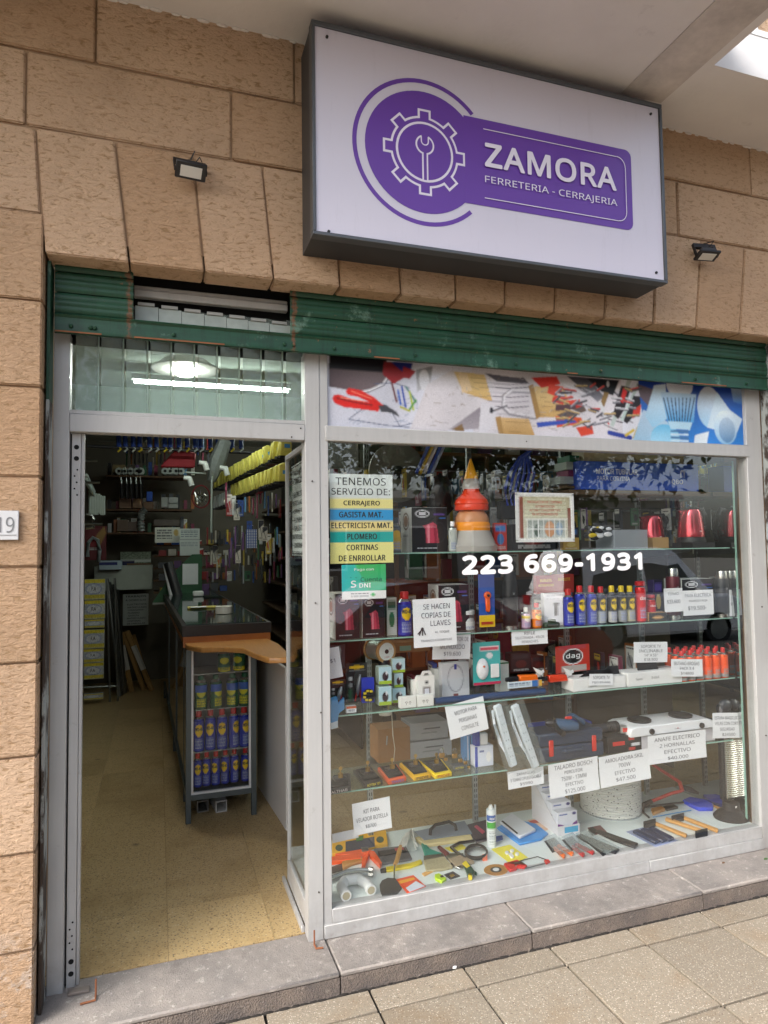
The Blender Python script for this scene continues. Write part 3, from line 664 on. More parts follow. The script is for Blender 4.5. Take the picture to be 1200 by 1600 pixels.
def wrench(R, a1, hn, rn, top):
    A = [math.radians(x) for x in np.linspace(250, a1, 12)]; P = [(-hn, -.1195), (-hn, -.004)]+[(R*math.cos(x), .03+R*math.sin(x)) for x in A]
    P += [(-rn, top)]+[(rn*math.cos(x), .045+rn*math.sin(x)) for x in [math.radians(y) for y in np.linspace(180, 360, 9)]]+[(rn, top)]
    P += [(-R*math.cos(x), .03+R*math.sin(x)) for x in A[::-1]]+[(hn, -.004), (hn, -.1195)]
    return [(cx+x, cz+z) for x, z in P]
lay_(wrench(.042, 112, .0135, .013, .064), IN, 'wrench_outline'); lay_(wrench(.0345, 124, .0065, .0185, .054), PUR, 'wrench_fill')
lay_([(.703, 3.437), (1.385, 3.437), (1.385, 3.4405), (.703, 3.4405)], IN, 'rule'); lay_([(.703, 3.134), (1.385, 3.134), (1.385, 3.1375), (.703, 3.1375)], IN, 'rule')
def arcline(cx_, cz_, r, a0, a1):
    A = [math.radians(a0+(a1-a0)*k/8) for k in range(9)]; return [(cx_+r*math.cos(a), cz_+r*math.sin(a)) for a in A]+[(cx_+(r-.0035)*math.cos(a), cz_+(r-.0035)*math.sin(a)) for a in A[::-1]]
lay_(arcline(1.385, 3.3935, .047, 90, 0), IN, 'rule'); lay_(arcline(1.385, 3.181, .047, 0, -90), IN, 'rule'); lay_([(1.4285, 3.181), (1.432, 3.181), (1.432, 3.3935), (1.4285, 3.3935)], IN, 'rule')
letters([('ZAMORA', 1.042, 3.272, .672, .108, .026)], IN, sg, y=lay[0]-.0005); letters([('FERRETERIA - CERRAJERIA', 1.042, 3.196, .674, .037)], IN, sg, y=lay[0]-.0005)
for x, z in ((.02, 3.685), (1.59, 3.685), (.02, 2.893), (1.59, 2.92)): G().cyl((x, SY+.004, z), (x, SY-.002, z), .006, n=8).o('screw', BLK, sg)

# --- small floodlights on the wall
def flood(label, px, py, tilt, yaw):
    p = at(px, py, Y=WY-.07); t = T('floodlight', label, 'wall lamp', p, group='floodlights over the shopfront')
    m = Matrix.Rotation(yaw, 4, 'Z') @ Matrix.Rotation(tilt, 4, 'X')
    G().box(-.058, .058, -.014, .0, -.032, .036, m).o('housing', BLK, t, .003); G().box(-.042, .042, .0005, .02, -.02, .03, m).o('heat_sink', DG2, t, .004)
    G().box(-.04, .04, -.0155, -.0145, -.021, .022, m).o('lens', M('cfd0cc', .3, noise=.04), t)
    G().box(-.062, -.0585, -.01, .04, -.008, .008, m).o('bracket_arm', BLK, t); G().box(.0585, .062, -.01, .04, -.008, .008, m).o('bracket_arm', BLK, t)
    G().box(-.062, .062, .04, .066, -.008, .008, m).o('bracket', BLK, t); G().tube([m @ Vector((0, .02, .03)), m @ Vector((.01, .03, .06)), (.0, .06, .075), (-.03, .066, .072)], .0025, 6).o('cable', BLK, t)
    G().tube([m @ Vector((.02, .02, .03)), (.035, .03, .075), (.045, .045, .065)], .002, 6).o('cable', BLK, t)
flood('small black floodlight on the stone left of the sign', 298, 266, .95, .1)
flood('small black floodlight on the stone right of the sign', 1104, 398, 1.2, -.15)
# ================================================================ PRINTED BANNER over the window
bn = T('photo_banner', 'long printed banner of pliers, padlocks, tools and light bulbs above the window', 'banner', (0, 0, 0))
BW, BH = 2.394, .318
def bu(px, py): p = at(px, py, Y=.018); return ((p.x-.105)/BW, 1-(p.z-2.2)/BH)
def B_(pts): return [bu(*p) for p in pts]
c = Cv(430, 58, 'dfe1ea'); ASP = BH/BW
c.rect(0, 0, 1, 1, 'd4d6e2', 'eceef5', 'x'); c.rect(.3, 0, .66, 1, 'd9d5da')
c.poly(B_([(514, 560), (600, 560), (606, 590), (590, 605), (560, 612), (514, 604)]), '5a4a4c', '7c6e70', 'x'); c.poly(B_([(514, 555), (604, 560), (606, 582), (514, 576)]), '141015')
c.line(B_([(545, 612), (575, 611), (598, 600), (608, 585)]), .003, 'f2f2f5', ASP); c.line(B_([(545, 614), (577, 612.5), (600, 602), (611, 586)]), .0016, '1e1b20', ASP)
for k in range(26):
    x = random.uniform(525, 660); y = random.uniform(622, 664); c.line(B_([(x, y), (x+random.uniform(-14, 18), y+random.uniform(-8, 8))]), .0012, '8c9bb4', ASP)
for q in [[(545, 655), (565, 640), (600, 632)], [(545, 655), (600, 664), (640, 668)], [(585, 600), (615, 598), (640, 606)], [(610, 640), (625, 666), (650, 660)]]: c.line(B_(q), .0018, '5a6480', ASP)
c.poly(B_([(600, 565), (640, 568), (632, 590), (615, 600), (598, 585)]), '7d1b22', 'b02a2c'); c.poly(B_([(610, 565), (645, 567), (640, 588), (628, 580)]), '1f2a78'); c.poly(B_([(630, 572), (650, 580), (640, 592), (628, 590)]), 'a52a30')
for a_, b_, k in [((612, 598), (620, 628), '6b2326'), ((628, 605), (634, 636), '2148b4'), ((622, 610), (626, 632), '2a62c8'), ((634, 604), (650, 628), '5c8a86'), ((640, 612), (646, 640), 'b8c832'), ((650, 625), (640, 640), '4f9a3c'), ((626, 636), (640, 642), 'b8b832')]: c.line(B_([a_, b_]), .004, k, ASP)
c.poly(B_([(650, 578), (676, 572), (672, 600), (652, 612)]), '8b8d92', 'b5b7bb'); c.ell(*bu(663, 594), .011, .16, 'dadbe0')
def plier(o, s, col, dk):
    c.poly(B_([(o[0]+x*s, o[1]+y*s) for x, y in [(0, 14), (3, 8), (10, 7), (30, 14), (62, 20), (76, 26), (72, 34), (50, 31), (18, 27), (4, 21)]]), col)
    c.poly(B_([(o[0]+x*s, o[1]+y*s) for x, y in [(21, 2), (26, -3), (46, 1), (66, 12), (80, 24), (74, 30), (60, 20), (40, 11), (24, 8)]]), col)
    c.line(B_([(o[0]+8*s, o[1]+13*s), (o[0]+34*s, o[1]+19*s), (o[0]+62*s, o[1]+24*s)]), .003, dk, ASP); c.line(B_([(o[0]+14*s, o[1]+12*s), (o[0]+50*s, o[1]+18*s)]), .0018, 'ff9a80', ASP); c.line(B_([(o[0]+30*s, o[1]+2*s), (o[0]+62*s, o[1]+14*s)]), .0018, 'ff8a70', ASP)
    c.poly(B_([(o[0]+x*s, o[1]+y*s) for x, y in [(72, 24), (84, 24), (100, 34), (106, 43), (92, 36), (76, 34)]]), '4a4a50')
plier((519, 609), 1, 'e0261c', '8c120e')
c.rect(*bu(676, 575)[:1], 0, .335, .1, '8a2c28') if False else None
c.poly(B_([(668, 600), (708, 578), (752, 635), (712, 672), (640, 672)]), 'd6d2d6'); c.poly(B_([(750, 636), (758, 670), (700, 672)]), '8e8790', 'aaa4aa')
for q, a_, b_ in [([(709, 580), (757, 585), (770, 628), (724, 613)], 'e0c489', 'd0ad6c'), ([(828, 603), (880, 604), (900, 652), (840, 652)], 'dfc48c', 'c9a466'), ([(776, 652), (826, 654), (838, 686), (782, 680)], 'dcb981', 'c69f64')]:
    c.poly(B_(q), a_, b_); x0, y0 = q[0]; x2, y2 = q[2]
    for k in range(5): yy = y0+(y2-y0)*(.2+.15*k); c.line(B_([(x0+14+k*2, yy), (x2-8, yy+2)]), .0008, '9a7a48', ASP)
c.poly(B_([(826, 603), (833, 600), (845, 650), (838, 656)]), 'a98650'); c.poly(B_([(774, 652), (782, 650), (788, 682), (780, 682)]), 'b08c56')
c.poly(B_([(716, 582), (730, 584), (738, 610), (722, 614)]), 'e4caa0'); c.poly(B_([(757, 583), (806, 590), (818, 590), (828, 600), (776, 596)]), '5a5660')
for k, y in enumerate([598, 604, 612, 618, 626, 634, 645]): c.line(B_([(762, y), (795, y+3), (826, y+1)]), .002, ['9a94a0', '5e5a64', 'b8b4bc', '746e78'][k % 4], ASP)
c.line(B_([(826, 612), (800, 610), (788, 618), (786, 636), (796, 646), (835, 653)]), .0085, '9b989f', ASP); c.line(B_([(826, 611), (801, 609), (789, 618), (787, 634), (797, 644), (835, 651)]), .005, 'e4e2e6', ASP)
c.poly(B_([(752, 628), (778, 636), (772, 662), (760, 676), (748, 674)]), 'd9d8de'); c.line(B_([(766, 644), (792, 634)]), .0035, '63616a', ASP); c.ell(*bu(768, 641), .004, .05, '2a2830')
c.poly(B_([(705, 672), (722, 662), (726, 674)]), '8a6a3c'); c.poly(B_([(640, 668), (700, 672), (700, 676), (640, 676)]), 'cfcbd0')
# driver handles
for q, k in [([(830, 590), (870, 588), (876, 600), (846, 606)], 'd8392c'), ([(858, 600), (880, 604), (874, 622), (855, 614)], 'e2503a'), ([(864, 620), (884, 618), (880, 632), (862, 628)], 'd43a2a'), ([(884, 626), (906, 624), (908, 634), (888, 638)], 'e04a36'), ([(895, 632), (910, 630), (912, 642), (898, 642)], 'c4342a'), ([(868, 632), (900, 632), (900, 640), (868, 642)], '5b3f45'), ([(868, 650), (908, 652), (912, 662), (870, 668)], 'd8582c'), ([(838, 660), (896, 655), (902, 660), (840, 668)], '3a55b0'), ([(900, 668), (925, 664), (928, 678), (908, 682)], 'd94a30'), ([(870, 648), (912, 634), (917, 642), (880, 655)], '6a5a50')]: c.poly(B_(q), k)
for k in range(16):
    x = random.uniform(880, 960); y = random.uniform(600, 670); c.line(B_([(x, y), (x+random.uniform(14, 34), y+random.uniform(-18, 18))]), .003, random.choice(['8c8a92', 'c9c9cf', '56545c', 'e8e8ee']), ASP)
c.poly(B_([(886, 588), (920, 590), (944, 620), (934, 628)]), '44444c', '83838c'); c.poly(B_([(916, 590), (968, 594), (958, 618), (940, 612)]), '19181c'); c.ell(*bu(950, 600), .004, .05, 'b8b8bd'); c.poly(B_([(944, 612), (952, 614), (944, 636), (938, 630)]), '8c7040')
c.line(B_([(985, 590), (962, 650), (955, 668)]), .010, 'b7c4bf', ASP); c.line(B_([(1000, 595), (972, 655)]), .007, 'bcd0c8', ASP)
c.poly(B_([(971, 602), (986, 606), (976, 640), (966, 655), (958, 648), (962, 630)]), '24191c'); c.poly(B_([(974, 606), (981, 609), (974, 630), (969, 627)]), 'd9302a'); c.poly(B_([(990, 618), (1004, 620), (998, 642), (980, 662), (974, 658)]), '241d20'); c.poly(B_([(990, 640), (1002, 632), (1000, 648), (988, 654)]), 'd63a2c')
c.line(B_([(938, 630), (952, 668), (962, 680)]), .008, 'd4d6d8', ASP); c.ell(*bu(951, 664), .003, .04, 'd8302c'); c.line(B_([(952, 676), (985, 684)]), .010, '2a3f9a', ASP); c.line(B_([(978, 680), (990, 672)]), .006, 'e0c23a', ASP); c.line(B_([(990, 684), (996, 668)]), .004, 'd8b83a', ASP)
# blue bulbs
c.poly(B_([(996, 588), (1166, 600), (1168, 700), (1010, 700)]), '1d3f9e', '2f86d8'); c.poly(B_([(996, 600), (1020, 608), (1018, 640), (1000, 620)]), '6b5a62')
c.poly(B_([(1005, 640), (1045, 660), (1060, 700), (985, 700)]), 'bfd8ee', 'a8cfe8'); c.ell(*bu(1040, 685), .04, .24, '6cc2ec', 'a9def6')
c.poly(B_([(1022, 602), (1040, 600), (1042, 655), (1020, 668), (1008, 650)]), 'd8e8f4', '9fd4f2'); c.ell(*bu(1062, 602), .037, .22, 'd0d6e0', 'e8eef4')
c.poly(B_([(1032, 612), (1088, 616), (1084, 660), (1044, 662)]), 'bcd8ee', '3fa4e4')
for k in range(9): c.line(B_([(1037+k*6, 622), (1046+k*4, 658)]), .0028, '17304e', ASP)
c.poly(B_([(1044, 658), (1082, 660), (1078, 672), (1048, 670)]), 'bfe6fa')
for k in range(4): c.poly(B_([(1048, 672+k*5), (1076, 673+k*5), (1076, 676+k*5), (1048, 675+k*5)]), '4d7aa8' if k % 2 == 0 else 'd6eefa')
c.ell(*bu(1108, 636), .034, .36, 'd6dae2', 'a4d2f0'); c.poly(B_([(1120, 612), (1140, 640), (1160, 655), (1150, 680), (1105, 668)]), 'cfe4f2'); c.ell(*bu(1134, 668), .034, .3, 'e4f2fa', '8fc2e4'); c.ell(*bu(1136, 672), .024, .22, 'b8cfe2', '5e90be')
c.poly(B_([(1142, 606), (1164, 608), (1164, 634), (1146, 628)]), '9db2c8', '3876c0'); c.poly(B_([(1086, 680), (1108, 674), (1104, 697), (1084, 696)]), 'dfeaf0')
for k in range(46):                                       # loose bits, drivers and wires of the printed photo
    x = random.uniform(860, 985); y = random.uniform(598, 668); a_ = random.uniform(-.9, .5); L_ = random.uniform(10, 24); dx, dy = math.cos(a_)*L_, math.sin(a_)*L_*.8
    kk = random.choice([('c9cace', 'f0f0f4'), ('8c8d94', 'd8d8de'), ('c8352a', 'f08070'), ('3a3a42', '8a8a92'), ('b89a5c', 'e8d4a0')])
    c.line(B_([(x, y+1), (x+dx, y+dy+1)]), .0042, '5e5a62', ASP); c.line(B_([(x, y), (x+dx, y+dy)]), .0034, kk[0], ASP); c.line(B_([(x, y-1), (x+dx, y+dy-1)]), .0009, kk[1], ASP)
for k in range(60):
    x = random.uniform(660, 870); y = random.uniform(590, 676); c.line(B_([(x, y), (x+random.uniform(-10, 14), y+random.uniform(-5, 5))]), .001, random.choice(['a8a2a8', 'c4bfc4', '8a7a6a']), ASP)
sh_ = 1-.14*np.sin(c.x*31+2*c.y)[..., None]*np.cos(c.x*13+1)[..., None]; c.a = np.clip(c.a*sh_, 0, 1)
c.blur(2); c.noise(.03); c.a = c.a*.88
c.flat('printed_film', bn, .105, 2.499, 2.2, 2.518, .0185)

# ================================================================ THINGS STUCK ON THE GLASS
YG = .031
def poster(nm, label, b, cv, lines, ink=None, cat='poster', Y=YG, extra=None):
    ym = (b[1]+b[3])/2; xm = (b[0]+b[2])/2; x0 = at(b[0], ym, Y=Y).x; x1 = at(b[2], ym, Y=Y).x; z1 = at(xm, b[1], Y=Y).z; z0 = at(xm, b[3], Y=Y).z; w = x1-x0; h = z1-z0
    t = T(nm, label, cat, ((x0+x1)/2, Y, z0)); box('sheet', PAPER, -w/2, w/2, 0, .0008, 0, h, t)
    if cv: cv.flat('printed_colour', t, -w/2, w/2, 0, h, -.0004)
    if lines: letters([(l[0], (l[1]-.5)*w, (1-l[2])*h, l[3]*w, l[4]*h)+tuple(l[5:]) for l in lines], ink or INK, t, y=-.001)
    return t, w, h
cv = Cv(20, 60, 'dfe6e2')
for a_, b_, k in [(.272, .395, 'f0e596'), (.395, .522, '2a9ad6'), (.522, .64, 'f2dd94'), (.64, .765, '1aa7a0'), (.765, 1, 'ece692')]: cv.rect(0, a_, 1, b_, k)
poster('services_poster', 'striped yellow and blue poster listing TENEMOS SERVICIO DE trades, on the left of the window', (515.5, 741, 614, 880), cv,
       [('TENEMOS', .49, .125, .8, .085, .004), ('SERVICIO DE:', .49, .235, .93, .075, .002), ('CERRAJERO', .5, .366, .58, .068, .03), ('GASISTA MAT.', .49, .49, .7, .068, .03), ('ELECTRICISTA MAT.', .5, .61, .96, .066, .03), ('PLOMERO', .5, .735, .47, .068, .03), ('CORTINAS', .5, .856, .5, .066, .03), ('DE ENRROLLAR', .5, .976, .74, .068, .03)])
cv = Cv(30, 34, 'f2f4f2'); cv.rect(0, 0, 1, .76, '2fc2c4', '4cc06a', 'x'); cv.poly([(.3, 0), (1, 0), (1, .76), (.62, .76)], '3fb862', '35b98c'); cv.text_rows(.2, .83, .6, .95, 2, '8a9090'); cv.ell(.7, .88, .05, .05, '4cc06a')
pt, w, h = poster('payment_poster', 'small green payment poster reading Cuenta DNI below the striped poster', (534, 882, 603, 936), cv, [('Cuenta', .66, .50, .48, .13, .005)], M('17463f', .5))
letters([('Paga con', -.0*w, .80*h, .44*w, .095*h, .012), ('DNI', .02*w, .33*h, .26*w, .13*h, .03), ('S', -.24*w, .34*h, .12*w, .2*h, .02)], M('f4f8f6', .5, noise=0), pt, y=-.0012)
g = G(); [g.box(x-.004, x+.004, -.0012, -.0004, z, z+.0015) for x, z in ((-.3*w, .62*h), (-.18*w, .62*h), (-.3*w, .3*h), (-.18*w, .3*h))]; g.o('frame_marks', INK, pt)
cv = Cv(52, 44, 'eceeea'); cv.rect(.05, .06, .95, .94, 'b9b08f', 'd8d9c9'); cv.rect(.05, .06, .12, .94, '8c4a38'); cv.rect(.9, .3, .96, .94, '8a4636', 'a3988e')
for k in range(16): cv.rect(.14, .1+k*.03, .88, .112+k*.03, 'dcdcc0')
cv.rect(.18, .55, .86, .93, '9aa29a', 'c4ccc8'); cv.noise(.08); cv.ell(.58, .75, .09, .17, 'cf9a72'); cv.ell(.75, .75, .06, .15, '8ea6bc'); cv.ell(.35, .78, .05, .13, '5a6a60')
for k in range(8): cv.rect(.18+k*.095, .55, .19+k*.095, .93, 'f4f6f4')
cv.rect(.16, .74, .88, .76, 'f4f6f4'); cv.rect(.14, .52, .9, .56, 'e8e8e0')
pt, w, h = poster('curtain_poster', 'framed photo poster of a roller shutter with red lettering, in the middle of the glass', (807, 772, 895, 845), cv, [('INSTALACION DE CORTINAS', .5, .2, .62, .055, .01), ('AUTOMATIZACION', .5, .29, .34, .05, .01), ('ALTURA Y CUALQUIER TIPO', .5, .38, .55, .055, .01), ('DE ACCIONAMIENTO', .5, .46, .45, .055, .01)], M('c0392f', .6, noise=0))
g = G(); e_ = .006
for q in ((-w/2-e_, w/2+e_, -.003, .0, h-e_, h+e_), (-w/2-e_, w/2+e_, -.003, 0, -e_, e_), (-w/2-e_, -w/2+e_, -.003, 0, 0, h), (w/2-e_, w/2+e_, -.003, 0, 0, h)): g.box(*q)
g.o('white_border', WHITE, pt)
pt, w, h = note('white notice reading SE HACEN COPIAS DE LLAVES with a bunch of keys, on the glass', (646, 935, 713, 1010), YG+.004, [('SE HACEN', .55, .22, .62, .11, .003), ('COPIAS DE', .53, .40, .68, .11, .003), ('LLAVES', .63, .57, .47, .11, .003), ('AL TOQUE', .66, .735, .34, .055), ('TRABAJOS A DOMICILIO', .52, .9, .72, .055)], tilt=-1, curl=.001, name='key_copy_notice')
g = G(); g.tube([(w*(.17+.1*math.cos(a)), -.002, h*(-.12+.09*math.sin(a))) for a in [k*PI/6 for k in range(12)]], .001, 5, True)
for a in (-1.2, -1.6, -2.0, -.8): g.box(-.0025, .0025, -.002, -.001, -.026, 0, Matrix.Translation((-w*.3+.006*math.cos(a*3), 0, -h*.14)) @ Matrix.Rotation(a+1.6, 4, 'Y'))
g2 = G(); g2.v = g.v[len(g.v)-32:]; g2.f = [(0,1,3,2),(4,6,7,5),(0,4,5,1),(2,3,7,6),(0,2,6,4),(1,5,7,3)]; g2.f = [tuple(i+8*k for i in f) for k in range(4) for f in g2.f]
g2.ball((-w*.3, -.002, -h*.12), .008, 8, (1, .15, 1)).o('key_bunch_drawing', M('3a3c40', .6), pt, smooth=False)
ph = T('phone_number_decal', 'white stick-on telephone number 223 669-1931 across the window glass', 'decal', (0, 0, 0))
p0, p1 = at(722, 898, Y=.0195), at(1004, 893, Y=.0195); pt_ = at(722, 865, Y=.0195)
for txt_, a_, b_ in (('223', 722, 802), ('669-1931', 819, 1004)):
    A, B = at(a_, 897, Y=.0195), at(b_, 894, Y=.0195); letters([(txt_, (A.x+B.x)/2, 1.521, B.x-A.x, .093, .055)], M('f6f6f6', .35, noise=0), ph, y=.0188)

# side list board behind the side pane
bd = T('trades_board', 'narrow white board listing TRABAJOS A DOMICILIO seen edge-on behind the mullion', 'notice board', (.016, 0, 0))
box('board', M('e6eee9', .5), .0, .004, .09, .4, 1.62, 2.06, bd)
LT = ['TRABAJOS', 'A DOMICILIO', '• ELECTRICISTA', 'MATRICULADO', '• CERRAJERIA', '• PLOMERO', '• GASISTA', 'MATRICULADO', '• CORTINAS', 'DE ENROLLAR']
letters([(s_, -.245, 2.0-.0+(-.038*i if i < 2 else -.02-.04*i), .25, .024 if i > 1 else .03, .008) for i, s_ in enumerate(LT)], INK, bd, mapf=lambda x, z: (-.0012, -x, z))
g = G()
for z in (1.63, 2.048): g.box(-.001, 0, .1, .39, z, z+.004)
for y in (.1, .386): g.box(-.001, 0, y, y+.004, 1.634, 2.048)
g.o('border_line', INK, bd, smooth=False)

# ================================================================ DISPLAY CASE: deck, shelves, posts, mirror
box('deck_panel', M('dfe8e6', .25, noise=.03), .034, 2.498, .062, .66, .09, .1135, T('display_deck', 'white display deck along the bottom of the window', 'display base', (0, 0, 0)))
dk = [o for o in COL.objects if o.name == 'display_deck'][0]; box('deck_plinth', M('6a5f50', .8), .034, 2.498, .62, .66, 0, .0895, dk)
mr = T('mirror_wall', 'tall mirror closing the right end of the window display', 'mirror', (0, 0, 0))
box('mirror_sheet', M('c8ccca', .02, 1, noise=0), 2.4795, 2.486, .09, .62, .12, 2.12, mr); box('mirror_edge', GEDGE, 2.4795, 2.4865, .082, .0895, .12, 2.12, mr)
for nm, z, x0, x1 in (('top glass shelf behind the telephone number', 1.624, .12, 2.47), ('second glass shelf holding the spray cans', 1.229, .1, 2.47), ('third glass shelf holding the TV brackets', .894, .1, 2.47), ('lowest glass shelf holding the locks', .554, .1, 1.02), ('low glass shelf holding the drill and the hot plate', .5535, 1.2, 2.44)):
    s_ = T('glass_shelf', nm, 'shelf', (0, 0, 0)); G().box(x0, x1, .118, .43, z, z+.006).o('glass_sheet', GLASSG, s_); box('front_edge', GEDGE, x0, x1, .115, .118, z, z+.006, s_)
    for bx in (.467, 1.083, 1.707, 2.253):
        if x0 < bx < x1: G().prism([(.16, z-.001), (.6, z-.001), (.6, z-.06), (.2, z-.016)], bx-.0015, bx+.0015, 'x').o('bracket', STEEL, s_)
for nm, bx in (('first', .467), ('second', 1.083), ('third', 1.707), ('fourth', 2.253)):
    s_ = T('slotted_upright', nm+' slotted steel upright from the left behind the shelves', 'shelf post', (bx, .6, .11))
    box('post', M('9aa09e', .4, .5), -.014, .014, 0, .02, 0, 2.9, s_)
    g = G()
    for k in range(70):
        for dx in (-.006, .006): g.box(dx-.002, dx+.002, -.0008, .0, .02+k*.03, .038+k*.03)
    o = g.o('slots', BLK, s_, smooth=False); o['kind'] = 'stuff'
SA, SB, SC, SD = 1.6302, 1.2352, .9002, .5602

# ---- product prints
def kettle_cv(w=34, h=40, logo=True):
    c = Cv(w, h, '1b191d'); c.ell(.3, .14, .2, .085, 'e8e8ea'); c.ell(.3, .14, .17, .065, '1b191d'); c.rect(.2, .1, .4, .17, 'd8d8da'); c.rect(.62, .14, .92, .17, '5a3f8c'); c.rect(.78, .22, .95, .25, '3a6ab0')
    c.ring(.78, .56, .17, .24, .16, '2c2a30'); c.poly([(.38, .4), (.6, .33), (.7, .4), (.76, .8), (.4, .8)], 'c8435a'); c.poly([(.42, .4), (.5, .38), (.5, .8), (.44, .8)], 'e88a98'); c.poly([(.6, .38), (.68, .4), (.74, .8), (.64, .8)], '9c2c42'); c.poly([(.3, .4), (.4, .4), (.42, .52)], 'b83a50')
    c.rect(.38, .8, .78, .87, '2a282c'); c.text_rows(.15, .9, .7, .95, 1, 'b8b8bc'); return c
def kettle_side(): c = Cv(24, 40, 'c9ccc8'); c.ring(.5, .3, .3, .2, .2, '6a5a4a'); c.ell(.5, .3, .2, .13, '8c6a50'); c.text_rows(.2, .6, .7, .66, 2, '8e9290'); return c
carton('kettle_box', 'black carton with a red kettle print on the top shelf, beside the white-capped bottle', 'kettle box', (643, 791, 699, 861), .16, .15, 'c9ccc8', SA, kettle_cv(), side=kettle_side())
carton('kettle_box', 'kettle carton standing at the left end of the second shelf, half behind the payment poster', 'kettle box', (566, 935, 601, 999), .15, .15, 'c9ccc8', SB, kettle_cv(), side=kettle_side())
carton('kettle_box', 'kettle carton turned sideways in the left corner of the second shelf', 'kettle box', (524, 930, 562, 1002), .14, .16, 'c4bdb0', SB, kettle_cv(), side=kettle_side())
carton('kettle_box', 'kettle carton behind the SE HACEN COPIAS notice', 'kettle box', (685, 912, 733, 985), .2, .13, 'b9b6b4', SB, kettle_cv(), side=kettle_side())
carton('kettle_box', 'kettle carton behind the note priced $19.500', 'kettle box', (1066, 908, 1116, 968), .2, .14, 'c9ccc8', SB, kettle_cv(), side=kettle_side())

def kettle(label, px, Y, z, h=.2):
    p = at(px, 820, Y=Y); t = T('electric_kettle', label, 'kettle', (p.x, Y, z)); R_ = M('b3122e', .12, .6, noise=.03, coat=1)
    G().lathe([(.052, .03), (.074, .032), (.074, .05), (.064, .15), (.058, .18), (.054, .19)], 28).o('body', R_, t); G().lathe([(.0525, .188), (.045, .197), (.02, .204), (.001, .205)], 20).o('lid', BLK, t); G().ball((0, 0, .21), .009, 8).o('knob', CHROME, t)
    G().lathe([(.08, 0), (.08, .012), (.076, .03), (.001, .031)], 24).o('base', BLK, t)
    G().prism([(-.056, .15), (-.085, .185), (-.05, .188)], -.012, .012).o('spout', R_, t, .003)
    G().tube([(.05, 0, .19), (.085, 0, .195), (.105, 0, .16), (.102, 0, .09), (.075, 0, .05)], [.013, .014, .013, .012, .01], 10).o('handle', M('3c3c40', .3), t)
    letters([('o', 0, .06, .016, .008)], WHITE, t, mapf=cylmap(.0765)); return t
kettle('metallic red electric kettle with a black handle on the top shelf by the mirror', 1079, .25, SA+.03); box('kettle_stand', BLK, 2.26, 2.42, .17, .33, SA, SA+.0295, T('kettle_stand', 'flat black stand under the metallic red kettle', 'stand', (0, 0, 0)))
kettle('dark red kettle further back on the top shelf, left of the bright one', 1018, .42, SA+.002)

# spray cans
def can(label, px, py, Y, z, r, h, body, cap, dome='c9ccce', word='WD-40', disc='f2c81c', lower=None, kind='spray can', group=None, wcol='14204a', capr=.55, capk=.16, nm='spray_can'):
    p = at(px, py, Y=Y); t = T(nm, label, kind, (p.x, Y, z), group=group)
    ch = h*capk
    c = Cv(20, 26, body)
    if disc: c.ell(.5, .3, .26, .2, disc); c.poly([(.24, .3), (.76, .3), (.6, .52), (.4, .52)], disc)
    if lower: c.rect(0, lower[0], 1, lower[1], lower[2]); 
    c.text_rows(.25, .6, .75, .95, 6, lower[3] if lower and len(lower) > 3 else '8f98b8')
    G().lathe([(r*.92, 0), (r, .004), (r, h-ch-r*.75), (r*.9, h-ch-r*.4)], 18).o('body', M(body, .25, .4, noise=.04), t); G().lathe([(r*.92, h-ch-r*.45), (r*.62, h-ch-.003), (r*.5, h-ch)], 16).o('dome', M(dome, .25, .8), t)
    G().lathe([(r*capr, h-ch-.002), (r*capr, h-.004), (r*capr*.85, h), (.001, h)], 16).o('cap', M(cap, .35, noise=.03), t)
    c.wrap('label', t, r+.0004, .006, h-ch-r*.8, -175, -5)
    if word: letters([(word, 0, .6*(h-ch)-.0, r*1.5, h*.095, .03)], M(wcol, .4, noise=0), t, mapf=cylmap(r+.0012)); 
    return t
RED = 'c61d1d'; WB = '2434a0'
SP = 'spray cans on the second glass shelf'
cans = [(888, 920, .028, RED, WB, 'WD-40', None), (906, 915, .028, RED, WB, 'WD-40', None), (924, 915, .028, RED, WB, 'WD-40', None), (939, 916, .026, RED, '1d2440', 'WD-40', (.55, 1, '9aa0a0')), (956, 915, .026, 'e3c414', '16161a', 'WD-40', (.6, 1, 'b8b8b4')), (971, 915, .026, 'e3c414', '16161a', 'WD-40', (.55, 1, '8a8c88')), (984.5, 915, .026, 'e3c414', '1a1a16', 'WD-40', (.55, 1, 'a8a284'))]
desc = ['blue WD-40 spray can with red cap, first of the row left of the others', 'blue WD-40 spray can with red cap, second in the row', 'blue WD-40 spray can with red cap, third in the row', 'spray can with red cap and grey lower half between blue and black cans', 'black spray can with yellow cap next to the grey-bottomed one', 'black spray can with yellow cap in the middle of the yellow-capped trio', 'black spray can with yellow cap next to the tall red can']
for (px, top_, r, cap, bod, wrd, low), d in zip(cans, desc):
    h = at(px, top_, Y=.17).z-SB; can(d, px, 950, .17, SB, r, h, bod, cap, lower=low, group=SP, disc='e8c524' if low is None or bod != '16161a' else 'e0c020')
h = at(1001, 908, Y=.17).z-SB; can('tall red spray can reading cloer at the right end of the spray can row', 1001, 950, .17, SB, .028, h, 'cf1f20', 'b81a1a', word='cloer', disc=None, wcol='f2f2f2', capr=.95, capk=.1)
can('short red spray can behind the tall red one', 1017, 955, .2, SB, .026, .14, 'c42020', 'b81a1a', word='cloer', disc=None, wcol='f2f2f2', capr=.9, capk=.12)
h = at(632, 924, Y=.17).z-SB; can('large blue WD-40 can with red cap standing left of the key notice', 632, 950, .17, SB, .034, h, WB, RED, capr=.6)
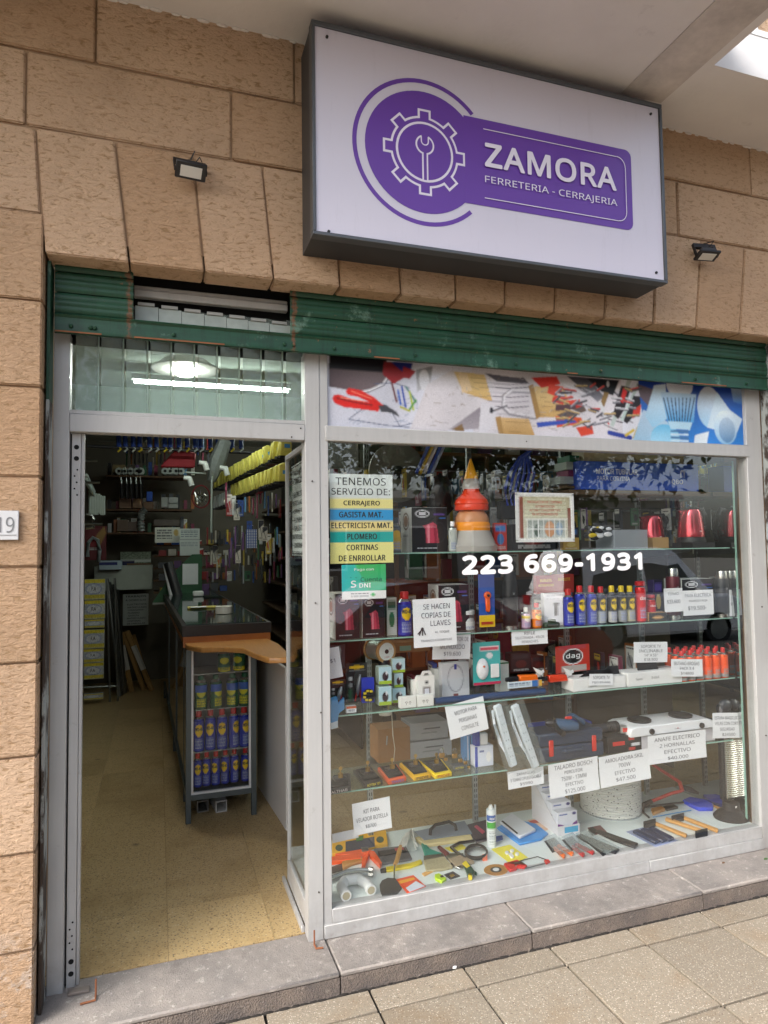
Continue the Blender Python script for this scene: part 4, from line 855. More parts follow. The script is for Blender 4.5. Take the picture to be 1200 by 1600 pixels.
for px, k in ((905, '3e6ea0'), (925, 'b8bcc0'), (948, '8c2020'), (968, 'c8c8c8'), (890, '5a6a90'), (1030, 'a42222'), (1052, '9c1e1e')): can('%s spray can in the back row of the second shelf%s' % ({'3e6ea0': 'blue', 'b8bcc0': 'pale grey', '8c2020': 'dark red', 'c8c8c8': 'white', '5a6a90': 'slate blue', 'a42222': 'plain red', '9c1e1e': 'deep red'}[k], ''), px, 1000, .36, SB, .026, .17, k, '2a2a2c', word='', disc=None)
can('big white plastic jar lying behind the key notice', 728, 966, .24, SB, .045, .1, 'e6e6e2', 'dcdcd8', word='', disc=None, kind='jar', capr=1.0, capk=.2, nm='plastic_jar')
can('white bottle with a puppy label and purple foot on the second shelf', 821, 950, .17, SB, .024, .105, 'c8a8c0', 'dcd8d0', word='', disc='f0e8e0', lower=(.0, .25, 'd8c040'), kind='bottle', capr=.45, capk=.2, nm='bottle')
can('white bottle with orange label and red cap on the second shelf', 838, 950, .17, SB, .026, .125, 'e27a1e', RED, dome='f0f0ee', word='POXI', disc='f0c030', kind='bottle', capr=.5, capk=.18, nm='bottle')
def thermos(label, px, Y, z, h, col, top=True):
    p = at(px, 930, Y=Y); t = T('thermos', label, 'thermos', (p.x, Y, z)); G().lathe([(.036, .02), (.038, .024), (.038, h*.8), (.034, h*.84)], 24).o('body', M(col, .4, .3), t)
    G().lathe([(.0365, 0), (.037, .019)], 24).o('steel_foot', CHROME, t); G().lathe([(.032, h*.84), (.032, h*.95), (.028, h), (.001, h)], 20).o('cup_lid', CHROME if top else BLK, t); letters([('W', 0, h*.6, .012, .012)], M('b8b8b8', .4), t, mapf=cylmap(.0388)); return t
thermos('black vacuum flask with a steel foot beside the orange cutter card', 797, .17, SB, at(797, 893, Y=.17).z-SB, '151517', False)
thermos('maroon vacuum flask behind the note priced $33.600', 1052, .22, SB, .28, '5a1a22')
thermos('black vacuum flask by the mirror on the second shelf', 1128, .16, SB, .26, '202428')
# funnels stacked into a cone
def funnels():
    Y = .2; p = at(738, 858, Y=Y); t = T('funnel_stack', 'tall stack of plastic funnels with a yellow tip, red and orange rings and clear base', 'funnels', (p.x, Y, SA)); k = (at(738, 720, Y=Y).z-SA)/138
    TR = M('d8d4cc', .35, noise=.05, alpha=.55); TO = M('e09a66', .35, alpha=.75); OR = M('f0940c', .35, noise=.04); RD = M('e23c14', .35, noise=.05)
    for nm, m, prof in [('clear_funnel', TR, [(37, 0), (38, 8), (35, 12), (31, 22), (27, 33)]), ('orange_funnel', OR, [(27, 30), (28, 32), (27.4, 36), (28, 38), (27, 42), (26, 44)]), ('clear_funnel', TO, [(26, 44), (25, 52), (17, 64)]), ('red_funnel', RD, [(25, 62), (26, 66), (25, 70), (26, 72), (24, 78), (14, 88), (11, 96)]), ('clear_funnel', TR, [(14, 94), (13, 103), (9, 112)]), ('yellow_funnel', M('f0a818', .35), [(11, 110), (10.5, 112), (6, 126), (1.2, 141)])]:
        G().lathe([(r*k, z*k) for r, z in prof], 28).o(nm, m, t)
    box('price_sticker', WHITE, -.012, .012, -.034*1.02*k/.003-.0, -.0, .05, .06, t) if False else None
funnels()
# things on the top shelf
can('clear bottle with white cap beside the kettle carton on the top shelf', 707, 840, .17, SA, .022, .15, 'b8beb8', 'f0f0f0', word='', disc=None, dome='8a908c', kind='bottle', capr=.5, nm='bottle')
can('grey lantern with yellow bars at the left end of the top shelf', 617, 840, .2, SA, .03, .17, '5d6268', '3a3e44', word='', disc='e0b020', lower=(.4, .9, 'd0a828'), kind='lantern', nm='lantern')
def pk(c1, c2='', c3='e8e8e8', w=16, h=18):
    c = Cv(w, h, c1)
    if c2: c.rect(.08, .08, .92, .3, c2)
    c.ell(.5, .58, .28, .2, c3); c.text_rows(.12, .82, .88, .95, 2, 'd0d0d0'); return c
carton('tool_case_box', 'black carton with red and blue print on the top shelf under the framed poster', 'carton', (800, 820, 868, 861), .17, .12, '17171b', SA, pk('17171c', '16161a', '7a1c1c', 24, 14))
carton('tool_case_box', 'black carton right of the first black carton on the top shelf', 'carton', (870, 826, 905, 861), .19, .12, '1a1a1e', SA, pk('1a1a20', '2a6aa8', '1a1a20'))
carton('blister_pack', 'red and blue blister pack standing right of the funnels', 'blister pack', (772, 815, 792, 859), .19, .02, 'a8302c', SA, pk('b8342c', '3a7ac0', '2f6fb0'))
carton('tape_roll_box', 'tan packing tape pack on the top shelf under the poster corner', 'tape', (880, 842, 905, 861), .16, .04, 'c8a040', SA, pk('c8a24a', '', 'e0c878'))
carton('clear_tray', 'clear plastic storage tray on the top shelf left of the kettle', 'tray', (957, 822, 1012, 852), .2, .15, 'b8c0c8', SA, mat=M('a9b1b8', .2, alpha=.5))
carton('goods_carton', 'small tan carton beside the clear tray on the top shelf', 'carton', (1020, 836, 1045, 853), .24, .1, 'a5824e', SA)
g = T('glove_bunch', 'bunch of black and yellow spotted work gloves hung over the top shelf', 'gloves', at(935, 830, Y=.2))
for k in range(26):
    a = random.uniform(0, 6.28); r = random.uniform(0, .07); G().ball((r*math.cos(a), random.uniform(-.02, .04), r*.75*math.sin(a)), random.uniform(.009, .02), 8, (1.6, .6, .8)).o('glove_finger', M(random.choice(['17171a', '17171a', 'd8dadc', 'd9bc28', '2a2c30']), .7), g)
# high items
mb = Cv(100, 22, '2a55c4'); mb.noise(.05); mb.rect(0, 0, 1, .06, '3a66d0'); mb.ring(.86, .42, .022, .2, .3, 'dfe4f2'); mb.rect(.8, .5, .9, .9, '2a55c4')
carton('tubular_motor_box', 'long blue box reading MOTOR TUBULAR PARA CORTINA on the high rail', 'carton', (906, 723, 1091, 766), .24, .12, '2a55c4', cv=mb, lines=[('MOTOR TUBULAR', .30, .45, .34, .2, .02), ('PARA CORTINA', .27, .68, .27, .16), ('QBO', .81, .78, .1, .2, .01)], ink=M('dfe6f4', .5, noise=0))
carton('curtain_box', 'long cream carton lying on the blue motor box', 'carton', (912, 700, 1068, 726), .26, .11, 'b5ab88', cv=Cv(20, 6, 'b8ae8a').noise(.05))
p = at(1000, 767, Y=.3); box('rail', M('5a4630', .7), 1.5, 2.47, .24, .44, p.z-.03, p.z-.005, T('wooden_rail', 'wooden shelf under the long blue box', 'shelf', (0, 0, 0)))
for q, (b, c_, d) in enumerate([((890, 712, 931, 722), '1d6a48', 'green flat carton, topmost of the small stack left of the blue box'), ((885, 722, 925, 734), 'aebdb4', 'pale green carton second in the small stack left of the blue box'), ((888, 735, 936, 745), '7c2c52', 'purple flat carton in the small stack left of the blue box'), ((876, 745, 945, 757), 'a9b4b2', 'long grey carton, lowest of the small stack left of the blue box')]):
    carton('flat_carton', d, 'carton', b, .3, .12, c_, cv=pk(c_, '', 'c8d4cc', 20, 6))
p = at(910, 758, Y=.3); box('plank', M('5a4630', .7), p.x-.13, p.x+.13, .29, .45, p.z-.02, p.z-.004, T('small_shelf', 'small dark shelf under the stack of flat cartons', 'shelf', (0, 0, 0)))
hs_ = T('hose_coil', 'coils of blue hose hanging at the top of the window', 'hose', (0, 0, 0))
for k in range(6): G().tube([at(835-k*4+k*2.0, 700, Y=.28+.01*k), at(812+k*3, 715, Y=.28+.01*k), at(795+k*8, 740, Y=.28+.01*k), at(789+k*8, 765, Y=.28+.01*k), at(793+k*6, 790, Y=.28+.01*k)], .008, 8).o('hose', M('1c3aa8', .35), hs_)
tt_ = T('pump_tube', 'bundle of yellow and blue plastic tubes hanging near the striped poster', 'tubes', (0, 0, 0))
for k, (x, c_) in enumerate([(0, '22409c'), (6, 'c6a428'), (12, 'c9c9d2'), (19, '22409c'), (24, '9aa8c8')]): G().cyl(at(662+x+10, 692, Y=.35), at(650+x, 740, Y=.35), .009, n=8).o('tube', M(c_, .35), tt_)
dd = at(622, 738, Y=.48); d_ = T('saw_disc', 'large grey round disc hanging behind the striped poster', 'disc', dd); G().cyl((0, 0, 0), (0, .02, 0), .16, n=40).o('disc', M('6b6b60', .5, noise=.2), d_); G().cyl((0, -.004, 0), (0, -.0005, 0), .035, n=20).o('hub', BLK, d_)
bg_ = T('bag_of_brackets', 'dark crumpled plastic bag hanging left of the funnels', 'bag', at(690, 775, Y=.33))
g = G(); g.ball((0, 0, 0), .085, 14, (.8, .5, 1.3)); g.v = [(x+random.uniform(-.012, .012), y+random.uniform(-.012, .012), z+random.uniform(-.012, .012)) for x, y, z in g.v]; g.o('bag', M('16171a', .22, noise=.3), bg_)
bb = T('black_tool_case', 'black moulded case hanging below the blue hoses', 'case', at(795, 795, Y=.3)); box('case', BLK, -.05, .05, 0, .05, -.055, .045, bb, .008); G().tube([(-.02, .02, .045), (-.015, .02, .065), (.015, .02, .065), (.02, .02, .045)], .005, 6).o('handle', BLK, bb)

# second shelf, the rest
carton('green_carton', 'slim green carton behind the payment poster on the second shelf', 'carton', (604, 925, 620, 985), .18, .05, '3a6048', SB, pk('c4c8bc', '3a6048', '2c7048'))
t, w, h = carton('cutter_card', 'blue and yellow hanging card with an orange tape cutter', 'blister card', (748, 897, 773, 980), .16, .004, '2450a0', cv=(lambda c: (c.rect(0, 0, 1, .25, '4a5aa0'), c.rect(0, .78, 1, 1, 'e2be20'), c.rect(.1, .9, .9, .96, 'a83a20'), c)[-1])(Cv(14, 40, '2a58b0')))
G().lathe([(.017, 0), (.019, .004), (.019, .012), (.015, .016), (.001, .017)], 20, mat=Matrix.Translation((0, 0, h*.6)) @ Matrix.Rotation(PI/2, 4, 'X')).o('cutter_head', M('f06018', .35), t); G().prism([(-.012, h*.55), (.012, h*.55), (.014, h*.36), (.008, h*.28), (-.01, h*.3)], -.016, -.001).o('cutter_body', M('f06018', .35), t, .004); G().cyl((0, -.018, h*.6), (0, -.0215, h*.6), .007).o('dial', BLK, t)
for b, d, lines_ in (((838, 899, 868, 928), 'red weatherstrip pack leaning behind the bottles', [('BURLETE', .5, .35, .6, .15, .02), ('AUTOADHESIVO', .5, .6, .8, .13, .02)]), ((866, 897, 897, 926), 'second red weatherstrip pack half hidden by the first', [('BURLETE', .5, .35, .6, .15, .02)])):
    carton('weatherstrip_pack', d, 'pack', b, .24, .03, '9c2018', None, lines=lines_, ink=M('e0c020', .5))
carton('white_leaflet_box', 'white leaflet box with a black torch print behind the orange bottle', 'carton', (850, 925, 886, 976), .2, .03, 'dfe0e2', SB, (lambda c: (c.rect(.45, .35, .6, .7, '26262a'), c.rect(.4, .3, .65, .38, '26262a'), c.text_rows(.1, .08, .9, .2, 2, 'a8aab0'), c)[-1])(Cv(16, 20, 'e2e3e6')))
gb = T('green_hand_tool', 'small dark green clamp lying before the leaflet box', 'clamp', at(864, 975, Y=.14)); gb.location.z = SB; box('body', M('2c4a3a', .4), -.045, .045, 0, .03, 0, .024, gb, .006); box('jaw', M('2c4a3a', .4), -.02, .02, 0, .02, .0245, .04, gb, .003); G().cyl((-.03, -.001, .012), (.03, -.001, .012), .003).o('screw', STEEL, gb)
carton('energy_bulb_box', 'slim purple and black carton between the red cans and the flask', 'carton', (1022, 912, 1036, 970), .3, .05, '3a2a5a', SB, pk('2a2438', '5a4a9a', 'c8b060'))
carton('roll_pack', 'pack of small paper rolls lying in front of the flask on the second shelf', 'rolls', (1014, 962, 1042, 975), .15, .05, 'b89058', SB, pk('2a2a2a', '', 'd8a868', 12, 6))
note('white sheet priced $33.600 held before the maroon flask', (1038, 919, 1067, 956), .16, [('TERMO', .5, .3, .6, .12), ('$33.600', .5, .65, .7, .17)], curl=.002)
note('white sheet PAVA ELECTRICA priced $19.500- before a kettle carton', (1067, 922, 1115, 961), .15, [('PAVA ELECTRICA', .5, .27, .86, .13), ('PEABODY ROJA', .5, .48, .6, .1), ('$19.500-', .45, .8, .6, .18, .003)], curl=.002)
note('white sheet hanging at the mirror end of the second shelf', (1138, 921, 1158, 962), .13, [('$21.500', .5, .6, .7, .12)], tilt=-2, curl=.003)
note('small white strip RIFLE SILICONADA hanging under the second shelf', (800, 984, 856, 1007), .118, [('RIFLE', .5, .32, .3, .2), ('SILICONADA - KILOS', .5, .6, .8, .17), ('REMACHES', .5, .88, .45, .17)], curl=.002)
note('white sheet DETECTOR DE MONOXIDO priced $19.600 under the key notice', (676, 988, 735, 1030), .12, [('DETECTOR DE', .65, .33, .6, .16), ('MONOXIDO', .52, .62, .66, .17), ('$19.600', .52, .88, .45, .17)], tilt=3, curl=.002)
# ================================================================ THIRD SHELF (glass at .90)
note('pale sheet at the left edge of the third shelf, cut by the mullion', (508, 1012, 533, 1060), .09, [('$1', .5, .5, .3, .14)], tilt=-8, curl=.003)
t_ = T('solder_iron_pack', 'clear blister with a grey soldering tool hanging in the left corner', 'blister card', at(528, 1025, Y=.2)); box('card', M('22252e', .4), -.04, .035, 0, .004, -.06, .05, t_); G().ball((-.0, -.012, .02), .02, 10, (.8, .6, 1.7)).o('tool_body', M('8d9296', .25, .7), t_, smooth=True)
for b, d, cs in (((541, 1036, 574, 1098), 'black hanging pack with a yellow logo and red clips on the third shelf', ('b3302a', '8d9094')), ((516, 1062, 540, 1100), 'smaller black hanging pack with a yellow logo by the mullion', ('c23a40', '9ea2a6'))):
    t, w, h = carton('tool_blister', d, 'blister card', b, .19 if b[0] > 520 else .15, .004, '1c1d20', cv=(lambda c: (c.ell(.5, .1, .38, .045, 'e0b41c'), c.rect(.15, .17, .9, .19, '8a8c90'), c.ell(.2, .38, .1, .05, 'c0c2c4'), c.ell(.2, .55, .1, .06, '8b8d90'), c.rect(.12, .65, .25, .95, '1f5a3a'), c)[-1])(Cv(14, 30, '1d1e22')))
    G().tube([(0, -.008, h*.2), (.006, -.012, h*.5), (.014, -.008, h*.72)], [.008, .011, .005], 8).o('clip_body', M(cs[1], .3, .7), t); G().tube([(-.012, -.008, .01), (0, -.01, h*.35)], .004, 6).o('clip_handle', M(cs[0], .4), t); G().tube([(.018, -.008, .01), (.01, -.01, h*.35)], .004, 6).o('clip_handle', M(cs[0], .4), t)
t, w, h = carton('tape_measure', 'blue and black tape measure with yellow blocks hanging before the black pack', 'tape measure', (566, 1059, 585, 1098), .15, .02, '2036b8', mat=M('2036b8', .3))
for k in range(6): a = 1+k*.8; box('yellow_block', M('e2c830', .4), .022*math.cos(a)-.007, .022*math.cos(a)+.007, -.01, -.0005, h*.3+.022*math.sin(a)-.005, h*.3+.022*math.sin(a)+.005, t, .001)
G().cyl((0, -.008, h*.3), (0, -.0006, h*.3), .03, n=18).o('case', BLK, t)
t, w, h = carton('small_tag_box', 'small white and orange tag box at the foot of the tape measure', 'box', (541, 1103, 557, 1114), .13, .02, 'e4e4e2', cv=(lambda c: (c.rect(0, 0, 1, .35, 'e06a3c'), c.text_rows(.2, .5, .85, .9, 2, '7a8088'), c)[-1])(Cv(12, 8)))
t_ = upright('work_glove', 'light blue work glove hanging at the bottom left of the third shelf', 'glove', .11, [('glove', M('5aa0d6', .8, bump=.5), [(517, 1092), (527, 1088), (529, 1100), (538, 1089), (539, 1108), (530, 1115), (527, 1134), (519, 1136), (516, 1120)], 0, .02, .004), ('cuff_edge', M('dce8ee', .8), [(517, 1130), (528, 1126), (528, 1137), (517, 1140)], -.002, .018, .002)])
# spool of wire
sp = T('wire_spool', 'cardboard spool of pale wire with a round white label on the third shelf', 'spool', at(604, 1018, Y=.22), (0, 0, .25))
G().cyl((0, 0, 0), (0, .012, 0), .055, n=28).o('flange', M('b58a58', .8), sp); G().cyl((0, .115, 0), (0, .125, 0), .055, n=28).o('flange', M('b58a58', .8), sp); G().lathe([(.048, 0), (.048, .1025)], 24, mat=Matrix.Translation((0, .0125, 0)) @ Matrix.Rotation(-PI/2, 4, 'X')).o('wire_winding', M('b9bcb8', .35, .5), sp)
G().cyl((0, -.001, 0), (0, -.0002, 0), .042, n=28).o('label_disc', M('dfe3e0', .5), sp); G().cyl((0, -.003, 0), (0, -.0011, 0), .011, n=14).o('core_hole', BLK, sp); letters([('COBRE', 0, -.031, .03, .008), ('2.5', .02, .006, .016, .01)], M('b03030', .5), sp, y=-.0015)
carton('shelf_carton', 'brown carton with a green label behind the wire spool', 'carton', (612, 1003, 672, 1019), .4, .1, 'a87c4e', cv=(lambda c: (c.rect(.2, .3, .5, .8, '8fc0a8'), c)[-1])(Cv(20, 6, 'a87c4e')))
cv_ = lambda: (lambda c: (c.ell(.5, .55, .25, .28, '3c2c34'), c.ell(.6, .35, .08, .12, 'e6e6ea'), c.rect(0, .82, 1, 1, 'a6c43a'), c)[-1])(Cv(14, 16, 'b8d6e0'))
for b, d in (((592, 1042, 612, 1069), 'upper left webcam-lamp box in the small stack on the third shelf'), ((592, 1073, 612, 1102), 'lower left lamp box in the small stack on the third shelf'), ((613, 1029, 633, 1051), 'topmost lamp box in the right column of the small stack'), ((616, 1052, 630, 1074), 'middle lamp box in the right column of the small stack'), ((613, 1075, 634, 1098), 'bottom lamp box in the right column of the small stack')):
    carton('lamp_box', d, 'lamp box', b, .15 if b[0] < 600 else .2, .05, 'c4d8d0', cv=cv_(), side=Cv(6, 10, 'a9b8a8'))
t_ = T('black_lid_jar', 'small jar with black lid above the left lamp boxes', 'jar', at(600, 1042, Y=.24)); G().lathe([(.028, 0), (.029, .03), (.026, .034), (.001, .035)], 20).o('lid', BLK, t_)
for b, d in (((625, 1084, 651, 1102), 'white double wall socket on the third shelf edge, left one'), ((652, 1083, 678, 1101), 'white double wall socket on the third shelf edge, right one')):
    t, w, h = carton('wall_socket', d, 'wall socket', b, .125, .03, 'e9e8e2', SC, bevel=.003)
    g = G(); [g.box(x-.001, x+.001, -.0012, -.0002, z-.004, z+.004, Matrix.Translation((dx, 0, h*.5)) @ Matrix.Rotation(r_, 4, 'Y')) for dx in (-.01, .008) for x, z, r_ in ((-.004, 0, .5), (.004, 0, -.5), (0, -.006, 0))]; g.o('pin_slots', M('55534e', .6), t, smooth=False)
for b, d in (((645, 1041, 664, 1077), 'white cut-out switch box behind its twin'), ((654, 1036, 679, 1080), 'white cut-out box with a grey switch window')):
    t, w, h = carton('switch_box', d, 'switch box', b, .2 if b[0] == 645 else .17, .035, 'eceae6', SC, cv=(lambda c: (c.rect(.38, .18, .62, .28, '1c1c1e'), c.rect(.25, .38, .75, .85, '8d8480'), c.rect(.35, .45, .65, .72, 'dcdce4'), c)[-1])(Cv(14, 20, 'ece9e4')))
    G().prism([(-w*.4, h), (-w*.25, h*1.18), (w*.25, h*1.18), (w*.4, h), (w*.2, h), (w*.12, h*1.09), (-w*.12, h*1.09), (-w*.2, h)], 0, .002).o('hanging_tab', M('eceae6', .5), t)
carton('socket_strip_box', 'white box behind the switch boxes', 'carton', (679, 1034, 692, 1078), .28, .05, 'd6d6d2', SC)
t, w, h = carton('gas_detector_box', 'white box with the outline of a carbon monoxide detector', 'carton', (690, 1024, 733, 1079), .24, .04, 'dcdce0', SC, cv=(lambda c: (c.ring(.5, .45, .3, .4, .12, 'a8a8b0'), c.rect(.46, .04, .54, .2, '28409c'), c.rect(.4, .88, .6, .96, '8a4a4a'), c)[-1])(Cv(22, 26, 'dcdce0')))
t, w, h = carton('doorbell_blister', 'turquoise blister card with an oval white wireless doorbell', 'blister card', (739, 1003, 782, 1070), .18, .004, '4fb8b4', cv=(lambda c: (c.rect(.25, .1, .95, .2, 'f0d8dc'), c.rect(.27, .12, .93, .18, 'd85a6a'), c.ell(.6, .32, .12, .07, 'e8e8ea'), c.rect(0, .94, 1, 1, 'c83a5a'), c)[-1])(Cv(22, 32, '45b4b2')), rz=.0)
G().ball((-w*.18, -.006, h*.38), w*.26, 14, (.85, .5, 1.35)).o('bell_body', M('eef0f2', .25), t); box('push_button', WHITE, w*.12, w*.42, -.012, -.001, h*.16, h*.48, t, .003); G().ball((-w*.18, -.024, h*.45), .006, 8).o('bell_light', M('d86a28', .3), t)
carton('white_green_box', 'white box with green top behind the turquoise doorbell card', 'carton', (781, 1022, 795, 1069), .26, .06, 'dfe3dc', SC, cv=(lambda c: (c.rect(0, 0, 1, .06, '2a7a4a'), c)[-1])(Cv(8, 20, 'dfe3dc')))
tb_ = T('roller_tube_bar', 'dark blue tube lying along the front of the third shelf', 'tube', (0, 0, 0)); p0 = at(679, 1086, Y=.14); p1 = at(850, 1070, Y=.14); G().cyl((p0.x, .14, SC+.017), (p1.x, .14, SC+.017), .0165, n=14).o('tube', M('1e3c66', .35), tb_)
carton('tube_tag', 'white and blue printed tag on the dark blue tube', 'tag', (793, 1064, 847, 1074), .12, .002, 'd8e0e6', cv=(lambda c: (c.rect(.7, 0, .9, 1, '2a6ab0'), c.rect(.9, 0, 1, 1, 'd8a838'), c.text_rows(.05, .2, .65, .9, 2, '6a7a90'), c)[-1])(Cv(24, 5, 'cfdce4')))
# orange glue guns / clamps
for k, (x, d, c_) in enumerate(((812, 'orange-handled plastic glue gun on the third shelf', 'f07018'), (858, 'red spring clamp with white jaws beside the orange glue gun', 'd83a10'))):
    upright('glue_gun' if not k else 'spring_clamp', d, 'hand tool', .15+.02*k, [('body', M(c_, .35), [(x, 1056), (x+28, 1054), (x+30, 1064), (x+2, 1067)], 0, .03, .004), ('barrel', BLK, [(x-20, 1060), (x-1, 1057), (x-1, 1064), (x-20, 1066)], .005, .02, .002), ('jaw', WHITE, [(x+22, 1043), (x+34, 1048), (x+36, 1056), (x+28, 1053)], 0, .01, .001), ('jaw', WHITE, [(x+24, 1056), (x+40, 1047), (x+41, 1051), (x+30, 1060)], .012, .02, .001)])
for k, (x0, y0, x1, y1, c_) in enumerate(((798, 1020, 830, 1050, '17181c'), (830, 1025, 858, 1048, '3a1d1c'))): carton('tool_pack', ['black tool carton behind the dark blue tube', 'dark red tool carton behind the glue gun'][k], 'carton', (x0, y0, x1, y1), .33, .06, c_, cv=pk(c_, '2c2e34', '5a2420'))
t, w, h = carton('hinge_pack', 'red hanging pack with a white oval reading dag', 'blister card', (866, 1008, 924, 1050), .24, .005, 'c8321e', cv=(lambda c: (c.rect(.1, 0, .9, .15, 'b8404a'), c.ell(.5, .42, .3, .3, 'f2f2f2'), c.ell(.5, .42, .27, .26, '1a1a1c'), c.rect(.15, .76, .9, .98, 'b8b0a8'), c)[-1])(Cv(30, 24, 'c4321e')), rz=.12)
letters([('dag', 0, h*.47, w*.42, h*.24, .02)], M('f2f2f2', .4, noise=0), t)
def bracket_set(label, b, Y, lines, arms):
    t, w, h = carton('tv_bracket_box', label, 'carton', b, Y, .11, 'e9e9e7', SC, lines=lines, ink=M('7a7a7c', .6, noise=0)); 
    for a in arms: G().prism([(a[0]*w, h+.001), (a[1]*w, h+.001), (a[3]*w, h+a[4]), (a[2]*w, h+a[4])], .04, .046).o('steel_plate', M('1c1d20', .45, .3), t, .001)
bracket_set('flat white box under a lying black TV bracket, left one', (896, 1058, 978, 1077), .13, [('Soporte', .35, .8, .16, .22)], [(-.3, .35, -.1, .3, .03), (.1, .48, .25, .45, .045)])
bracket_set('flat white box under a standing black TV bracket, right one', (981, 1052, 1066, 1073), .125, [('Tagwood', .2, .6, .12, .2), ('Brateck', .5, .55, .14, .2)], [(-.22, .16, -.26, .08, .09)])
note('tilted white note SOPORTE TV lying on the left bracket box', (921, 1053, 958, 1071), .122, [('SOPORTE TV', .5, .45, .7, .28), ('FIJO $9.800', .5, .85, .75, .22)], tilt=4, curl=.001)
note('white note SOPORTE TV INCLINABLE priced $18.900 on the right bracket', (990, 1003, 1043, 1035), .16, [('SOPORTE TV', .5, .28, .6, .14), ('INCLINABLE', .5, .5, .7, .14), ('14" A 55"', .5, .7, .4, .12), ('$18.900', .5, .93, .4, .15)], tilt=3, curl=.003)
def butane(px, py, Y, grp):
    h = .165; t = can('orange butane gas can, first in the front row on the third shelf', px, py, Y, SC, .026, h, 'e8541c', RED, word='', disc=None, lower=(.82, 1, '8c8c8a', '8c8c8a'), kind='gas can', group=grp, capr=.42, capk=.16, nm='butane_can', dome='b8b0a8'); return t
b0 = None
for j, Y in enumerate((.145, .205, .265)):
    for k in range(6 if j < 2 else 5):
        X = 2.13+k*.058+j*.012
        if b0 is None: b0 = butane(1080, 1030, Y, 'butane cans on the third shelf'); b0.location = (X, Y, SC)
        else: copy_tree(b0, loc=(X, Y, SC), label='orange butane gas can, %s in the %s row on the third shelf' % (['first', 'second', 'third', 'fourth', 'fifth', 'sixth'][k], ['front', 'middle', 'back'][j]))
note('white note BUTANO BROGAS PACK X 4 before the orange cans', (1049, 1030, 1098, 1057), .112, [('BUTANO BROGAS', .5, .35, .8, .2), ('PACK X 4', .5, .62, .45, .18), ('$14800', .5, .9, .4, .18)], tilt=4, curl=.003)

# ================================================================ LOWEST SHELF (glass at .56): locks, drill, hot plate
def lockbox(label, pts, col, txt, tc, acc):
    a, b_, c_, d_ = [at(*p, Z=SD+.02) for p in pts]; cx_ = sum(p.x for p in (a, b_, c_, d_))/4; cy_ = sum(p.y for p in (a, b_, c_, d_))/4
    t = T('lock_box', label, 'lock', (cx_, cy_, SD)); q = [(p.x-cx_, p.y-cy_) for p in (a, b_, c_, d_)]
    G().prism(q, 0, .02, 'z').o('open_box', M(col, .45), t, .002); q2 = [(x*.8, y*.8+.006) for x, y in q]; G().prism(q2, .0202, .026, 'z').o('foam_tray', M('1d1e20', .7), t, .001)
    ux = Vector((q[1][0]-q[0][0], q[1][1]-q[0][1], 0)).normalized(); w_ = (Vector(q[1])-Vector(q[0])).length
    m = Matrix.Translation((0, 0, .0262)) @ Matrix.Rotation(math.atan2(ux.y, ux.x), 4, 'Z')
    G().box(-w_*.28, w_*.28, -.012, .03, 0, .012, m).o('lock_case', M('55575a', .3, .8), t, .002); G().lathe([(.012, .012), (.012, .03), (.001, .031)], 16, mat=m).o('cylinder', M('b8954a', .3, .9), t); G().tube([m @ Vector((0, 0, .03)), m @ Vector((0, 0, .045))], .003, 6).o('key_blade', M('c8a860', .3, .9), t); G().lathe([(.009, -.0012), (.009, .0012)], 14, mat=m @ Matrix.Translation((0, 0, .052)) @ Matrix.Rotation(PI/2, 4, 'X')).o('key_bow', M('c8a860', .3, .9), t)
    box('end_label', M(acc, .5), -.001, .001, -.001, .001, .0, .001, t) if False else None
    n = Vector((q[1][0]-q[0][0], q[1][1]-q[0][1])).normalized(); o_ = (Vector(q[0])+Vector(q[1]))/2; nn = Vector((n.y, -n.x))
    letters([(txt, 0, .004, w_*.7, .012, .01)], M(tc, .5, noise=0), t, mapf=lambda x, z: (o_.x+n.x*x+nn.x*.0012, o_.y+n.y*x+nn.y*.0012, z)); return t
lockbox('black lock box with a red oval label, leftmost on the lock shelf', [(512, 1236), (548, 1229), (548, 1208), (520, 1212)], '26272a', 'ALTHAB', 'e8e4e0', 'c83030')
lockbox('black lock box reading ACYTRA 101 with a brass lock', [(569, 1225), (598, 1219), (580, 1198), (552, 1203)], '1e1e20', 'ACYTRA 101', 'e6d41c', '000000')
lockbox('orange lock box with blue lettering on the lock shelf', [(607, 1220), (635, 1214), (620, 1194), (590, 1199)], 'dd5a2c', 'TRABEX', '2a6ac0', '000000')
lockbox('amber yellow lock box in the middle of the lock shelf', [(647, 1214), (673, 1209), (655, 1187), (624, 1192)], 'e8b420', 'PRIVE', '2a2418', '000000')
lockbox('bright yellow lock box with red lettering PRIVE', [(680, 1211), (706, 1206), (690, 1186), (654, 1190)], 'f0d010', 'PRIVE', 'c82818', '000000')
pb = T('padlock_stand', 'small dark stand reading ACYTRA in front of the padlocks', 'stand', at(718, 1203, Z=SD)); pb.location.z = SD; box('stand', M('5a5d60', .4), -.03, .035, -.0, .05, 0, .02, pb, .002); letters([('ACYTRA', 0, .005, .045, .01, .01)], M('e0d030', .5), pb, y=-.001)
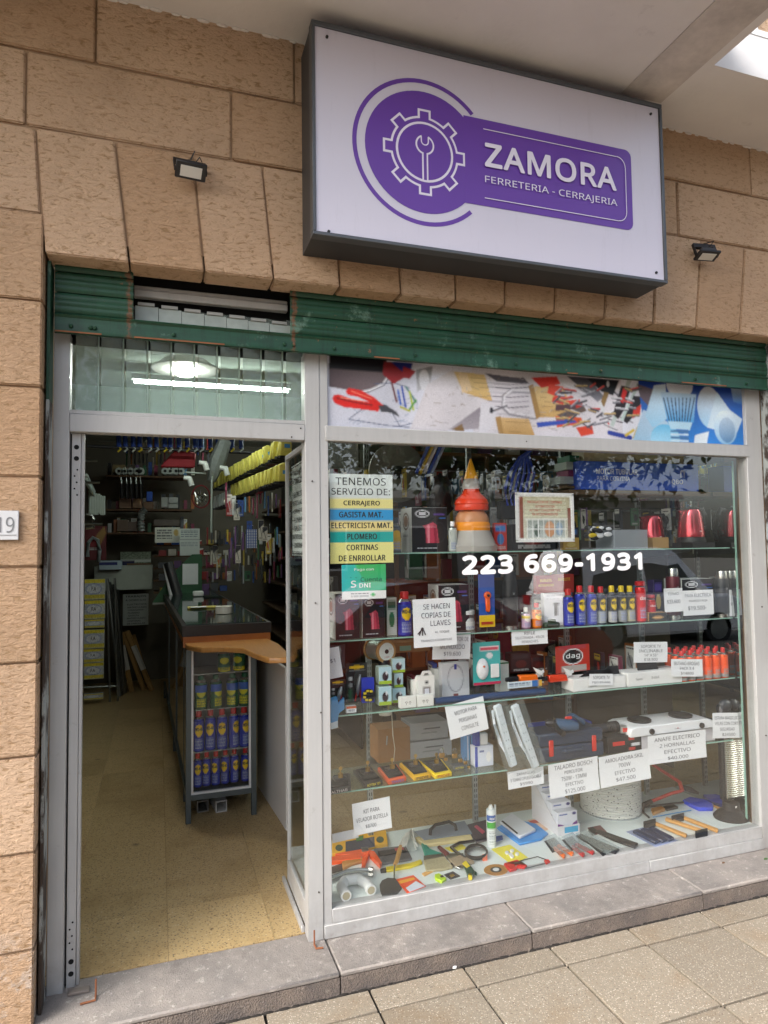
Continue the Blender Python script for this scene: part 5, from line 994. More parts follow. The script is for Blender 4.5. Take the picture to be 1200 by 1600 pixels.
for k, (px, py, s_) in enumerate(((691, 1177, 1.15), (697, 1184, .8), (711, 1178, 1.1), (720, 1186, .9), (728, 1190, .75), (733, 1197, .6))):
    pd = T('padlock', ['tall brass padlock at the back left', 'small brass padlock before the tall left one', 'large brass padlock in the middle', 'medium brass padlock right of the middle one', 'small brass padlock second from the right', 'smallest brass padlock at the right end'][k]+' of the padlock group', 'padlock', at(px, py, Y=.2+.0*k), group='brass padlocks on the lowest shelf'); pd.location.z -= .0
    box('body', M('a98446', .3, .8), -.012*s_, .012*s_, 0, .01, -.02*s_, 0, pd, .002); G().tube([(-.008*s_, .005, 0), (-.008*s_, .005, .014*s_), (-.004*s_, .005, .022*s_), (.004*s_, .005, .022*s_), (.008*s_, .005, .014*s_), (.008*s_, .005, 0)], .0018*s_, 6).o('shackle', CHROME, pd)
carton('brown_carton', 'brown cardboard box behind the orange lock box', 'carton', (591, 1138, 641, 1190), .4, .14, '8c6238', mat=M('8c6238', .85))
for b, d in (((641, 1128, 700, 1155), 'grey carton, upper of two behind the yellow locks'), ((641, 1157, 706, 1183), 'grey carton, lower of two behind the yellow locks')): carton('grey_carton', d, 'carton', b, .4, .14, '8b8c8e', cv=(lambda c: (c.rect(.35, .35, .8, .42, '4a4a4e'), c.rect(.3, .6, .7, .64, '5a5a5e'), c)[-1])(Cv(24, 12, '98999b').noise(.02)))
kc = T('dangling_lamp', 'thin white cord with a small lamp hanging under the third shelf', 'cord', (0, 0, 0)); G().tube([at(612, 1114, Y=.25), at(614, 1150, Y=.25), at(617, 1170, Y=.25), at(615, 1190, Y=.25)], .0022, 6).o('cord', M('cfc8b4', .6), kc); G().lathe([(.001, 0), (.03, .004), (.034, .014), (.03, .02)], 18, c=tuple(at(602, 1118, Y=.25))).o('lamp_disc', M('d8d4c8', .4), kc); G().tube([at(605, 1150, Y=.25), at(604, 1164, Y=.25)], .003, 6).o('key', STEEL, kc)
note('tilted white note MOTOR PARA PERSIANAS CONSULTE above the padlocks', (699, 1095, 760, 1148), .117, [('MOTOR PARA', .5, .34, .58, .12), ('PERSIANAS', .52, .58, .46, .12), ('CONSULTE', .54, .82, .44, .12)], tilt=-9, curl=.003)
t, w, h = carton('blue_plug_box', 'blue and white box with a white plug adaptor on its top', 'carton', (742, 1172, 771, 1204), .2, .05, 'dfe3ee', SD, cv=(lambda c: (c.rect(0, 0, .14, 1, '3a50b0'), c.rect(.25, .2, .5, .3, '7a86b0'), c.ell(.75, .55, .14, .25, 'f0f0f0'), c)[-1])(Cv(20, 20, 'dde2ee')))
box('plug_adaptor', WHITE, -.02, .028, .005, .035, h+.001, h+.06, t, .006); box('blue_card', M('2c3f9e', .4), -.044, -.0205, .002, .04, h+.001, h+.075, t, .001)
carton('pipe_pack', 'light blue slim packs standing left of the blue plug box', 'pack', (726, 1150, 740, 1188), .32, .05, '5a8ec4', cv=(lambda c: (c.rect(.3, 0, .4, 1, 'd8dce8'), c.rect(.6, 0, .7, 1, '2a2c38'), c)[-1])(Cv(12, 20, '5c94c8')))
# power strips in clear bags
def strip(label, px, top, bot, dx):
    a = at(px, top, Y=.09); b_ = at(px+dx, bot, Y=.09); L = (a-b_).length; ang = math.atan2(a.x-b_.x, a.z-b_.z)
    t = T('power_strip', label, 'power strip', b_, (0, ang, 0)); box('strip', M('eaf0f6', .35, noise=.03), -.021, .021, 0, .022, 0, L, t, .006)
    for k in range(6):
        for d_ in (-.006, .006): box('socket_slot', M('6d7480', .6), d_-.0012, d_+.0012, -.0006, .0, L*(.16+.13*k), L*(.16+.13*k)+.008, t)
    g = G(); 
    for k in range(3): g.tube([(-.03-.004*k, .0, L*.96), (-.043-.003*k, -.004, L*.75), (-.036-.006*k, -.006, L*.45), (-.03+.003*k, -.004, L*.2), (-.025, .0, L*.1)], .0034, 6)
    g.o('cord', M('e4eaf0', .4), t); g = G(); N = 7
    vs = [(x*.05, -.006+random.uniform(-.005, .003), -.02+z/N*(L+.04)) for z in range(N+1) for x in (-1.15, -.4, .3, 1)]; fs = [(r_*4+c_, r_*4+c_+1, r_*4+c_+5, r_*4+c_+4) for r_ in range(N) for c_ in range(3)]
    g.add(vs, fs).o('clear_bag', FILM, t, smooth=False)
strip('white power strip in a clear bag, left one beside the blue plug box', 778, 1102, 1198, 26); strip('white power strip in a clear bag, right of the two', 805, 1102, 1200, 34)
note('white note ZAPATILLA under the two power strips', (794, 1202, 850, 1229), .112, [('ZAPATILLAS', .5, .3, .5, .15), ('5 TOMAS C/PUESTO/CABLE', .5, .6, .85, .18), ('$5990', .5, .9, .35, .18)], tilt=-2, curl=.002)
# drill and its case
dc = T('drill_case', 'dark blue moulded drill case with red latches on the low shelf', 'tool case', (0, 0, 0)); p0 = at(843, 1192, Y=.13); p1 = at(945, 1192, Y=.13); w = p1.x-p0.x; dc.location = (p0.x, .13, SD)
BL_ = M('27384e', .45, noise=.06); hh = at(890, 1142, Y=.13).z-at(890, 1190, Y=.13).z
box('lower_shell', BL_, 0, w, 0, .16, 0, hh*.48, dc, .008); box('upper_shell', BL_, .002, w-.002, .002, .16, hh*.5, hh*.92, dc, .008)
for u in (.14, .8): box('latch', M('c8281c', .35), w*u, w*u+.026, -.008, .0, hh*.2, hh*.72, dc, .003)
G().tube([(w*.34, -.0, hh*.35), (w*.36, -.02, hh*.35), (w*.64, -.02, hh*.35), (w*.66, -.0, hh*.35)], .007, 8).o('handle', BL_, dc)
b2 = Cv(24, 8, '1c3a9c'); b2.rect(.3, .2, .7, .5, 'c82a20'); carton('drill_box', 'bright blue drill carton behind the dark case', 'carton', (840, 1132, 925, 1152), .3, .1, '1c3a9c', cv=b2)
dr = T('power_drill', 'dark blue corded power drill lying on top of its case', 'drill', (dc.location.x+.06, .17, SD+hh)); m = Matrix.Rotation(.12, 4, 'Y') @ Matrix.Rotation(-.35, 4, 'Z')
BD = M('2c4a68', .4, noise=.05)
G().lathe([(.012, 0), (.028, .005), (.03, .07), (.026, .1), (.02, .115)], 20, mat=m @ Matrix.Translation((.05, 0, .035)) @ Matrix.Rotation(PI/2, 4, 'Y')).o('motor_housing', BD, dr); G().lathe([(.014, 0), (.019, .006), (.019, .04), (.01, .052)], 16, mat=m @ Matrix.Translation((.052, 0, .035)) @ Matrix.Rotation(-PI/2, 4, 'Y')).o('chuck', M('3a3c40', .3, .8), dr)
G().prism([(.13, .055), (.165, .05), (.235, -.0), (.235, .03), (.2, .05), (.17, .07)], -.018, .018).o('grip', BD, dr, .006); box('red_switch', M('d02a18', .4), .11, .15, -.024, -.012, .045, .06, dr, .003); G().tube([(.045, -.03, .03), (.04, -.055, .01), (.045, -.1, .0)], [.012, .014, .016], 10).o('side_handle', BLK, dr)
note('white note TALADRO BOSCH PERCUTOR 750W - 13MM EFECTIVO $125.000 under the drill case', (859, 1188, 936, 1241), .105, [('TALADRO BOSCH', .5, .2, .76, .13), ('PERCUTOR', .5, .37, .36, .1), ('750W - 13MM', .5, .56, .5, .12), ('EFECTIVO', .5, .73, .35, .1), ('$125.000', .5, .94, .4, .13)], tilt=-3, curl=.005)
# angle grinder and box
gx = T('grinder_box', 'black and red angle grinder carton next to the drill case', 'carton', (0, 0, 0)); p0 = at(950, 1178, Y=.14); p1 = at(1003, 1178, Y=.14); w = p1.x-p0.x; gx.location = (p0.x, .14, SD); box('carton', M('1a1a1c', .4), 0, w, 0, .13, 0, .085, gx, .002)
c = Cv(28, 16, '1a1a1d'); c.rect(.15, .3, .5, .55, 'c42a22'); c.rect(.62, .08, .78, .3, 'c42a22'); c.rect(.7, .5, .95, .7, 'd8d8da'); c.rect(.62, .75, .8, .95, 'b82a24'); c.flat('printed_label', gx, .001, w-.001, .001, .084, -.0006)
gr = T('angle_grinder', 'black angle grinder with a silver head lying on its carton', 'angle grinder', (gx.location.x-.08, .18, SD+.09))
G().lathe([(.018, 0), (.024, .01), (.022, .1), (.027, .15)], 18, mat=Matrix.Translation((0, 0, .035)) @ Matrix.Rotation(PI/2, 4, 'Y')).o('handle_body', M('2b2b2e', .4), gr)
for k in range(7): G().lathe([(.028, 0), (.03, .003), (.028, .006)], 16, mat=Matrix.Translation((.1+k*.011, 0, .035)) @ Matrix.Rotation(PI/2, 4, 'Y')).o('grip_rib', BLK, gr)
G().lathe([(.024, 0), (.028, .01), (.025, .035), (.01, .04)], 18, c=(.205, 0, .0)).o('gear_head', M('c8c8c4', .3, .7), gr); box('red_button', M('c8281c', .4), .19, .215, -.03, -.022, .01, .03, gr)
note('white note AMOLADORA SKIL 700W EFECTIVO $47.500 under the grinder box', (938, 1176, 1016, 1224), .1, [('AMOLADORA SKIL', .5, .24, .76, .13), ('700W', .5, .46, .24, .13), ('EFECTIVO', .5, .68, .4, .12), ('$47.500', .5, .9, .38, .13)], tilt=-3, curl=.005)
# hot plate
hp = T('electric_hot_plate', 'white two-ring electric hot plate with black rings and knobs', 'hot plate', (0, 0, 0)); p0 = at(985, 1140, Y=.12); p1 = at(1116, 1140, Y=.12); w = p1.x-p0.x; hp.location = (p0.x, .12, SD+.075)
G().prism([(0, 0), (w, 0), (w-.004, .042), (w*.93, .052), (w*.07, .052), (.004, .042)], 0, .2).o('body', M('e6e8ea', .3), hp, .005); box('red_lamp', M('b02020', .4), w*.55, w*.55+.005, -.002, 0, .02, .025, hp)
for u in (.25, .75):
    G().lathe([(.062, 0), (.064, .01), (.058, .014), (.05, .011), (.015, .011), (.001, .009)], 28, c=(w*u, .1, .053)).o('heating_ring', M('202022', .5), hp)
for u in (.24, .84): G().cyl((w*u, -.012, .022), (w*u, 0, .022), .015, n=16).o('knob', BLK, hp, .002)
letters([('Tevelux', w*.55, .018, .04, .006)], INK, hp)
carton('hot_plate_box', 'pale carton carrying the electric hot plate', 'carton', (995, 1152, 1118, 1180), .14, .18, 'd5d2d6', SD, cv=None)
note('white note ANAFE ELECTRICO 2 HORNALLAS EFECTIVO $40.000 under the hot plate', (1014, 1145, 1104, 1189), .098, [('ANAFE ELECTRICO', .5, .24, .78, .14), ('2 HORNALLAS', .5, .47, .6, .13), ('EFECTIVO', .5, .7, .45, .13), ('$40.000', .5, .93, .35, .13)], tilt=0, curl=.004)
# heater column on the deck
ht = T('halogen_heater', 'tall silver grille heater on a round black foot by the mirror', 'heater', at(1147, 1288, Z=DZ)); ht.location.z = DZ; ht.location.y = .16; ht.location.x = at(1140, 1200, Y=.16).x; HH = at(1140, 1100, Y=.16).z-DZ
G().lathe([(.085, 0), (.088, .01), (.07, .03), (.045, .05), (.04, .09), (.001, .092)], 28, sx=1.15).o('foot', BLK, ht); G().box(-.045, .045, -.0, .045, .088, HH).o('back_shell', M('1e2024', .4), ht, .012)
G().box(-.036, .036, -.012, -.0005, .11, HH-.1).o('reflector', M('b4ac98', .22, 1), ht, .004)
for k in range(34): z = .125+(HH-.24)*k/33; G().tube([(-.038, -.006, z), (-.028, -.026, z), (0, -.032, z), (.028, -.026, z), (.038, -.006, z)], .0022, 5).o('grille_bar', CHROME, ht)
for x in (-.036, .036): G().tube([(x, -.012, .11), (x, -.012, HH-.1)], .003, 6).o('grille_side', CHROME, ht)
G().ball((0, .015, HH-.01), .045, 14, (1, .6, .8)).o('top_cap', M('30343a', .4), ht); box('white_tag', WHITE, -.012, .0, -.042, -.041, .068, .078, ht)
note('white note ESTUFA MAGICLICK VELAS CON CORTE SEGURIDAD $24500 wrapped on the heater', (1113, 1114, 1159, 1153), .112, [('ESTUFA MAGICLICK', .5, .26, .86, .13), ('VELAS CON CORTE', .5, .48, .86, .13), ('SEGURIDAD', .5, .7, .5, .12), ('$24500', .55, .92, .45, .13)], tilt=5, curl=.004)
bc = T('bolt_cutter', 'red-handled bolt cutter leaning behind the hot plate note', 'bolt cutter', (0, 0, 0)); R2 = M('b0281a', .4)
a = lambda x, y, Y: at(x, y, Y=Y)
G().tube([a(1020, 1195, .45), a(1062, 1222, .4)], .01, 8).o('handle', R2, bc); G().tube([a(1018, 1252, .4), a(1048, 1240, .38), a(1064, 1236, .36)], .01, 8).o('handle', R2, bc); G().tube([a(1062, 1222, .4), a(1066, 1236, .36)], .012, 8).o('hinge', R2, bc); G().tube([a(1066, 1230, .38), a(1078, 1234, .36), a(1092, 1240, .34)], [.014, .018, .006], 8).o('jaws', M('2a2a2c', .4, .6), bc); G().tube([a(1018, 1252, .4), a(1004, 1258, .4)], .013, 8).o('rubber_grip', BLK, bc)
# ================================================================ ON THE DECK
note('white note KIT PARA VELADOR BOTELLA $8700 hanging low at the left', (552, 1250, 611, 1300), .1, [('KIT PARA', .5, .38, .42, .13), ('VELADOR BOTELLA', .5, .62, .84, .13), ('$8700', .45, .85, .28, .12)], tilt=-4, curl=.003)
note('narrow pale strip of paper below the KIT PARA note', (519, 1299, 560, 1313), .12, [], tilt=-3, curl=.002)
YEL = M('eeb010', .35); ORG = M('f0581a', .35, noise=.05); WD = M('c08848', .5, noise=.2, scale=20); TAN = M('dcc48a', .6); GRY = M('7c8288', .45); RD_ = M('d2201c', .35)
t = lying('spirit_level', 'yellow spirit level with green bubble windows at the left of the deck', 'spirit level', [('body', YEL, [(519, 1318), (603, 1303), (606, 1323), (519, 1341)], 0, .022, .002), ('dark_label', M('3a3f50', .4), [(540, 1322), (585, 1314), (586, 1330), (540, 1338)], .0222, .0226), ('bubble_vial', M('3a7a38', .3), [(556, 1316), (568, 1313), (567, 1320), (557, 1322)], .0228, .027), ('round_vial', M('2c4a30', .3), circ(530, 1332, 6, 5), .0222, .024), ('round_vial', M('2c4a30', .3), circ(594, 1319, 6, 5), .0222, .024)])
lying('caulking_gun', 'orange caulking gun frame lying at the left of the deck', 'caulking gun', [('frame_bar', ORG, [(524, 1336), (565, 1331), (585, 1336), (566, 1341), (524, 1341)], 0, .02), ('frame_bar', ORG, [(517, 1345), (562, 1339), (564, 1347), (517, 1352)], 0, .02), ('trigger', ORG, [(566, 1346), (577, 1336), (570, 1358), (565, 1360)], 0, .018), ('handle', ORG, [(577, 1336), (585, 1336), (597, 1354), (594, 1358), (578, 1342)], 0, .02), ('thrust_plate', STEEL, [(564, 1332), (575, 1331), (576, 1336), (566, 1338)], .02, .026)])
lying('filling_knife', 'wide steel scraper with a brown wooden handle at the left edge', 'scraper', [('handle', WD, [(534, 1351), (548, 1346), (566, 1343), (568, 1349), (550, 1354), (536, 1362)], 0, .016, .004), ('blade', M('4c4846', .35, .6), [(517, 1357), (534, 1351), (536, 1362), (517, 1367)], .004, .007)])
t = T('flexible_hose', 'braided flexible water hose with steel nuts, lower left of the deck', 'hose', (0, 0, 0)); [G().tube([at(518, 1373+dy, Z=DZ+.012), at(540, 1364+dy, Z=DZ+.012), at(560, 1361+dy, Z=DZ+.012), at(576, 1362+dy, Z=DZ+.012)], .007, 8).o('braid', M('9ba2a4', .3, .8, bump=.6), t) for dy in (-3, 4)]; [G().cyl(at(576, y, Z=DZ+.012), at(583, y+1, Z=DZ+.012), .011, n=6).o('nut', CHROME, t) for y in (1358, 1366)]
t = T('siphon_pipe', 'white corrugated plastic siphon pipe bent like a horseshoe, at the left front', 'pipe', (0, 0, 0)); P_ = [at(541, 1400, Z=DZ+.024), at(533, 1386, Z=DZ+.026), at(539, 1376, Z=DZ+.028), at(560, 1373, Z=DZ+.028), at(573, 1381, Z=DZ+.026), at(580, 1391, Z=DZ+.024)]
pp = []; 
for i in range(len(P_)-1):
    for k in range(4): pp.append(P_[i].lerp(P_[i+1], k/4))
pp.append(P_[-1]); G().tube(pp, [.0215+(.0018 if i % 2 else 0) for i in range(len(pp))], 14).o('pipe', M('e6e8e6', .4), t)
for a_, b_ in ((pp[0], pp[1]), (pp[-1], pp[-2])): d_ = (a_-b_).normalized(); G().cyl(a_, a_+d_*.002, .017, n=14).o('pipe_mouth', M('b5ac90', .6), t); G().cyl(a_-d_*.02, a_+d_*.001, .024, n=16).o('pipe_rim', M('eceeec', .35), t)
lying('pliers_packet', 'grey plastic packet of dark tools behind the trowel', 'packet', [('packet', M('5a5d62', .3), [(584, 1330), (634, 1325), (644, 1345), (592, 1354)], 0, .014, .003), ('dark_tool', BLK, [(590, 1336), (632, 1330), (636, 1336), (592, 1344)], .0145, .02, .003), ('red_label', M('b03a40', .4), [(616, 1332), (630, 1330), (632, 1334), (618, 1336)], .0205, .021)])
t = T('brick_trowel', 'pointing trowel with a light wooden handle and dark round blade, standing in front', 'trowel', (0, 0, 0))
G().tube([at(626, 1322, Z=DZ+.05), at(624, 1330, Z=DZ+.047), at(620, 1345, Z=DZ+.04), at(617, 1351, Z=DZ+.036)], [.008, .012, .011, .009], 10).o('handle', M('cf9c54', .4, noise=.15), t); G().tube([at(617, 1351, Z=DZ+.036), at(616, 1362, Z=DZ+.026), at(616, 1373, Z=DZ+.01)], .0038, 8).o('shank', CHROME, t)
q = [at(*p, Z=DZ+.008) for p in ((593, 1382), (597, 1375), (606, 1371), (618, 1372), (628, 1387), (620, 1396), (597, 1399), (594, 1392))]; G().prism([(p.x, p.y) for p in q], DZ+.004, DZ+.007, 'z').o('blade', M('54524f', .4, .5), t)
lying('insulating_stick', 'yellow screwdriver-like stick with a black tip', 'screwdriver', [('shaft', M('e8d020', .35), [(603, 1358), (640, 1352), (658, 1346), (660, 1351), (640, 1358), (604, 1364)], 0, .012, .003), ('tip', BLK, [(594, 1361), (603, 1358), (604, 1364), (595, 1365)], 0, .01, .002)])
lying('orange_blade_pack', 'orange and white pack of blades lying flat at the front', 'pack', [('card', M('e8542c', .4), [(618, 1375), (646, 1368), (666, 1386), (636, 1397)], 0, .003), ('window', M('d8dfe8', .3), [(634, 1389), (650, 1378), (664, 1386), (640, 1395)], .0032, .005), ('stripe', M('f0a830', .4), [(622, 1378), (646, 1372), (649, 1375), (626, 1382)], .0032, .0038)])
lying('rope_hank', 'hank of thin white rope behind the scraper, left of the float', 'rope', [('strand', M('e0dfd8', .7), [(622, 1328), (630, 1312), (640, 1304), (646, 1316), (650, 1330)], .01, 'r', .004)]+[('strand', M('e0dfd8', .7), [(626+k*3, 1330), (634+k*2, 1306+k), (644, 1304), (652-k, 1326)], .012+.006*k, 'r', .004) for k in range(4)])
t = lying('plastering_float', 'grey plastering float with a foam edge and black handle', 'float', [('foam', M('e0cc94', .8), [(648, 1314), (727, 1292), (738, 1314), (664, 1325)], 0, .018, .002), ('plate', M('7f8b98', .45), [(647, 1306), (726, 1289), (738, 1309), (663, 1319)], .0185, .024, .002)])
G().tube([at(672, 1305, Z=DZ+.024), at(673, 1296, Z=DZ+.05), at(680, 1289, Z=DZ+.06), at(702, 1284, Z=DZ+.06), at(711, 1289, Z=DZ+.05), at(713, 1298, Z=DZ+.024)], .0085, 10).o('handle', BLK, t, shift=t.location)
def brush(label, hp_, bp, fe, hc, bc_, g_=None): lying('paint_brush', label, 'paint brush', [('handle', M(hc, .35), hp_, 0, .016, .005), ('ferrule', M('6b6a58', .4, .5), fe, 0, .016, .001), ('bristles', M(bc_, .8, noise=.35, scale=120, bump=.6), bp, 0, .014, .003)])
brush('wide paint brush with a turquoise handle', [(658, 1322), (662, 1318), (672, 1330), (692, 1338), (690, 1342), (664, 1342), (662, 1334)], [(662, 1348), (694, 1342), (708, 1358), (690, 1362), (666, 1364)], [(662, 1342), (692, 1338), (694, 1342), (662, 1348)], '18a088', 'a89f7c')
brush('paint brush with a dark red handle right of the turquoise one', [(683, 1326), (688, 1325), (702, 1336), (704, 1341), (698, 1343)], [(700, 1345), (722, 1339), (742, 1350), (712, 1358)], [(697, 1342), (704, 1338), (724, 1338), (702, 1346)], '6b1420', '9a8a70')
lying('wooden_wedge', 'small light wooden tag among the brushes', 'tag', [('tag', M('dca860', .6), [(659, 1366), (678, 1357), (681, 1361), (663, 1370)], 0, .005)])
lying('highlighter_level', 'small fluorescent green pocket level at the front', 'level', [('body', M('b8dc20', .35), [(679, 1371), (686, 1369), (698, 1377), (690, 1382), (680, 1377)], 0, .016, .003), ('black_mark', BLK, [(687, 1374), (692, 1373), (694, 1376), (689, 1377)], .0162, .017)])
lying('fitting_packet', 'small dark packet of brass fittings beside the green pocket level', 'packet', [('packet', M('3a3a3c', .3), [(694, 1368), (708, 1363), (719, 1370), (704, 1375)], 0, .006, .001), ('brass', M('c0a040', .3, .8), [(702, 1370), (708, 1368), (711, 1371), (705, 1373)], .0062, .01)])
lying('spring_plier', 'green and yellow wire stripper with a steel nose', 'pliers', [('grip', M('1f4a38', .4), [(724, 1354), (731, 1351), (742, 1366), (738, 1374), (731, 1373)], 0, .018, .004), ('yellow_patch', M('e8d030', .4), [(722, 1356), (728, 1351), (735, 1360), (729, 1363)], .0185, .021, .002), ('grip_end', M('e8d030', .4), [(731, 1370), (738, 1370), (738, 1376), (732, 1376)], 0, .018, .003), ('nose', CHROME, [(704, 1351), (720, 1354), (724, 1358), (720, 1361), (704, 1355)], .004, .012, .002), ('lever', M('1f4a38', .4), [(738, 1361), (745, 1366), (745, 1369), (739, 1366)], 0, .01)])
lying('sanding_card', 'yellow card under the black cable', 'card', [('card', M('e8d838', .4), [(694, 1325), (722, 1319), (730, 1326), (706, 1332)], 0, .002)])
t = T('coiled_cable', 'black coiled cable with an orange tag behind the glue cartridge', 'cable', (0, 0, 0))
for k in range(4): G().tube([at(744+17*math.cos(a_), 1331+(11.5-k)*math.sin(a_), Z=DZ+.008+.007*k) for a_ in [i*PI/12 for i in range(24)]], .0055, 7, True).o('loop', M('1b1b1d', .35), t)
G().tube([at(728, 1341, Z=DZ+.01), at(714, 1332, Z=DZ+.01), at(705, 1324, Z=DZ+.014), at(718, 1317, Z=DZ+.02), at(742, 1314, Z=DZ+.03)], .008, 8).o('tail', M('1b1b1d', .35), t); G().box(-.012, .012, -.008, .0, 0, .03, Matrix.Translation(at(757, 1344, Z=DZ+.0))).o('orange_tag', M('f07a58', .4), t)
t = T('glue_cartridge', 'white adhesive cartridge with blue and green bands standing upright', 'cartridge', at(768, 1322, Z=DZ)); h = at(768, 1257, Y=t.location.y).z-DZ
G().lathe([(.0235, 0), (.0235, h*.88), (.021, h*.9), (.001, h*.905)], 24).o('tube', M('e4eaec', .3), t); G().lathe([(.012, h*.9), (.012, h*.95), (.007, h), (.001, h)], 14).o('tip', WHITE, t); c = Cv(20, 30, 'e6ecee'); c.rect(0, .1, 1, .26, '2b5fae'); c.rect(0, .3, 1, .48, '3ea83a'); c.text_rows(.2, .55, .8, .95, 7, 'a9b4ba'); c.wrap('label', t, .0239, .004, h*.86, -178, -2); letters([('FRONATE', 0, h*.665, .036, .012, .02)], M('f4f4f4', .4), t, mapf=cylmap(.0246)); G().tube([(.03, .01, h*.55), (.031, .012, h*.96)], .006, 8).o('nozzle', WHITE, t)
lying('purple_packet', 'dark purple packet with a pink grip behind the cartridge', 'packet', [('packet', M('2a2638', .35), [(727, 1293), (762, 1284), (770, 1312), (744, 1319)], 0, .014, .002), ('pink_grip', M('c84868', .35), [(741, 1297), (745, 1295), (758, 1305), (754, 1308)], .0145, .022, .002), ('blue_corner', M('24509c', .4), [(757, 1311), (785, 1306), (786, 1312), (772, 1317)], 0, .004)])
t = lying('blue_cloth_pack', 'blue and white plastic pack of cloths in the middle of the deck', 'pack', [('blue_wrap', M('3a90d8', .3, noise=.2), [(776, 1296), (800, 1282), (838, 1290), (857, 1305), (846, 1314), (812, 1322)], 0, .012, .004), ('white_top', M('d9dde4', .35), [(781, 1291), (800, 1278), (838, 1304), (812, 1316)], .0125, .03, .005), ('black_print', INK, [(783, 1292), (786, 1291), (810, 1311), (808, 1313)], .0305, .031)])
lying('hand_card', 'pale pink printed card right of the blue pack', 'card', [('card', M('d8b49c', .5), [(824, 1282), (846, 1278), (868, 1292), (848, 1300)], 0, .003), ('red_print', M('b84438', .5), [(826, 1284), (840, 1281), (846, 1285), (832, 1288)], .0032, .0036)])
lying('yellow_pad_card', 'yellow card with five white round pads', 'card', [('card', M('ece04a', .45), [(767, 1327), (797, 1320), (825, 1340), (799, 1351)], 0, .002)]+[('pad', WHITE, circ(x, y, 3.2, 2.4, 12), .0022, .008, .001) for x, y in ((792, 1334), (800, 1331), (800, 1340), (808, 1336), (798, 1337))])
lying('cutting_disc', 'brown round cutting disc at the front of the deck', 'disc', [('disc', M('a87838', .6, noise=.3, scale=60), circ(775, 1360, 19, 9, 28), 0, .003, .0008), ('dark_centre', M('3a3430', .5), circ(775, 1360, 9, 4.5, 20), .0032, .0042), ('bore', M('d8dcdc', .5), circ(775, 1360, 5, 2.6, 16), .0043, .005)])
lying('mini_hacksaw', 'red mini hacksaw with a thin wire frame at the front', 'hacksaw', [('handle', RD_, [(787, 1353), (808, 1347), (824, 1356), (820, 1359), (806, 1358), (812, 1351), (803, 1353), (808, 1361), (797, 1364)], 0, .014, .003), ('frame', BLK, [(812, 1348), (840, 1341), (857, 1347)], .008, 'r', .0022), ('blade', STEEL, [(820, 1359), (856, 1350)], .006, 'r', .0018), ('end_knob', RD_, [(850, 1347), (857, 1346), (860, 1349), (853, 1352)], 0, .012, .002)])
def plpack(label, x, y, c_, L=1.):
    lying('pliers_pack', label, 'pliers', [('card', M('3b3d42', .35), [(x-17, y-24), (x-1, y-30), (x+14, y-14), (x-4, y-6)], 0, .003), ('steel_jaw', M('5b5e62', .3, .9), [(x-12, y-22), (x-8, y-24), (x+2, y-10), (x-3, y-8)], .0032, .014, .002), ('handle', M(c_, .35), [(x-3, y-10), (x+1, y-12), (x+17*L, y+2), (x+14*L, y+5)], .0032, .018, .003), ('handle', M(c_, .35), [(x+3, y-14), (x+7, y-15), (x+30*L, y-2), (x+27*L, y+1)], .0032, .018, .003), ('film', FILM, [(x-18, y-24), (x, y-31), (x+28*L, y-3), (x+6*L, y+3)], .019, .0195)])
plpack('pliers with orange handles on a card, left of the red pair', 867, 1339, 'f07020'); plpack('pliers with red handles on a card, right of the orange pair', 895, 1337, 'c02028', 1.15)
lying('adjustable_wrench', 'black adjustable wrench on a card in the middle right of the deck', 'wrench', [('card', M('6a3a3a', .4), [(918, 1294), (938, 1290), (948, 1300), (926, 1306)], 0, .003), ('head', M('2c2d30', .35, .6), [(919, 1300), (926, 1296), (934, 1302), (926, 1308)], .0032, .016, .002), ('handle', M('1f2023', .4), [(930, 1303), (936, 1300), (998, 1322), (992, 1328), (958, 1316)], .0032, .016, .004)])
lying('pipe_wrench_pack', 'black slip-joint wrench in clear film next to the adjustable one', 'wrench', [('jaw', M('2a2b2e', .35, .6), [(900, 1309), (908, 1306), (926, 1314), (920, 1320)], 0, .014, .002), ('handle', BLK, [(916, 1314), (924, 1312), (968, 1330), (962, 1336), (936, 1328)], 0, .014, .004), ('handle', BLK, [(920, 1320), (928, 1322), (948, 1336), (942, 1339)], 0, .012, .003), ('film', FILM, [(898, 1308), (916, 1302), (970, 1330), (946, 1340)], .018, .0185)])
lying('blue_blister', 'clear blister with dark blue tool parts at the right of the deck', 'blister card', [('card', M('8a94b4', .3), [(978, 1300), (1010, 1292), (1060, 1314), (1024, 1324)], 0, .003)]+[('tool', M('25304e', .3), [(988+k*12, 1303-k*2), (996+k*12, 1300-k*2), (1032+k*11, 1318-k*2), (1024+k*11, 1321-k*2)], .0032, .02, .004) for k in range(3)])
def hammer(label, hx, hy, ex, ey, hs=1.):
    dx, dy = ex-hx, ey-hy; L = math.hypot(dx, dy); nx, ny = -dy/L, dx/L*.6
    lying('hammer', label, 'hammer', [('handle', M('cf9a58', .45, noise=.15, scale=12), [(hx+nx*2.2, hy+ny*2.2), (ex+nx*3, ey+ny*3), (ex-nx*3, ey-ny*3), (hx-nx*2.2, hy-ny*2.2)], .004, .02, .004), ('head', M('33353a', .4, .6), [(hx-11*hs, hy+3), (hx+9*hs, hy-2), (hx+9*hs, hy+5), (hx-10*hs, hy+9)], 0, .024, .003)])
hammer('hammer with a light handle, leftmost of the three on the deck', 1016, 1287, 1073, 1310); hammer('hammer lying the other way round, head at the front, middle of the three', 1097, 1302, 1040, 1283); hammer('hammer with a long light handle, rightmost of the three', 1060, 1278, 1122, 1302)
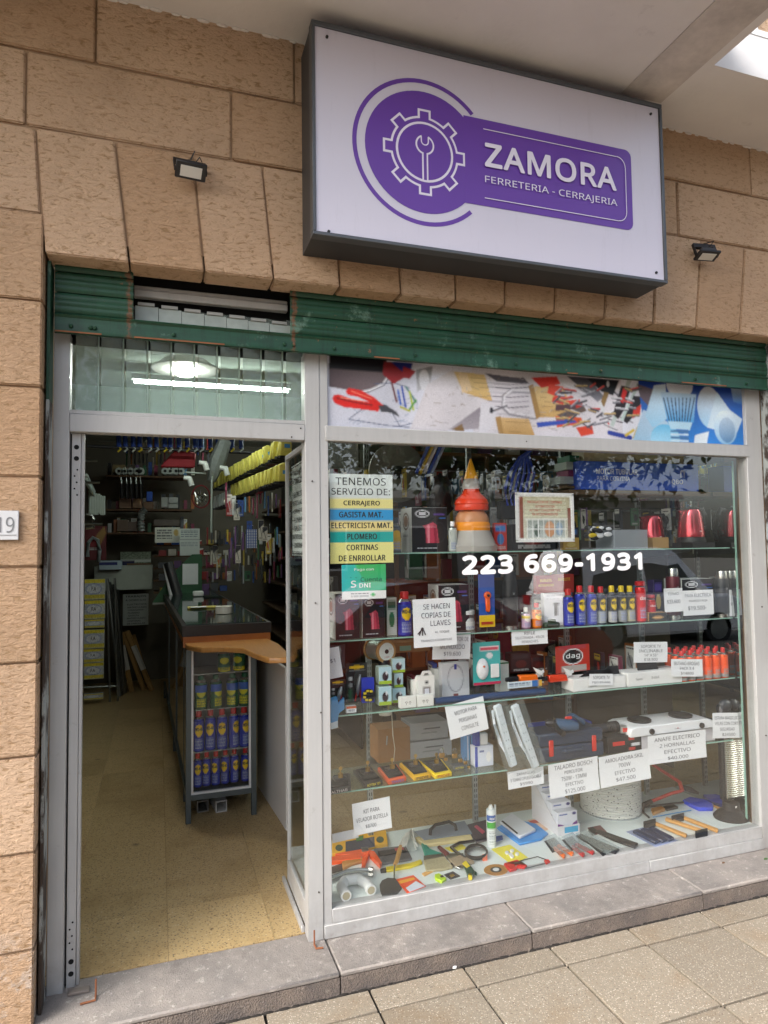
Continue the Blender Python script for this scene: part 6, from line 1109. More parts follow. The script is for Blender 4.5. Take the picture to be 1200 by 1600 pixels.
lying('hand_saw', 'hacksaw with a blue handle and black frame at the right of the deck', 'hacksaw', [('blue_handle', M('1c40c8', .35), [(1066, 1255), (1078, 1250), (1100, 1254), (1115, 1261), (1114, 1268), (1092, 1268), (1078, 1262)], 0, .022, .005), ('frame', M('232428', .4), [(1014, 1280), (1005, 1272), (1006, 1264), (1036, 1260), (1070, 1256)], .01, 'r', .006), ('blade', M('3a8ac0', .3), [(1020, 1279), (1080, 1268)], .008, 'r', .003), ('wooden_grip', WD, [(1017, 1267), (1034, 1264), (1040, 1268), (1020, 1275)], 0, .018, .004), ('plane_iron', M('2e2f32', .4), [(1036, 1263), (1052, 1260), (1060, 1264), (1042, 1268)], 0, .014, .002)])
lying('timber_lath', 'light timber lath lying behind the heater foot', 'timber', [('lath', M('b98c54', .6), [(1092, 1246), (1098, 1244), (1130, 1262), (1126, 1268)], 0, .012, .001)])
# rope drum and bulbs
t = T('rope_drum', 'big drum of white rope with dark flecks standing on the deck', 'rope drum', at(965, 1275, Z=DZ)); rp = (at(1003, 1262, Y=t.location.y).x-at(924, 1262, Y=t.location.y).x)/2; t.location.y += .1; t.location.x += .03; h = at(965, 1223, Y=t.location.y).z-DZ-.0; h = .22
prof = [(rp*.97, 0)]; nL = 16
for k in range(nL):
    for j in range(4): prof.append((rp*.96+.007*math.sin(PI*j/4), .004+(h-.01)*(k+j/4)/nL))
prof += [(rp*.97, h-.006), (rp*.3, h)]
t2 = NT('flecked_rope'); v_ = t2.vec((1, 1, 1)); fl_ = t2.n('TexVoronoi', {'Scale': 48., 'Vector': t2.vec((1, 1, 1.6))}).outputs[0]; t2.bump(t2.noise(90), .5, .003); ROPE = t2.out(t2.mix(t2.ramp(fl_, [(.16, 1.), (.24, 0.)]), 'dcdcd6', '3c3e42'), .8)
G().lathe(prof, 48).o('rope', ROPE, t); G().lathe([(rp*1.03, 0), (rp*1.03, .004)], 32, c=(0, 0, -.0002)).o('wrap_film', M('c8d4d8', .2, alpha=.5), t)
t = T('bulb_display', 'white sloping carton full of light bulb boxes', 'carton', at(880, 1306, Z=DZ)); YB = t.location.y; w = at(906, 1300, Y=YB).x-at(872, 1300, Y=YB).x
t.location.x = at(872, 1300, Y=YB).x; sh_ = .19
for x in (0, w-.002): G().prism([(0, 0), (.26, 0), (.26, .23), (.02, .06), (0, .05)], x, x+.002, 'x').o('side_wall', M('dcd9dc', .6), t)
box('front_lip', M('e4e2e4', .6), .0022, w-.0022, 0, .002, 0, .05, t); box('blue_print', M('35a8d4', .5), w*.3, w*.92, -.001, -.0002, .012, .042, t); box('back_wall', M('dcd9dc', .6), .0022, w-.0022, .258, .26, 0, .23, t)
bulb_cv = lambda: (lambda c: (c.rect(.1, .1, .5, .16, '2a50a8'), c.ell(.85, .12, .1, .08, '3a3a7c'), c.poly([(0, .55), (.3, .65), (.4, .85), (.6, .85), (.8, .6), (1, .5), (1, 1), (0, 1)], '7a3a90'), c.ell(.5, .55, .2, .2, 'dfe2ea'), c.rect(.42, .72, .58, .86, 'c8ccd4'), c)[-1])(Cv(22, 26, 'e4e6ee'))
for k in range(4):
    b_ = T('bulb_box', ['front', 'second', 'third', 'rearmost'][k]+' light bulb box in the sloping white carton', 'bulb box', (t.location.x+.006, YB+.012+.055*k, DZ+.012+.03*k), group='light bulb boxes'); box('carton', M('e4e6ee', .4), 0, w-.012, 0, .05, 0, .105, b_, .001); bulb_cv().flat('printed_label', b_, .001, w-.013, .001, .104, -.0006)
# ================================================================ SHOP INTERIOR seen through the door
CY = 1.46
ct = T('shop_counter', 'long dark shop counter with a glass showcase top and wooden trim', 'counter', (0, 0, 0))
DK = M('26282a', .12, noise=.1, coat=1); LEG = M('5d6669', .4, .5, noise=.15); TRIM = M('b06a30', .35, noise=.2, scale=14)
def skew(g): g.v = [(x-.027*(y-CY), y, z) for x, y, z in g.v]; return g
skew(G().box(-.43, -.425, CY+.04, 5.2, .17, 1.03)).o('side_glass', DK, ct); skew(G().box(-.045, -.035, CY+.04, 5.2, .17, 1.03)).o('back_panel', DK, ct)
skew(G().box(-.44, -.035, CY+.03, 5.2, .14, .17)).o('plinth_rail', LEG, ct)
skew(G().box(-.45, .06, CY-.02, 5.2, 1.06, 1.085)).o('showcase_floor', TRIM, ct); skew(G().box(-.46, .07, CY-.03, CY-.01, 1.06, 1.125)).o('front_trim', TRIM, ct)
skew(G().box(-.465, .075, CY-.035, 5.2, 1.126, 1.19)).o('showcase_band', M('241d1b', .35), ct)
skew(G().box(-.44, .05, CY, 5.18, 1.1905, 1.196)).o('glass_top', M('2c3a36', .05, noise=.05), ct)
for y in (2.7, 4.0): skew(G().box(-.437, -.4305, y, y+.02, .17, 1.05)).o('side_stile', LEG, ct)
for x, y in ((-.44, 5.1), (-.07, 5.1), (-.44, 3.0)): skew(G().box(x, x+.03, y, y+.03, 0, .14)).o('leg', LEG, ct)
cb = T('end_cabinet', 'glazed steel-legged cabinet full of spray cans at the end of the counter', 'cabinet', (0, 0, 0))
xa, xb = at(290, 1150, Y=CY).x, at(400, 1150, Y=CY).x
zb_, zt_ = at(345, 1236, Y=CY).z, 1.045
for x in (xa, xb-.032): box('leg', LEG, x, x+.032, CY-.02, CY+.012, 0, zt_, cb, .002)
for x in (xa, xb-.032): box('leg', LEG, x, x+.032, CY+.36, CY+.39, 0, zt_, cb, .002)
box('bottom_rail', LEG, xa+.0325, xb-.0325, CY-.018, CY+.01, zb_-.03, zb_, cb); box('white_bead', WHITE, xa+.033, xa+.045, CY-.012, CY+.01, zb_+.001, zt_-.001, cb); box('white_bead', WHITE, xb-.045, xb-.033, CY-.012, CY+.01, zb_+.001, zt_-.001, cb); box('white_bead', WHITE, xa+.0455, xb-.0455, CY-.012, CY+.01, zb_+.001, zb_+.013, cb)
box('pane', GLASSD, xa+.0455, xb-.0455, CY-.006, CY-.003, zb_+.014, zt_-.001, cb); box('floor_panel', WHITE, xa+.033, xb-.033, CY+.011, CY+.35, zb_-.01, zb_+.003, cb); box('back_board', M('a8a49c', .7), xa+.033, xb-.033, CY+.351, CY+.358, zb_, zt_, cb); box('top_board', M('8a5a30', .6), xa, xb, CY+.013, CY+.39, zt_+.001, zt_+.012, cb)
zs = [at(345, y, Y=CY+.04).z for y in (1225, 1170, 1105, 1050)]
for z in zs[1:]: box('wire_shelf', M('9a9c98', .4, .4), xa+.046, xb-.046, CY+.02, CY+.3, z-.006, z-.001, cb)
def row(zi, pxs, r, h, grp, lab, **kw):
    first = None
    for px in pxs:
        x = at(px, 1150, Y=CY+.05).x
        if first is None: first = can(lab, px, 1150, CY+.05, zi, r, h, group=grp, **kw); first.location.x = x
        else: copy_tree(first, loc=(x+random.uniform(-.002, .002), CY+.05+random.uniform(-.006, .01), zi), rot=(0, 0, random.uniform(-.6, .6)))
row(zs[0], [309, 323, 337, 351.5, 366, 383], .026, zs[1]-zs[0]-.012, 'small cans in the counter cabinet', 'small blue WD-40 can with red cap in the bottom row of the counter cabinet', body=WB, cap=RED, capr=.55, capk=.15)
row(zs[1], [310.5, 328.5, 347, 365, 382], .0325, zs[2]-zs[1]-.012, 'large cans in the counter cabinet', 'large blue WD-40 can with red cap in the second row of the counter cabinet', body=WB, cap=RED, capr=.55, capk=.14)
row(zs[2], [314, 337, 363, 383], .038, zs[3]-zs[2]-.015, 'green cans in the counter cabinet', 'green and blue tin with yellow band in the third row of the counter cabinet', body='1c5a3a', cap='14603a', word='', disc='d8d020', lower=(0, .3, '2258b4', 'e6d81c'), capr=.5, capk=.12)
row(zs[3], [350, 374], .038, .15, 'top tins in the counter cabinet', 'green tin with yellow band on the top wire shelf of the counter cabinet', body='1c5a3a', cap='14603a', word='', disc='d8d020', lower=(.75, 1, 'e6d81c', '1c5a3a'), capr=.5, capk=.12)
t = NT('wood_top'); gr_ = t.noise(3, 6, .6, t.vec((34, 2, 2))); t.bump(gr_, .15, .002); WOODT = t.out(t.mix(gr_, '9a6430', 'cf9a58'), .28)
q = at(345, 1010, Z=1.07); pts = [at(*p, Z=1.088) for p in ((286, 1001), (410, 994), (436, 1006), (453, 1022), (452, 1027), (420, 1028), (400, 1022), (380, 1013), (350, 1011), (315, 1012), (292, 1008))]
ws = T('corner_shelf', 'varnished wooden corner shelf with a wavy front edge on the cabinet', 'shelf', (0, 0, 0)); G().prism([(p.x, p.y) for p in pts], 1.058, 1.088, 'z').o('board', WOODT, ws, .004)
wp = T('white_side_panel', 'plain white panel standing beside the end cabinet', 'panel', (0, 0, 0)); a_, b_ = at(402, 1228, Z=0), at(447, 1298, Z=0); G().prism([(a_.x, a_.y), (b_.x, b_.y), (b_.x+.018, b_.y), (a_.x+.018, a_.y)], 0.0, at(425, 1034, Y=1.4).z, 'z').o('board', M('f2f0ec', .45, noise=.03), wp, .001)
for px, lb, c_ in ((317, 'dark open box-section tube lying under the cabinet', '8a8680'), (346, 'white open box-section tube lying under the cabinet', 'd6d2cc')):
    p = at(px, 1269, Z=0); t = T('box_tube', lb, 'tube', (p.x, p.y, 0), (0, 0, .1)); w = .035
    for q in ((-w, w, .0, .006), (-w, w, .064, .07)): box('wall', M(c_, .5), q[0], q[1], 0, .6, q[2], q[3], t)
    for q in ((-w, -w+.006), (w-.006, w)): box('wall', M(c_, .5), q[0], q[1], 0, .6, .0062, .0638, t)
# on the counter
t = T('tape_roll', 'white roll of tape lying on the glass counter top', 'tape roll', at(350, 958, Z=1.2)); G().lathe([(.03, 0), (.06, 0), (.06, .05), (.03, .05), (.03, 0)], 24).o('roll', M('dedbcf', .5), t)
t = T('note_pad', 'yellow and white papers lying on the counter', 'papers', at(318, 950, Z=1.198)); box('pad', M('c8b860', .6), -.12, .1, -.04, .06, 0, .012, t); box('sheet', PAPER, -.1, .02, -.08, .01, .0125, .014, t)
t = T('stapler_box', 'small white dispenser further back on the counter', 'dispenser', at(310, 932, Z=1.198)); box('body', WHITE, -.05, .05, 0, .1, 0, .05, t, .008)
t = T('green_board', 'green board with a white price sheet leaning behind the counter', 'board', at(285, 940, Y=4.6)); G().prism([(-.3, 0), (.2, 0), (.2, .5), (.1, .5), (-.12, .28)], 0, .02).o('board', M('2f5a3c', .6), t); box('sheet', PAPER, .0, .16, -.003, 0, .18, .4, t); box('steel_edge', STEEL, -.3, .28, -.004, 0, -.02, -.001, t)
t = T('leaning_roll', 'black roll leaning against the green board', 'roll', (0, 0, 0)); G().cyl(at(279, 935, Y=4.3), at(263, 880, Y=4.4), .05).o('roll', BLK, t); G().cyl(at(270, 935, Y=4.32), at(259, 882, Y=4.42), .03).o('paper_roll', PAPER, t)

# --- back of the shop
BR = M('7a5a3c', .85, noise=.2); BR2 = M('5e4632', .85, noise=.2)
def bx(nm, lb, cat, b, Y, dep, c_, cv=None, lines=None, mat=None, z=None, ink=None): return carton(nm, lb, cat, b, Y, dep, c_, z, cv, lines, ink, mat=mat, bevel=.002)[0]
rk = T('hanging_pack_rack', 'tall wire rack of yellow and white plastic packs just inside the door on the left', 'rack', (0, 0, 0))
Yr = 5.15
for px in (172, 184): p = at(px, 1090, Y=Yr); G().cyl((p.x, Yr, 0), (p.x-.04, Yr, 1.35), .012).o('post', STEEL, rk)
G().tube([at(130, 1074, Y=Yr), at(184, 1072, Y=Yr)], .01, 6).o('cross_bar', STEEL, rk)
for k, (y0, y1) in enumerate(((905, 938), (938, 968), (968, 982), (984, 1014), (1014, 1036), (1036, 1062), (1084, 1094))):
    c = Cv(26, 16, 'b9bcc0'); c.rect(0, 0, 1, .2, 'd8c63c'); c.rect(0, .75, 1, .98, 'cfc04a'); c.ell(.45, .48, .4, .28, '8f9bc4'); c.ell(.45, .48, .35, .22, 'd0d3da'); c.noise(.12)
    t = bx('packet', 'yellow and white packet, %s from the top of the wire rack' % ['first', 'second', 'third', 'fourth', 'fifth', 'sixth', 'seventh'][k], 'packet', (132+(0 if k < 3 else -1), y0, 164-(k//2), y1-1), Yr-.06, .05, 'b0b3b8', c, [('F.A', .45, .56, .22, .2, .02)] if y1-y0 > 20 else None)
for k in range(5): t = T('aluminium_profile', ['first', 'second', 'third', 'fourth', 'fifth'][k]+' aluminium profile leaning right of the wire rack', 'profile', (0, 0, 0)); G().cyl(at(187+k*2.4, 1088-k*1.5, Z=0.01), at(168+k*4, 905+k*4, Y=5.4), .014, n=6).o('tube', STEEL, t)
def plank(lb, x0, y0, x1, y1, wpx, print_=False):
    a_ = at(x0, y0, Z=.0); b_ = at(x1, y1, Y=a_.y+.12); d = b_-a_; L = d.length; q = d.to_track_quat('Z', 'Y')
    t = T('timber_pack', lb, 'timber', a_); t.rotation_euler = q.to_euler(); w = wpx*.0042
    box('board', M('a5814e', .7, noise=.2, scale=6), -w, w, -.02, .02, 0, L, t, .002)
    if print_: box('printed_wrap', M('c8c4bc', .5), -w-.001, w+.001, -.0215, .0215, L*.35, L*.75, t); box('red_print', M('8c3436', .6), -w*.6, w*.4, -.0225, -.0217, L*.45, L*.68, t)
plank('light timber leaning furthest left behind the rack', 191, 1080, 180, 1000, 4); plank('light timber with a printed wrap, second from the rack', 206, 1081, 186, 985, 5, True); plank('light timber in the middle of the leaning bundle', 225, 1078, 193, 988, 5); plank('light timber with a red printed label, right of the bundle', 238, 1079, 199, 986, 6, True); plank('short light timber behind the bundle', 232, 1072, 208, 992, 5)
bx('work_desk', 'pale grey-green desk front at the back of the shop', 'desk', (147, 884, 238, 922), 5.9, .3, '9fa59a')
bx('wall_hatch', 'lit hatch opening with small parts at the back of the shop', 'hatch', (188, 862, 236, 885), 6.15, .05, '6f6a5a', (lambda c: (c.rect(0, .55, 1, .7, 'e8f0e8'), c.rect(.05, .6, .45, .95, '22285a'), c.rect(.2, .8, 1, 1, '7a5a38'), c)[-1])(Cv(24, 14, '8a9a84').noise(.2)))  # pale band paints in the brightness seen through the hatch
bx('folded_cloth', 'blue and white folded cloth on the desk', 'cloth', (155, 876, 190, 890), 5.8, .2, '8fa4b4', (lambda c: (c.rect(0, .2, .8, .5, '2a3472'), c)[-1])(Cv(16, 6, 'a9bac4')))
L2 = [('TRABAJOS', .5, .12, .82, .075, .03), ('A DOMICILIO', .5, .225, .8, .06, .02), ('ELECTRICISTA', .55, .36, .76, .055, .02), ('MATRICULADO', .55, .455, .74, .055, .02), ('CERRAJERIA', .5, .545, .62, .055, .02), ('PLOMERO', .42, .63, .46, .055, .02), ('GASISTA', .42, .715, .42, .055, .02), ('MATRICULADO', .52, .8, .72, .055, .02), ('CORTINAS', .44, .885, .5, .055, .02), ('DE ENROLLAR', .52, .965, .7, .05, .02)]
bx('trades_poster', 'grey poster TRABAJOS A DOMICILIO on the glass under the desk at the back', 'poster', (192, 928, 232, 977), 5.7, .01, '9aa09c', None, L2)
bx('notice_sheet', 'white notice with a cartoonish figure pinned left of the printed form', 'paper notice', (242, 824, 281, 848), 5.0, .005, 'c8ccc0', (lambda c: (c.text_rows(.08, .15, .7, .85, 4, '3a4048'), c.ell(.85, .35, .1, .22, 'a8904c'), c)[-1])(Cv(26, 16, 'c8ccc0')))
bx('printed_form', 'white printed form sheet hanging in the middle of the back shelves', 'paper notice', (281, 826, 312, 868), 4.95, .005, 'c4ccc8', (lambda c: (c.text_rows(.06, .05, .9, .35, 4, '7a848a'), c.rect(0, .4, 1, .43, '4a5458'), c.text_rows(.06, .5, .9, .7, 2, '9aa4a8'), c)[-1])(Cv(20, 26, 'c4ccc8')))
def shelf(lb, px0, px1, py, Y, dep=.35, m=None):
    p0 = at(px0, py, Y=Y); p1 = at(px1, py, Y=Y); t = T('back_shelf', lb, 'shelf', (0, 0, 0)); box('board', m or BR2, p0.x, p1.x, Y, Y+dep, p0.z-.02, p0.z, t); return p0.z
for k, (a_, b_, y, Y) in enumerate(((165, 300, 742, 5.6), (165, 300, 795, 5.6), (165, 300, 832, 5.6), (240, 350, 851, 5.1), (240, 350, 868, 5.1), (240, 350, 887, 5.1), (240, 350, 906, 5.1), (240, 350, 925, 5.1))): shelf(['high', 'second', 'third', 'fourth', 'fifth', 'sixth', 'seventh', 'lowest'][k]+' wooden shelf board on the back wall of the shop', a_, b_, y, Y)
for k, px in enumerate([186, 195, 204, 214, 220, 258, 266, 275, 283]):
    t = T('white_wire_roll', '%s white roll on the high back shelf' % ['first', 'second', 'third', 'fourth', 'fifth', 'sixth', 'seventh', 'eighth', 'ninth'][k], 'roll', at(px, 736, Y=5.6)); G().cyl((0, 0, 0), (0, .1, 0), .042, n=16).o('roll', M('bcc4c0', .5), t); G().cyl((0, -.003, 0), (0, -.0003, 0), .018, n=12).o('core', BLK, t)
for k, px in enumerate([189, 197, 204, 212, 219]):
    t = T('sickle_blade', '%s dark tool hanging from the high back shelf' % ['first', 'second', 'third', 'fourth', 'fifth'][k], 'hand tool', (0, 0, 0)); G().tube([at(px, 746, Y=5.55), at(px+1, 756, Y=5.55)], .006, 6).o('hook', STEEL, t); G().tube([at(px+1, 756, Y=5.55), at(px+2, 779, Y=5.55)], .02, 6).o('grip', BLK, t)
names = ['brown carton', 'tan carton', 'grey carton', 'dark carton']
for k, (b, c_) in enumerate((((186, 777, 205, 794), '6e4e34'), ((207, 779, 222, 794), '7a5a3c'), ((224, 784, 240, 795), '70543a'), ((229, 768, 238, 783), '2a5ac0'), ((252, 777, 262, 793), 'a8aca8'), ((263, 777, 278, 786), 'b0b4b0'), ((263, 787, 278, 794), 'a4a8a4'), ((176, 726, 195, 739), '8a7a58'), ((183, 812, 200, 830), '5e4a38'), ((200, 815, 216, 830), '54443a'), ((240, 812, 280, 822), '4a4038'))):
    bx('back_carton', ['plain brown carton, leftmost on the second back shelf', 'lighter brown carton next to the leftmost one on the second back shelf', 'low brown carton on the second back shelf', 'small blue carton standing above the low brown one', 'slim pale carton on the second back shelf', 'pale carton, upper of two at the end of the second back shelf', 'pale carton, lower of two at the end of the second back shelf', 'olive carton behind the white rolls', 'dim brown carton on the third back shelf', 'second dim brown carton on the third back shelf', 'dark long carton above the notices'][k], 'carton', b, 5.62, .2, c_)
t = T('flexible_duct', 'grey corrugated duct hanging in the middle of the back wall', 'duct', (0, 0, 0)); P = [at(228, 796, Y=5.4), at(222, 800, Y=5.4), at(220, 812, Y=5.4), at(221, 832, Y=5.4)]; pp = []
for i in range(3):
    for k in range(8): pp.append(P[i].lerp(P[i+1], k/8))
G().tube(pp, [.045 if i % 2 else .036 for i in range(len(pp))], 10).o('duct', M('8a918e', .4, .5), t)
t = T('tube_bundle', 'bundle of white tubes on wall brackets at the far left of the shop', 'tubes', (0, 0, 0))
for k in range(9): G().cyl(at(141+k*2.6, 768+k*.9+random.uniform(-2, 2), Y=4.6), at(141+k*2.6, 803+random.uniform(-2, 2), Y=4.6), .016, n=8).o('tube', M('b8c4bc', .4), t)
for k in range(3): G().cyl(at(135, 742+k*6, Y=4.2), at(147, 768+k*3, Y=4.6), .015, n=8).o('long_tube', M('c4d0ca', .4), t)
for k, y in enumerate((720, 754, 819)): t = T('wall_bracket', ['upper', 'middle', 'lower'][k]+' pale steel bracket on the left wall of the shop', 'bracket', (0, 0, 0)); G().cyl(at(132, y, Y=4.0), at(152+k*4, y, Y=4.0), .012, n=6).o('arm', STEEL, t)
t = T('bent_pipe_frame', 'shiny bent pipe frame on the left wall below the tubes', 'pipe', (0, 0, 0)); G().tube([at(134, 804, Y=4.4), at(144, 806, Y=4.4), at(147, 812, Y=4.4), at(146, 824, Y=4.4), at(134, 825, Y=4.4)], .018, 8).o('pipe', CHROME, t)
bx('advertising_board', 'dark red advertising panel on the left wall', 'panel', (132, 822, 166, 875), 4.9, .03, '5a1820', (lambda c: (c.poly([(.5, .3), (.9, 0), (1, .2), (.7, .6)], '8a6a34'), c.ell(.4, .45, .2, .16, '7a1c28'), c.text_rows(.2, .65, .6, .75, 1, '9a9a9a'), c)[-1])(Cv(16, 24, '5a1820')))
t = T('grey_hose_loop', 'grey hose loop hung on the red panel', 'hose', (0, 0, 0)); G().tube([at(137, 870, Y=4.85), at(138, 848, Y=4.85), at(145, 840, Y=4.85), at(153, 844, Y=4.85), at(156, 860, Y=4.85), at(154, 878, Y=4.85)], .02, 8).o('hose', M('70787a', .5), t)
t = T('hanging_rail', 'dark steel rail across the shop carrying blue handles', 'rail', (0, 0, 0)); G().cyl(at(136, 697, Y=3.9), at(395, 708, Y=3.9), .014).o('bar', BLK, t)
for k in range(17):
    px = 183+k*12+random.uniform(-2, 2)
    t = T('blue_handle_tool', '%s tool with dark blue handle hanging above the dark rail, counted from the left' % ['first', 'second', 'third', 'fourth', 'fifth', 'sixth', 'seventh', 'eighth', 'ninth', 'tenth', 'eleventh', 'twelfth', 'thirteenth', 'fourteenth', 'fifteenth', 'sixteenth', 'seventeenth'][k], 'hand tool', (0, 0, 0), group='tools with blue handles hanging above the rail')
    G().cyl(at(px, 670, Y=3.95), at(px+1, 697+px*.01, Y=3.9), .022, n=8).o('handle', M('22387c', .4), t); G().tube([at(px+1, 698, Y=3.9), at(px+4, 702, Y=3.88), at(px-1, 706, Y=3.88)], .009, 6).o('hook', M('b8bcb8' if k % 3 else 'c8b030', .4, .4), t)
t = T('red_bag', 'dark red cloth bag hanging below the rail', 'bag', at(280, 730, Y=4.1)); G().prism([(-.18, 0), (.15, 0), (.16, .15), (-.02, .2), (-.1, .1)], 0, .08).o('bag', M('9a1c28', .7), t, .01)
t = T('rod_bundle', 'grey wrapped bundle of rods leaning across the middle of the shop', 'rods', (0, 0, 0)); G().tube([at(352, 688, Y=3.6), at(340, 720, Y=3.6), at(330, 752, Y=3.6)], [.06, .08, .04], 8).o('wrap', M('6f7470', .5, noise=.3, bump=.8, scale=30), t)
t = T('hanging_pipe', 'thin grey standing pipe with a cross bar in the middle of the shop', 'pipe', (0, 0, 0)); G().cyl(at(331, 744, Y=3.5), at(330, 832, Y=3.5), .01).o('pipe', M('a2aca4', .35, .3), t); G().cyl(at(290, 738, Y=3.5), at(322, 740, Y=3.5), .008).o('cross_bar', M('a2aca4', .35, .3), t)
for k, (px, py) in enumerate(((296, 752), (320, 728), (352, 736), (358, 790))): t = T('pipe_elbow', ['white elbow fitting at the end of the cross bar', 'white fitting left of the rod bundle', 'white fitting right of the rod bundle', 'white fitting under the lower row of yellow packs'][k], 'fitting', at(px, py, Y=3.4)); G().tube([(-.05, 0, .03), (0, 0, .025), (.02, 0, -.04)], [.022, .028, .026], 10).o('elbow', M('c8ccc8', .4), t)
t = T('hoop_rings', 'red hoop with a bunch of silver fittings hanging in mid shop', 'rings', (0, 0, 0)); c0 = at(314, 776, Y=3.9); G().tube([(c0.x+.085*math.cos(a_), c0.y, c0.z+.11*math.sin(a_)) for a_ in [i*PI/12 for i in range(24)]], .008, 6, True).o('hoop', M('7a2026', .5), t)
for k in range(22): G().cyl((c0.x+random.uniform(-.05, .05), c0.y, c0.z+random.uniform(-.08, .07)), (c0.x+random.uniform(-.06, .06), c0.y+.02, c0.z+random.uniform(-.09, .05)), .007, n=6).o('fitting', CHROME, t)
# two hanging rows of yellow packs, receding
def packrow(a_, b_, n, grp, lab, hh):
    f = None
    for k in range(n):
        u = k/(n-1); p = a_.lerp(b_, u)
        if f is None:
            f = T('yellow_pack', lab, 'packet', p, (random.uniform(-.2, .2), 0, .3), group=grp)
            G().prism([(-.05, 0), (.05, 0), (.045, hh*.9), (0, hh), (-.05, hh*.9)], -.014, .014).o('bristle_pack', M('c9c05c', .3, noise=.35, scale=40), f, .006); G().box(-.055, .055, -.018, .018, -.02, -.001).o('black_edge', BLK, f); box('blue_print', M('4a8ac0', .4), -.02, .03, -.0155, -.0146, hh*.4, hh*.6, f)
        else: copy_tree(f, loc=p, rot=(random.uniform(-.25, .25), random.uniform(-.12, .12), .3+random.uniform(-.2, .2)))
packrow(at(341, 764, Y=4.4), at(446, 712, Y=2.2), 26, 'upper row of yellow packs', 'yellow plastic pack in the upper receding row hanging in the shop', .15)
packrow(at(368, 778, Y=3.8), at(444, 752, Y=2.1), 20, 'lower row of yellow packs', 'yellow plastic pack in the lower receding row hanging in the shop', .14)
f = None
for k in range(9):
    p = at(340+k*4, 790-k*1.5, Y=4.4-.08*k)
    if f is None: f = T('white_pack', 'white plastic pack at the far end of the lower hanging row', 'packet', p, group='white packs at the far end of the lower row'); G().prism([(-.05, -.03), (.05, -.03), (.045, .1), (-.04, .1)], -.015, .015).o('pack', M('b4bcb8', .35), f, .006); box('black_edge', BLK, -.05, .05, -.016, .016, -.045, -.0305, f)
    else: copy_tree(f, loc=p)
for k in range(7): t = T('red_broom_head', '%s dark red handle in the bunch under the yellow packs' % ['first', 'second', 'third', 'fourth', 'fifth', 'sixth', 'seventh'][k], 'broom', (0, 0, 0)); G().cyl(at(404+k*5, 770-k*2, Y=2.9), at(424+k*4, 756-k*2.2, Y=2.5), .013, n=8).o('handle', M('a01a1e', .4), t)
# shelves full of small goods on the right, behind the counter
pal = ['8c2a2a', '2c4a8c', 'b8a040', '3a6a4a', 'b0b4b4', '6a4a7a', 'a06030', '2a2c30', '5a8ab0', 'c8c4b8', '7a2a44', '4a4e54']
cn = {'8c2a2a': 'red', '2c4a8c': 'blue', 'b8a040': 'yellow', '3a6a4a': 'green', 'b0b4b4': 'light grey', '6a4a7a': 'purple', 'a06030': 'orange brown', '2a2c30': 'black', '5a8ab0': 'pale blue', 'c8c4b8': 'cream', '7a2a44': 'wine red', '4a4e54': 'dark grey'}
protos = {}
def small(c_, lab, grp, loc, sc, nm='hanging_packet'):
    v_ = c_+random.choice('abc')
    if v_ not in protos:
        t = T('hanging_packet', 'x', 'packet', loc, group='g'); c = Cv(16, 20, c_).noise(.15); q = random.choice(['d8d8d4', 'c8b040', '2a2c34', 'e8e6e0']); c.rect(.08, random.choice([.06, .6]), .92, random.choice([.28, .95]), q) if random.random() < .6 else c.poly([(0, 0), (1, 0), (1, .2), (0, .45)], q); c.ell(random.uniform(.35, .65), .55, random.uniform(.15, .3), .2, random.choice(['8a8c90', 'c8c4b8', '2c2e30', 'b83a2c'])); c.line([(.3, .3), (.65, .8)], .1, random.choice(['b0b2b4', '3a3c40']), 1.2); c.text_rows(.12, .84, .88, .96, 2, random.choice(['d0d0d0', '303236'])); c.text_rows(.15, .1, .8, .2, 1, '404246'); box('packet', M(c_, .5), -.5, .5, 0, .4, 0, 1, t); c.flat('printed_label', t, -.48, .48, .02, .98, -.01); protos[v_] = t
        t['label'] = lab; t['group'] = grp; t.scale = sc; t.name = nm; return t
    o = copy_tree(protos[v_], lab, loc); o.scale = sc; o['group'] = grp; o.name = nm; return o
lv_ = ['top', 'second', 'third', 'fourth', 'fifth', 'sixth', 'lowest']
unit = T('side_shelving', 'tall dark shelving unit with small goods behind the counter', 'shelving', (0, 0, 0))
box('back_panel', M('3a332c', .9), .985, 1.0, 2.5, 6.2, 0, 2.7, unit)
for k in range(7):
    z = .35+k*.3; box('shelf_board', BR2, .72, .984, 2.5, 6.2, z-.02, z, unit)
    y = 2.6
    while y < 4.6 and k > 1:
        c_ = random.choice(pal); w = random.uniform(.06, .13); h = random.uniform(.1, .24)
        o = small(c_, '%s packet on the %s shelf of the side shelving behind the counter' % (cn[c_], lv_[6-k]), '%s packets on the %s side shelf' % (cn[c_], lv_[6-k]), (.74+random.uniform(0, .04), y, z), (w, .1, h), 'shelf_packet'); o.rotation_euler = (0, 0, -PI/2+random.uniform(-.1, .1)); y += w+.03
for k, (px, c_) in enumerate([(x, random.choice(pal)) for x in range(352, 440, 6)]):
    py = 790+random.uniform(-6, 24); p = at(px, py, Y=3.0-.0*k); small(c_, '%s pack hanging in the strip of goods below the yellow packs' % cn[c_], '%s packs hanging below the yellow packs' % cn[c_], p, (.05, .03, random.uniform(.12, .26)))
    p = at(px+2, py+random.uniform(45, 70), Y=2.95); c2 = random.choice(pal); small(c2, '%s pack hanging in the lower strip of goods right of the form sheet' % cn[c2], '%s packs hanging in the lower strip' % cn[c2], p, (.045, .03, random.uniform(.1, .2)))
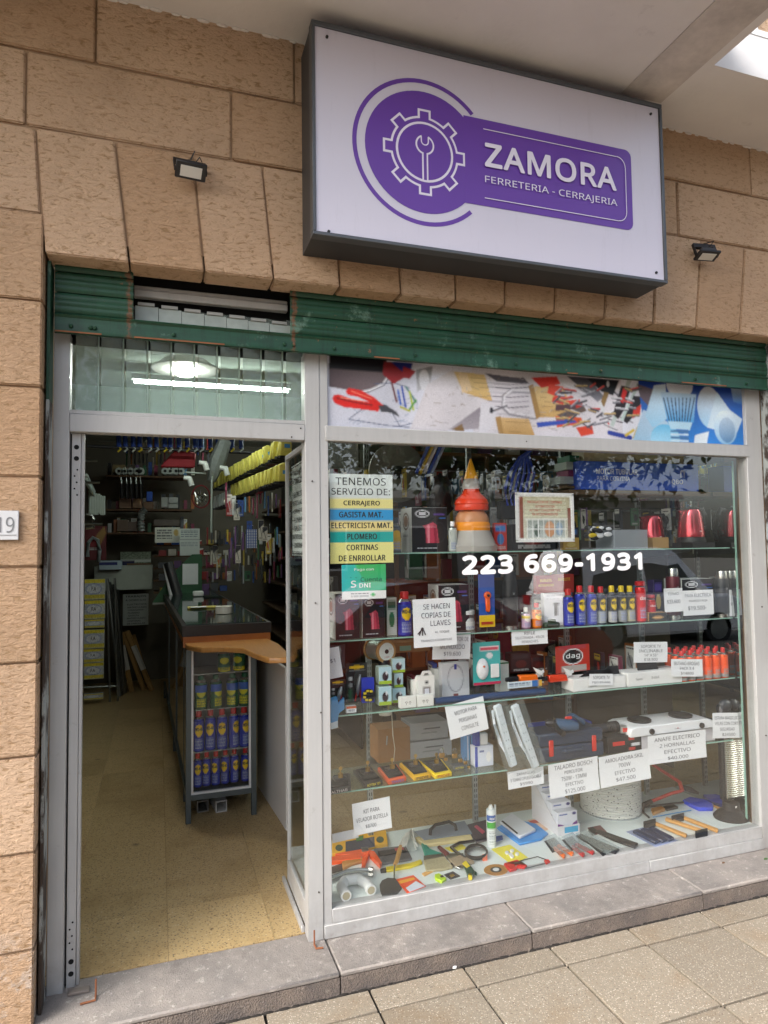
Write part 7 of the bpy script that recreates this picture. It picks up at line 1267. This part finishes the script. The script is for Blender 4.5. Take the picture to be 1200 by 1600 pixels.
for k, y in enumerate((851, 868, 887, 906, 925)):
    z = at(290, y, Y=5.1).z; x = at(241, y, Y=5.1).x
    while x < at(350, y, Y=5.1).x:
        w = random.uniform(.05, .12); c_ = random.choice(pal if k != 1 else ['8c2a2a', '8c2a2a', 'c8c4b8'])
        small(c_, '%s small carton on back shelf board number %d below the notices' % (cn[c_], k+1) if False else '%s small carton on the %s board below the notices' % (cn[c_], ['first', 'second', 'third', 'fourth', 'fifth'][k]), '%s small cartons on the %s board' % (cn[c_], ['first', 'second', 'third', 'fourth', 'fifth'][k]), (x+w/2, 5.12, z), (w, .2, random.uniform(.05, .1)), 'small_carton'); x += w+.006
t = T('checked_cloth', 'blue and white checked cloth hanging on the right in the shop', 'cloth', at(392, 838, Y=2.9)); c = Cv(10, 14, 'c8ccd4')
for i in range(5): c.rect(i*.2, 0, i*.2+.1, 1, '2a4a8c')
for j in range(7): c.rect(0, j/7, 1, j/7+.05, '2a4a8c')
box('cloth', M('b8bcc4', .9), -.04, .05, 0, .01, -.1, .06, t); c.flat('checks', t, -.04, .05, -.1, .06, -.0008)
# goods behind the window display
ru = T('rear_shelving', 'dark shelving with crates standing behind the window display', 'shelving', (0, 0, 0))
box('back_panel', M('4a4036', .9), 1.25, 2.95, 2.72, 2.74, 0, 2.7, ru)
for x in (1.25, 2.1, 2.93): box('post', M('6a4c30', .7), x, x+.03, 2.35, 2.38, 0, 2.7, ru)
for k in range(7):
    z = .3+k*.36; box('shelf_board', M('7a5836', .8), 1.26, 2.95, 2.36, 2.715, z-.025, z, ru); x = 1.32
    while x < 2.85:
        c_ = random.choice(pal+['a06030']*3+['4a4e54']*2); w = random.uniform(.08, .2); h = random.uniform(.12, .28)
        small(c_, '%s box on the %s shelf of the shelving behind the display' % (cn[c_], lv_[6-k]), '%s boxes on the %s rear shelf' % (cn[c_], lv_[6-k]), (x+w/2, 2.4, z), (w, .3, h), 'stock_box'); x += w+.02
hang = T('pegboard_rail', 'thin steel rail at the top back of the window display', 'rail', (0, 0, 0)); G().cyl((.1, .56, 2.08), (2.46, .56, 2.08), .006).o('rail', STEEL, hang); G().cyl((.1, .56, 1.86), (2.46, .56, 1.86), .006).o('rail', STEEL, hang)
x = .14
while x < 2.4:
    for z, nm in ((1.87, 'upper'), (1.66, 'lower')):
        if random.random() < .85:
            c_ = random.choice(pal+['2a2c30']*6+['4a4e54']*4); h = random.uniform(.12, .2); small(c_, '%s pack hanging from the %s rail at the back of the display' % (cn[c_], nm), '%s packs on the %s display rail' % (cn[c_], nm), (x+random.uniform(-.01, .01), .53+random.uniform(0, .04), z+(.2-h)), (random.uniform(.045, .08), .04, h))
    x += random.uniform(.08, .11)
for zz_, sn, dens in ((SB, 'second', .8), (SC, 'third', .7)):
    x = .5
    while x < 2.3:
        if random.random() < dens:
            c_ = random.choice(pal+['2a2c30']*3); small(c_, '%s box in the back row of the %s window shelf' % (cn[c_], sn), '%s boxes in the back row of the %s window shelf' % (cn[c_], sn), (x, .36, zz_), (random.uniform(.06, .1),   .06, random.uniform(.1, .2)), 'back_row_box')
        x += random.uniform(.1, .16)

# denser stock on the dim walls
back = [('high', 742, 5.62), ('second', 795, 5.62), ('third', 832, 5.62)]
for nm, y, Y in back:
    px = 168
    while px < 300:
        w = random.uniform(5, 12); c_ = random.choice(pal); a_ = at(px, y, Y=5.75)
        small(c_, '%s carton at the rear of the %s back-wall board' % (cn[c_], nm), '%s cartons on the %s back-wall board' % (cn[c_], nm), (a_.x, 5.8, a_.z), (w*.007, .1, random.uniform(.08, .2)), 'rear_carton'); px += w+2
for r_, (py, Y) in enumerate(((705, 4.6), (725, 4.8), (850, 4.7), (880, 4.7), (905, 4.6))):
    px = 322 if r_ > 1 else 196
    while px < (440 if r_ > 1 else 330):
        c_ = random.choice(pal+['2a2c30', '4a4e54']); a_ = at(px+random.uniform(-1, 1), py+random.uniform(-4, 8), Y=Y); nm = ['topmost', 'second', 'third', 'fourth', 'lowest'][r_]
        small(c_, '%s goods pack in the %s hanging line deep in the shop' % (cn[c_], nm), '%s goods packs in the %s hanging line' % (cn[c_], nm), a_, (random.uniform(.04, .07), .04, random.uniform(.1, .22)), 'goods_pack'); px += random.uniform(5, 9)
x = .62
while x < 2.35:
    for z, nm in ((1.90, 'upper'), (1.70, 'lower')):
        if random.random() < .75:
            c_ = random.choice(pal); h = random.uniform(.1, .17)
            small(c_, '%s blister pack hung in the middle of the display near the %s cord' % (cn[c_], nm), '%s blister packs on the %s display cord' % (cn[c_], nm), (x, .44, z+(.17-h)), (random.uniform(.04, .07), .02, h), 'blister_pack')
    x += random.uniform(.09, .13)
cdn = T('hanging_line', 'thin line stretched across the display for hanging packs', 'cord', (0, 0, 0))
for z in (2.07, 1.87): G().cyl((.5, .45, z), (2.46, .45, z), .002, n=6).o('cord', BLK, cdn)
# --- small wear outside
lf = T('dry_leaf', 'small dry leaf lying on the sill stone at the right', 'leaf', at(1130, 1348, Z=.001)); G().prism([(-.012, -.004), (0, -.007), (.012, 0), (.002, .007)], 0, .002, 'z').o('leaf', M('6b4a2c', .8), lf)
lf = T('green_leaf', 'small green leaf at the right edge of the sill stone', 'leaf', at(1196, 1342, Z=.002)); G().prism([(-.016, -.004), (0, -.008), (.016, 0), (.002, .008)], 0, .002, 'z').o('leaf', M('3f6a2c', .6), lf)
lf = T('paper_scrap', 'tiny white paper scrap where the step meets the pavement', 'litter', at(710, 1512, Z=-.08)); G().prism([(-.01, -.005), (.004, -.008), (.012, .002), (-.002, .007)], 0, .004, 'z').o('scrap', WHITE, lf)
# first-of-kind material note: every mesh keeps its own local shape
for o in list(COL.objects):
    if o.name.startswith(('bolt_holes', 'rust_patch')) and o.type == 'MESH': o['kind'] = 'stuff'
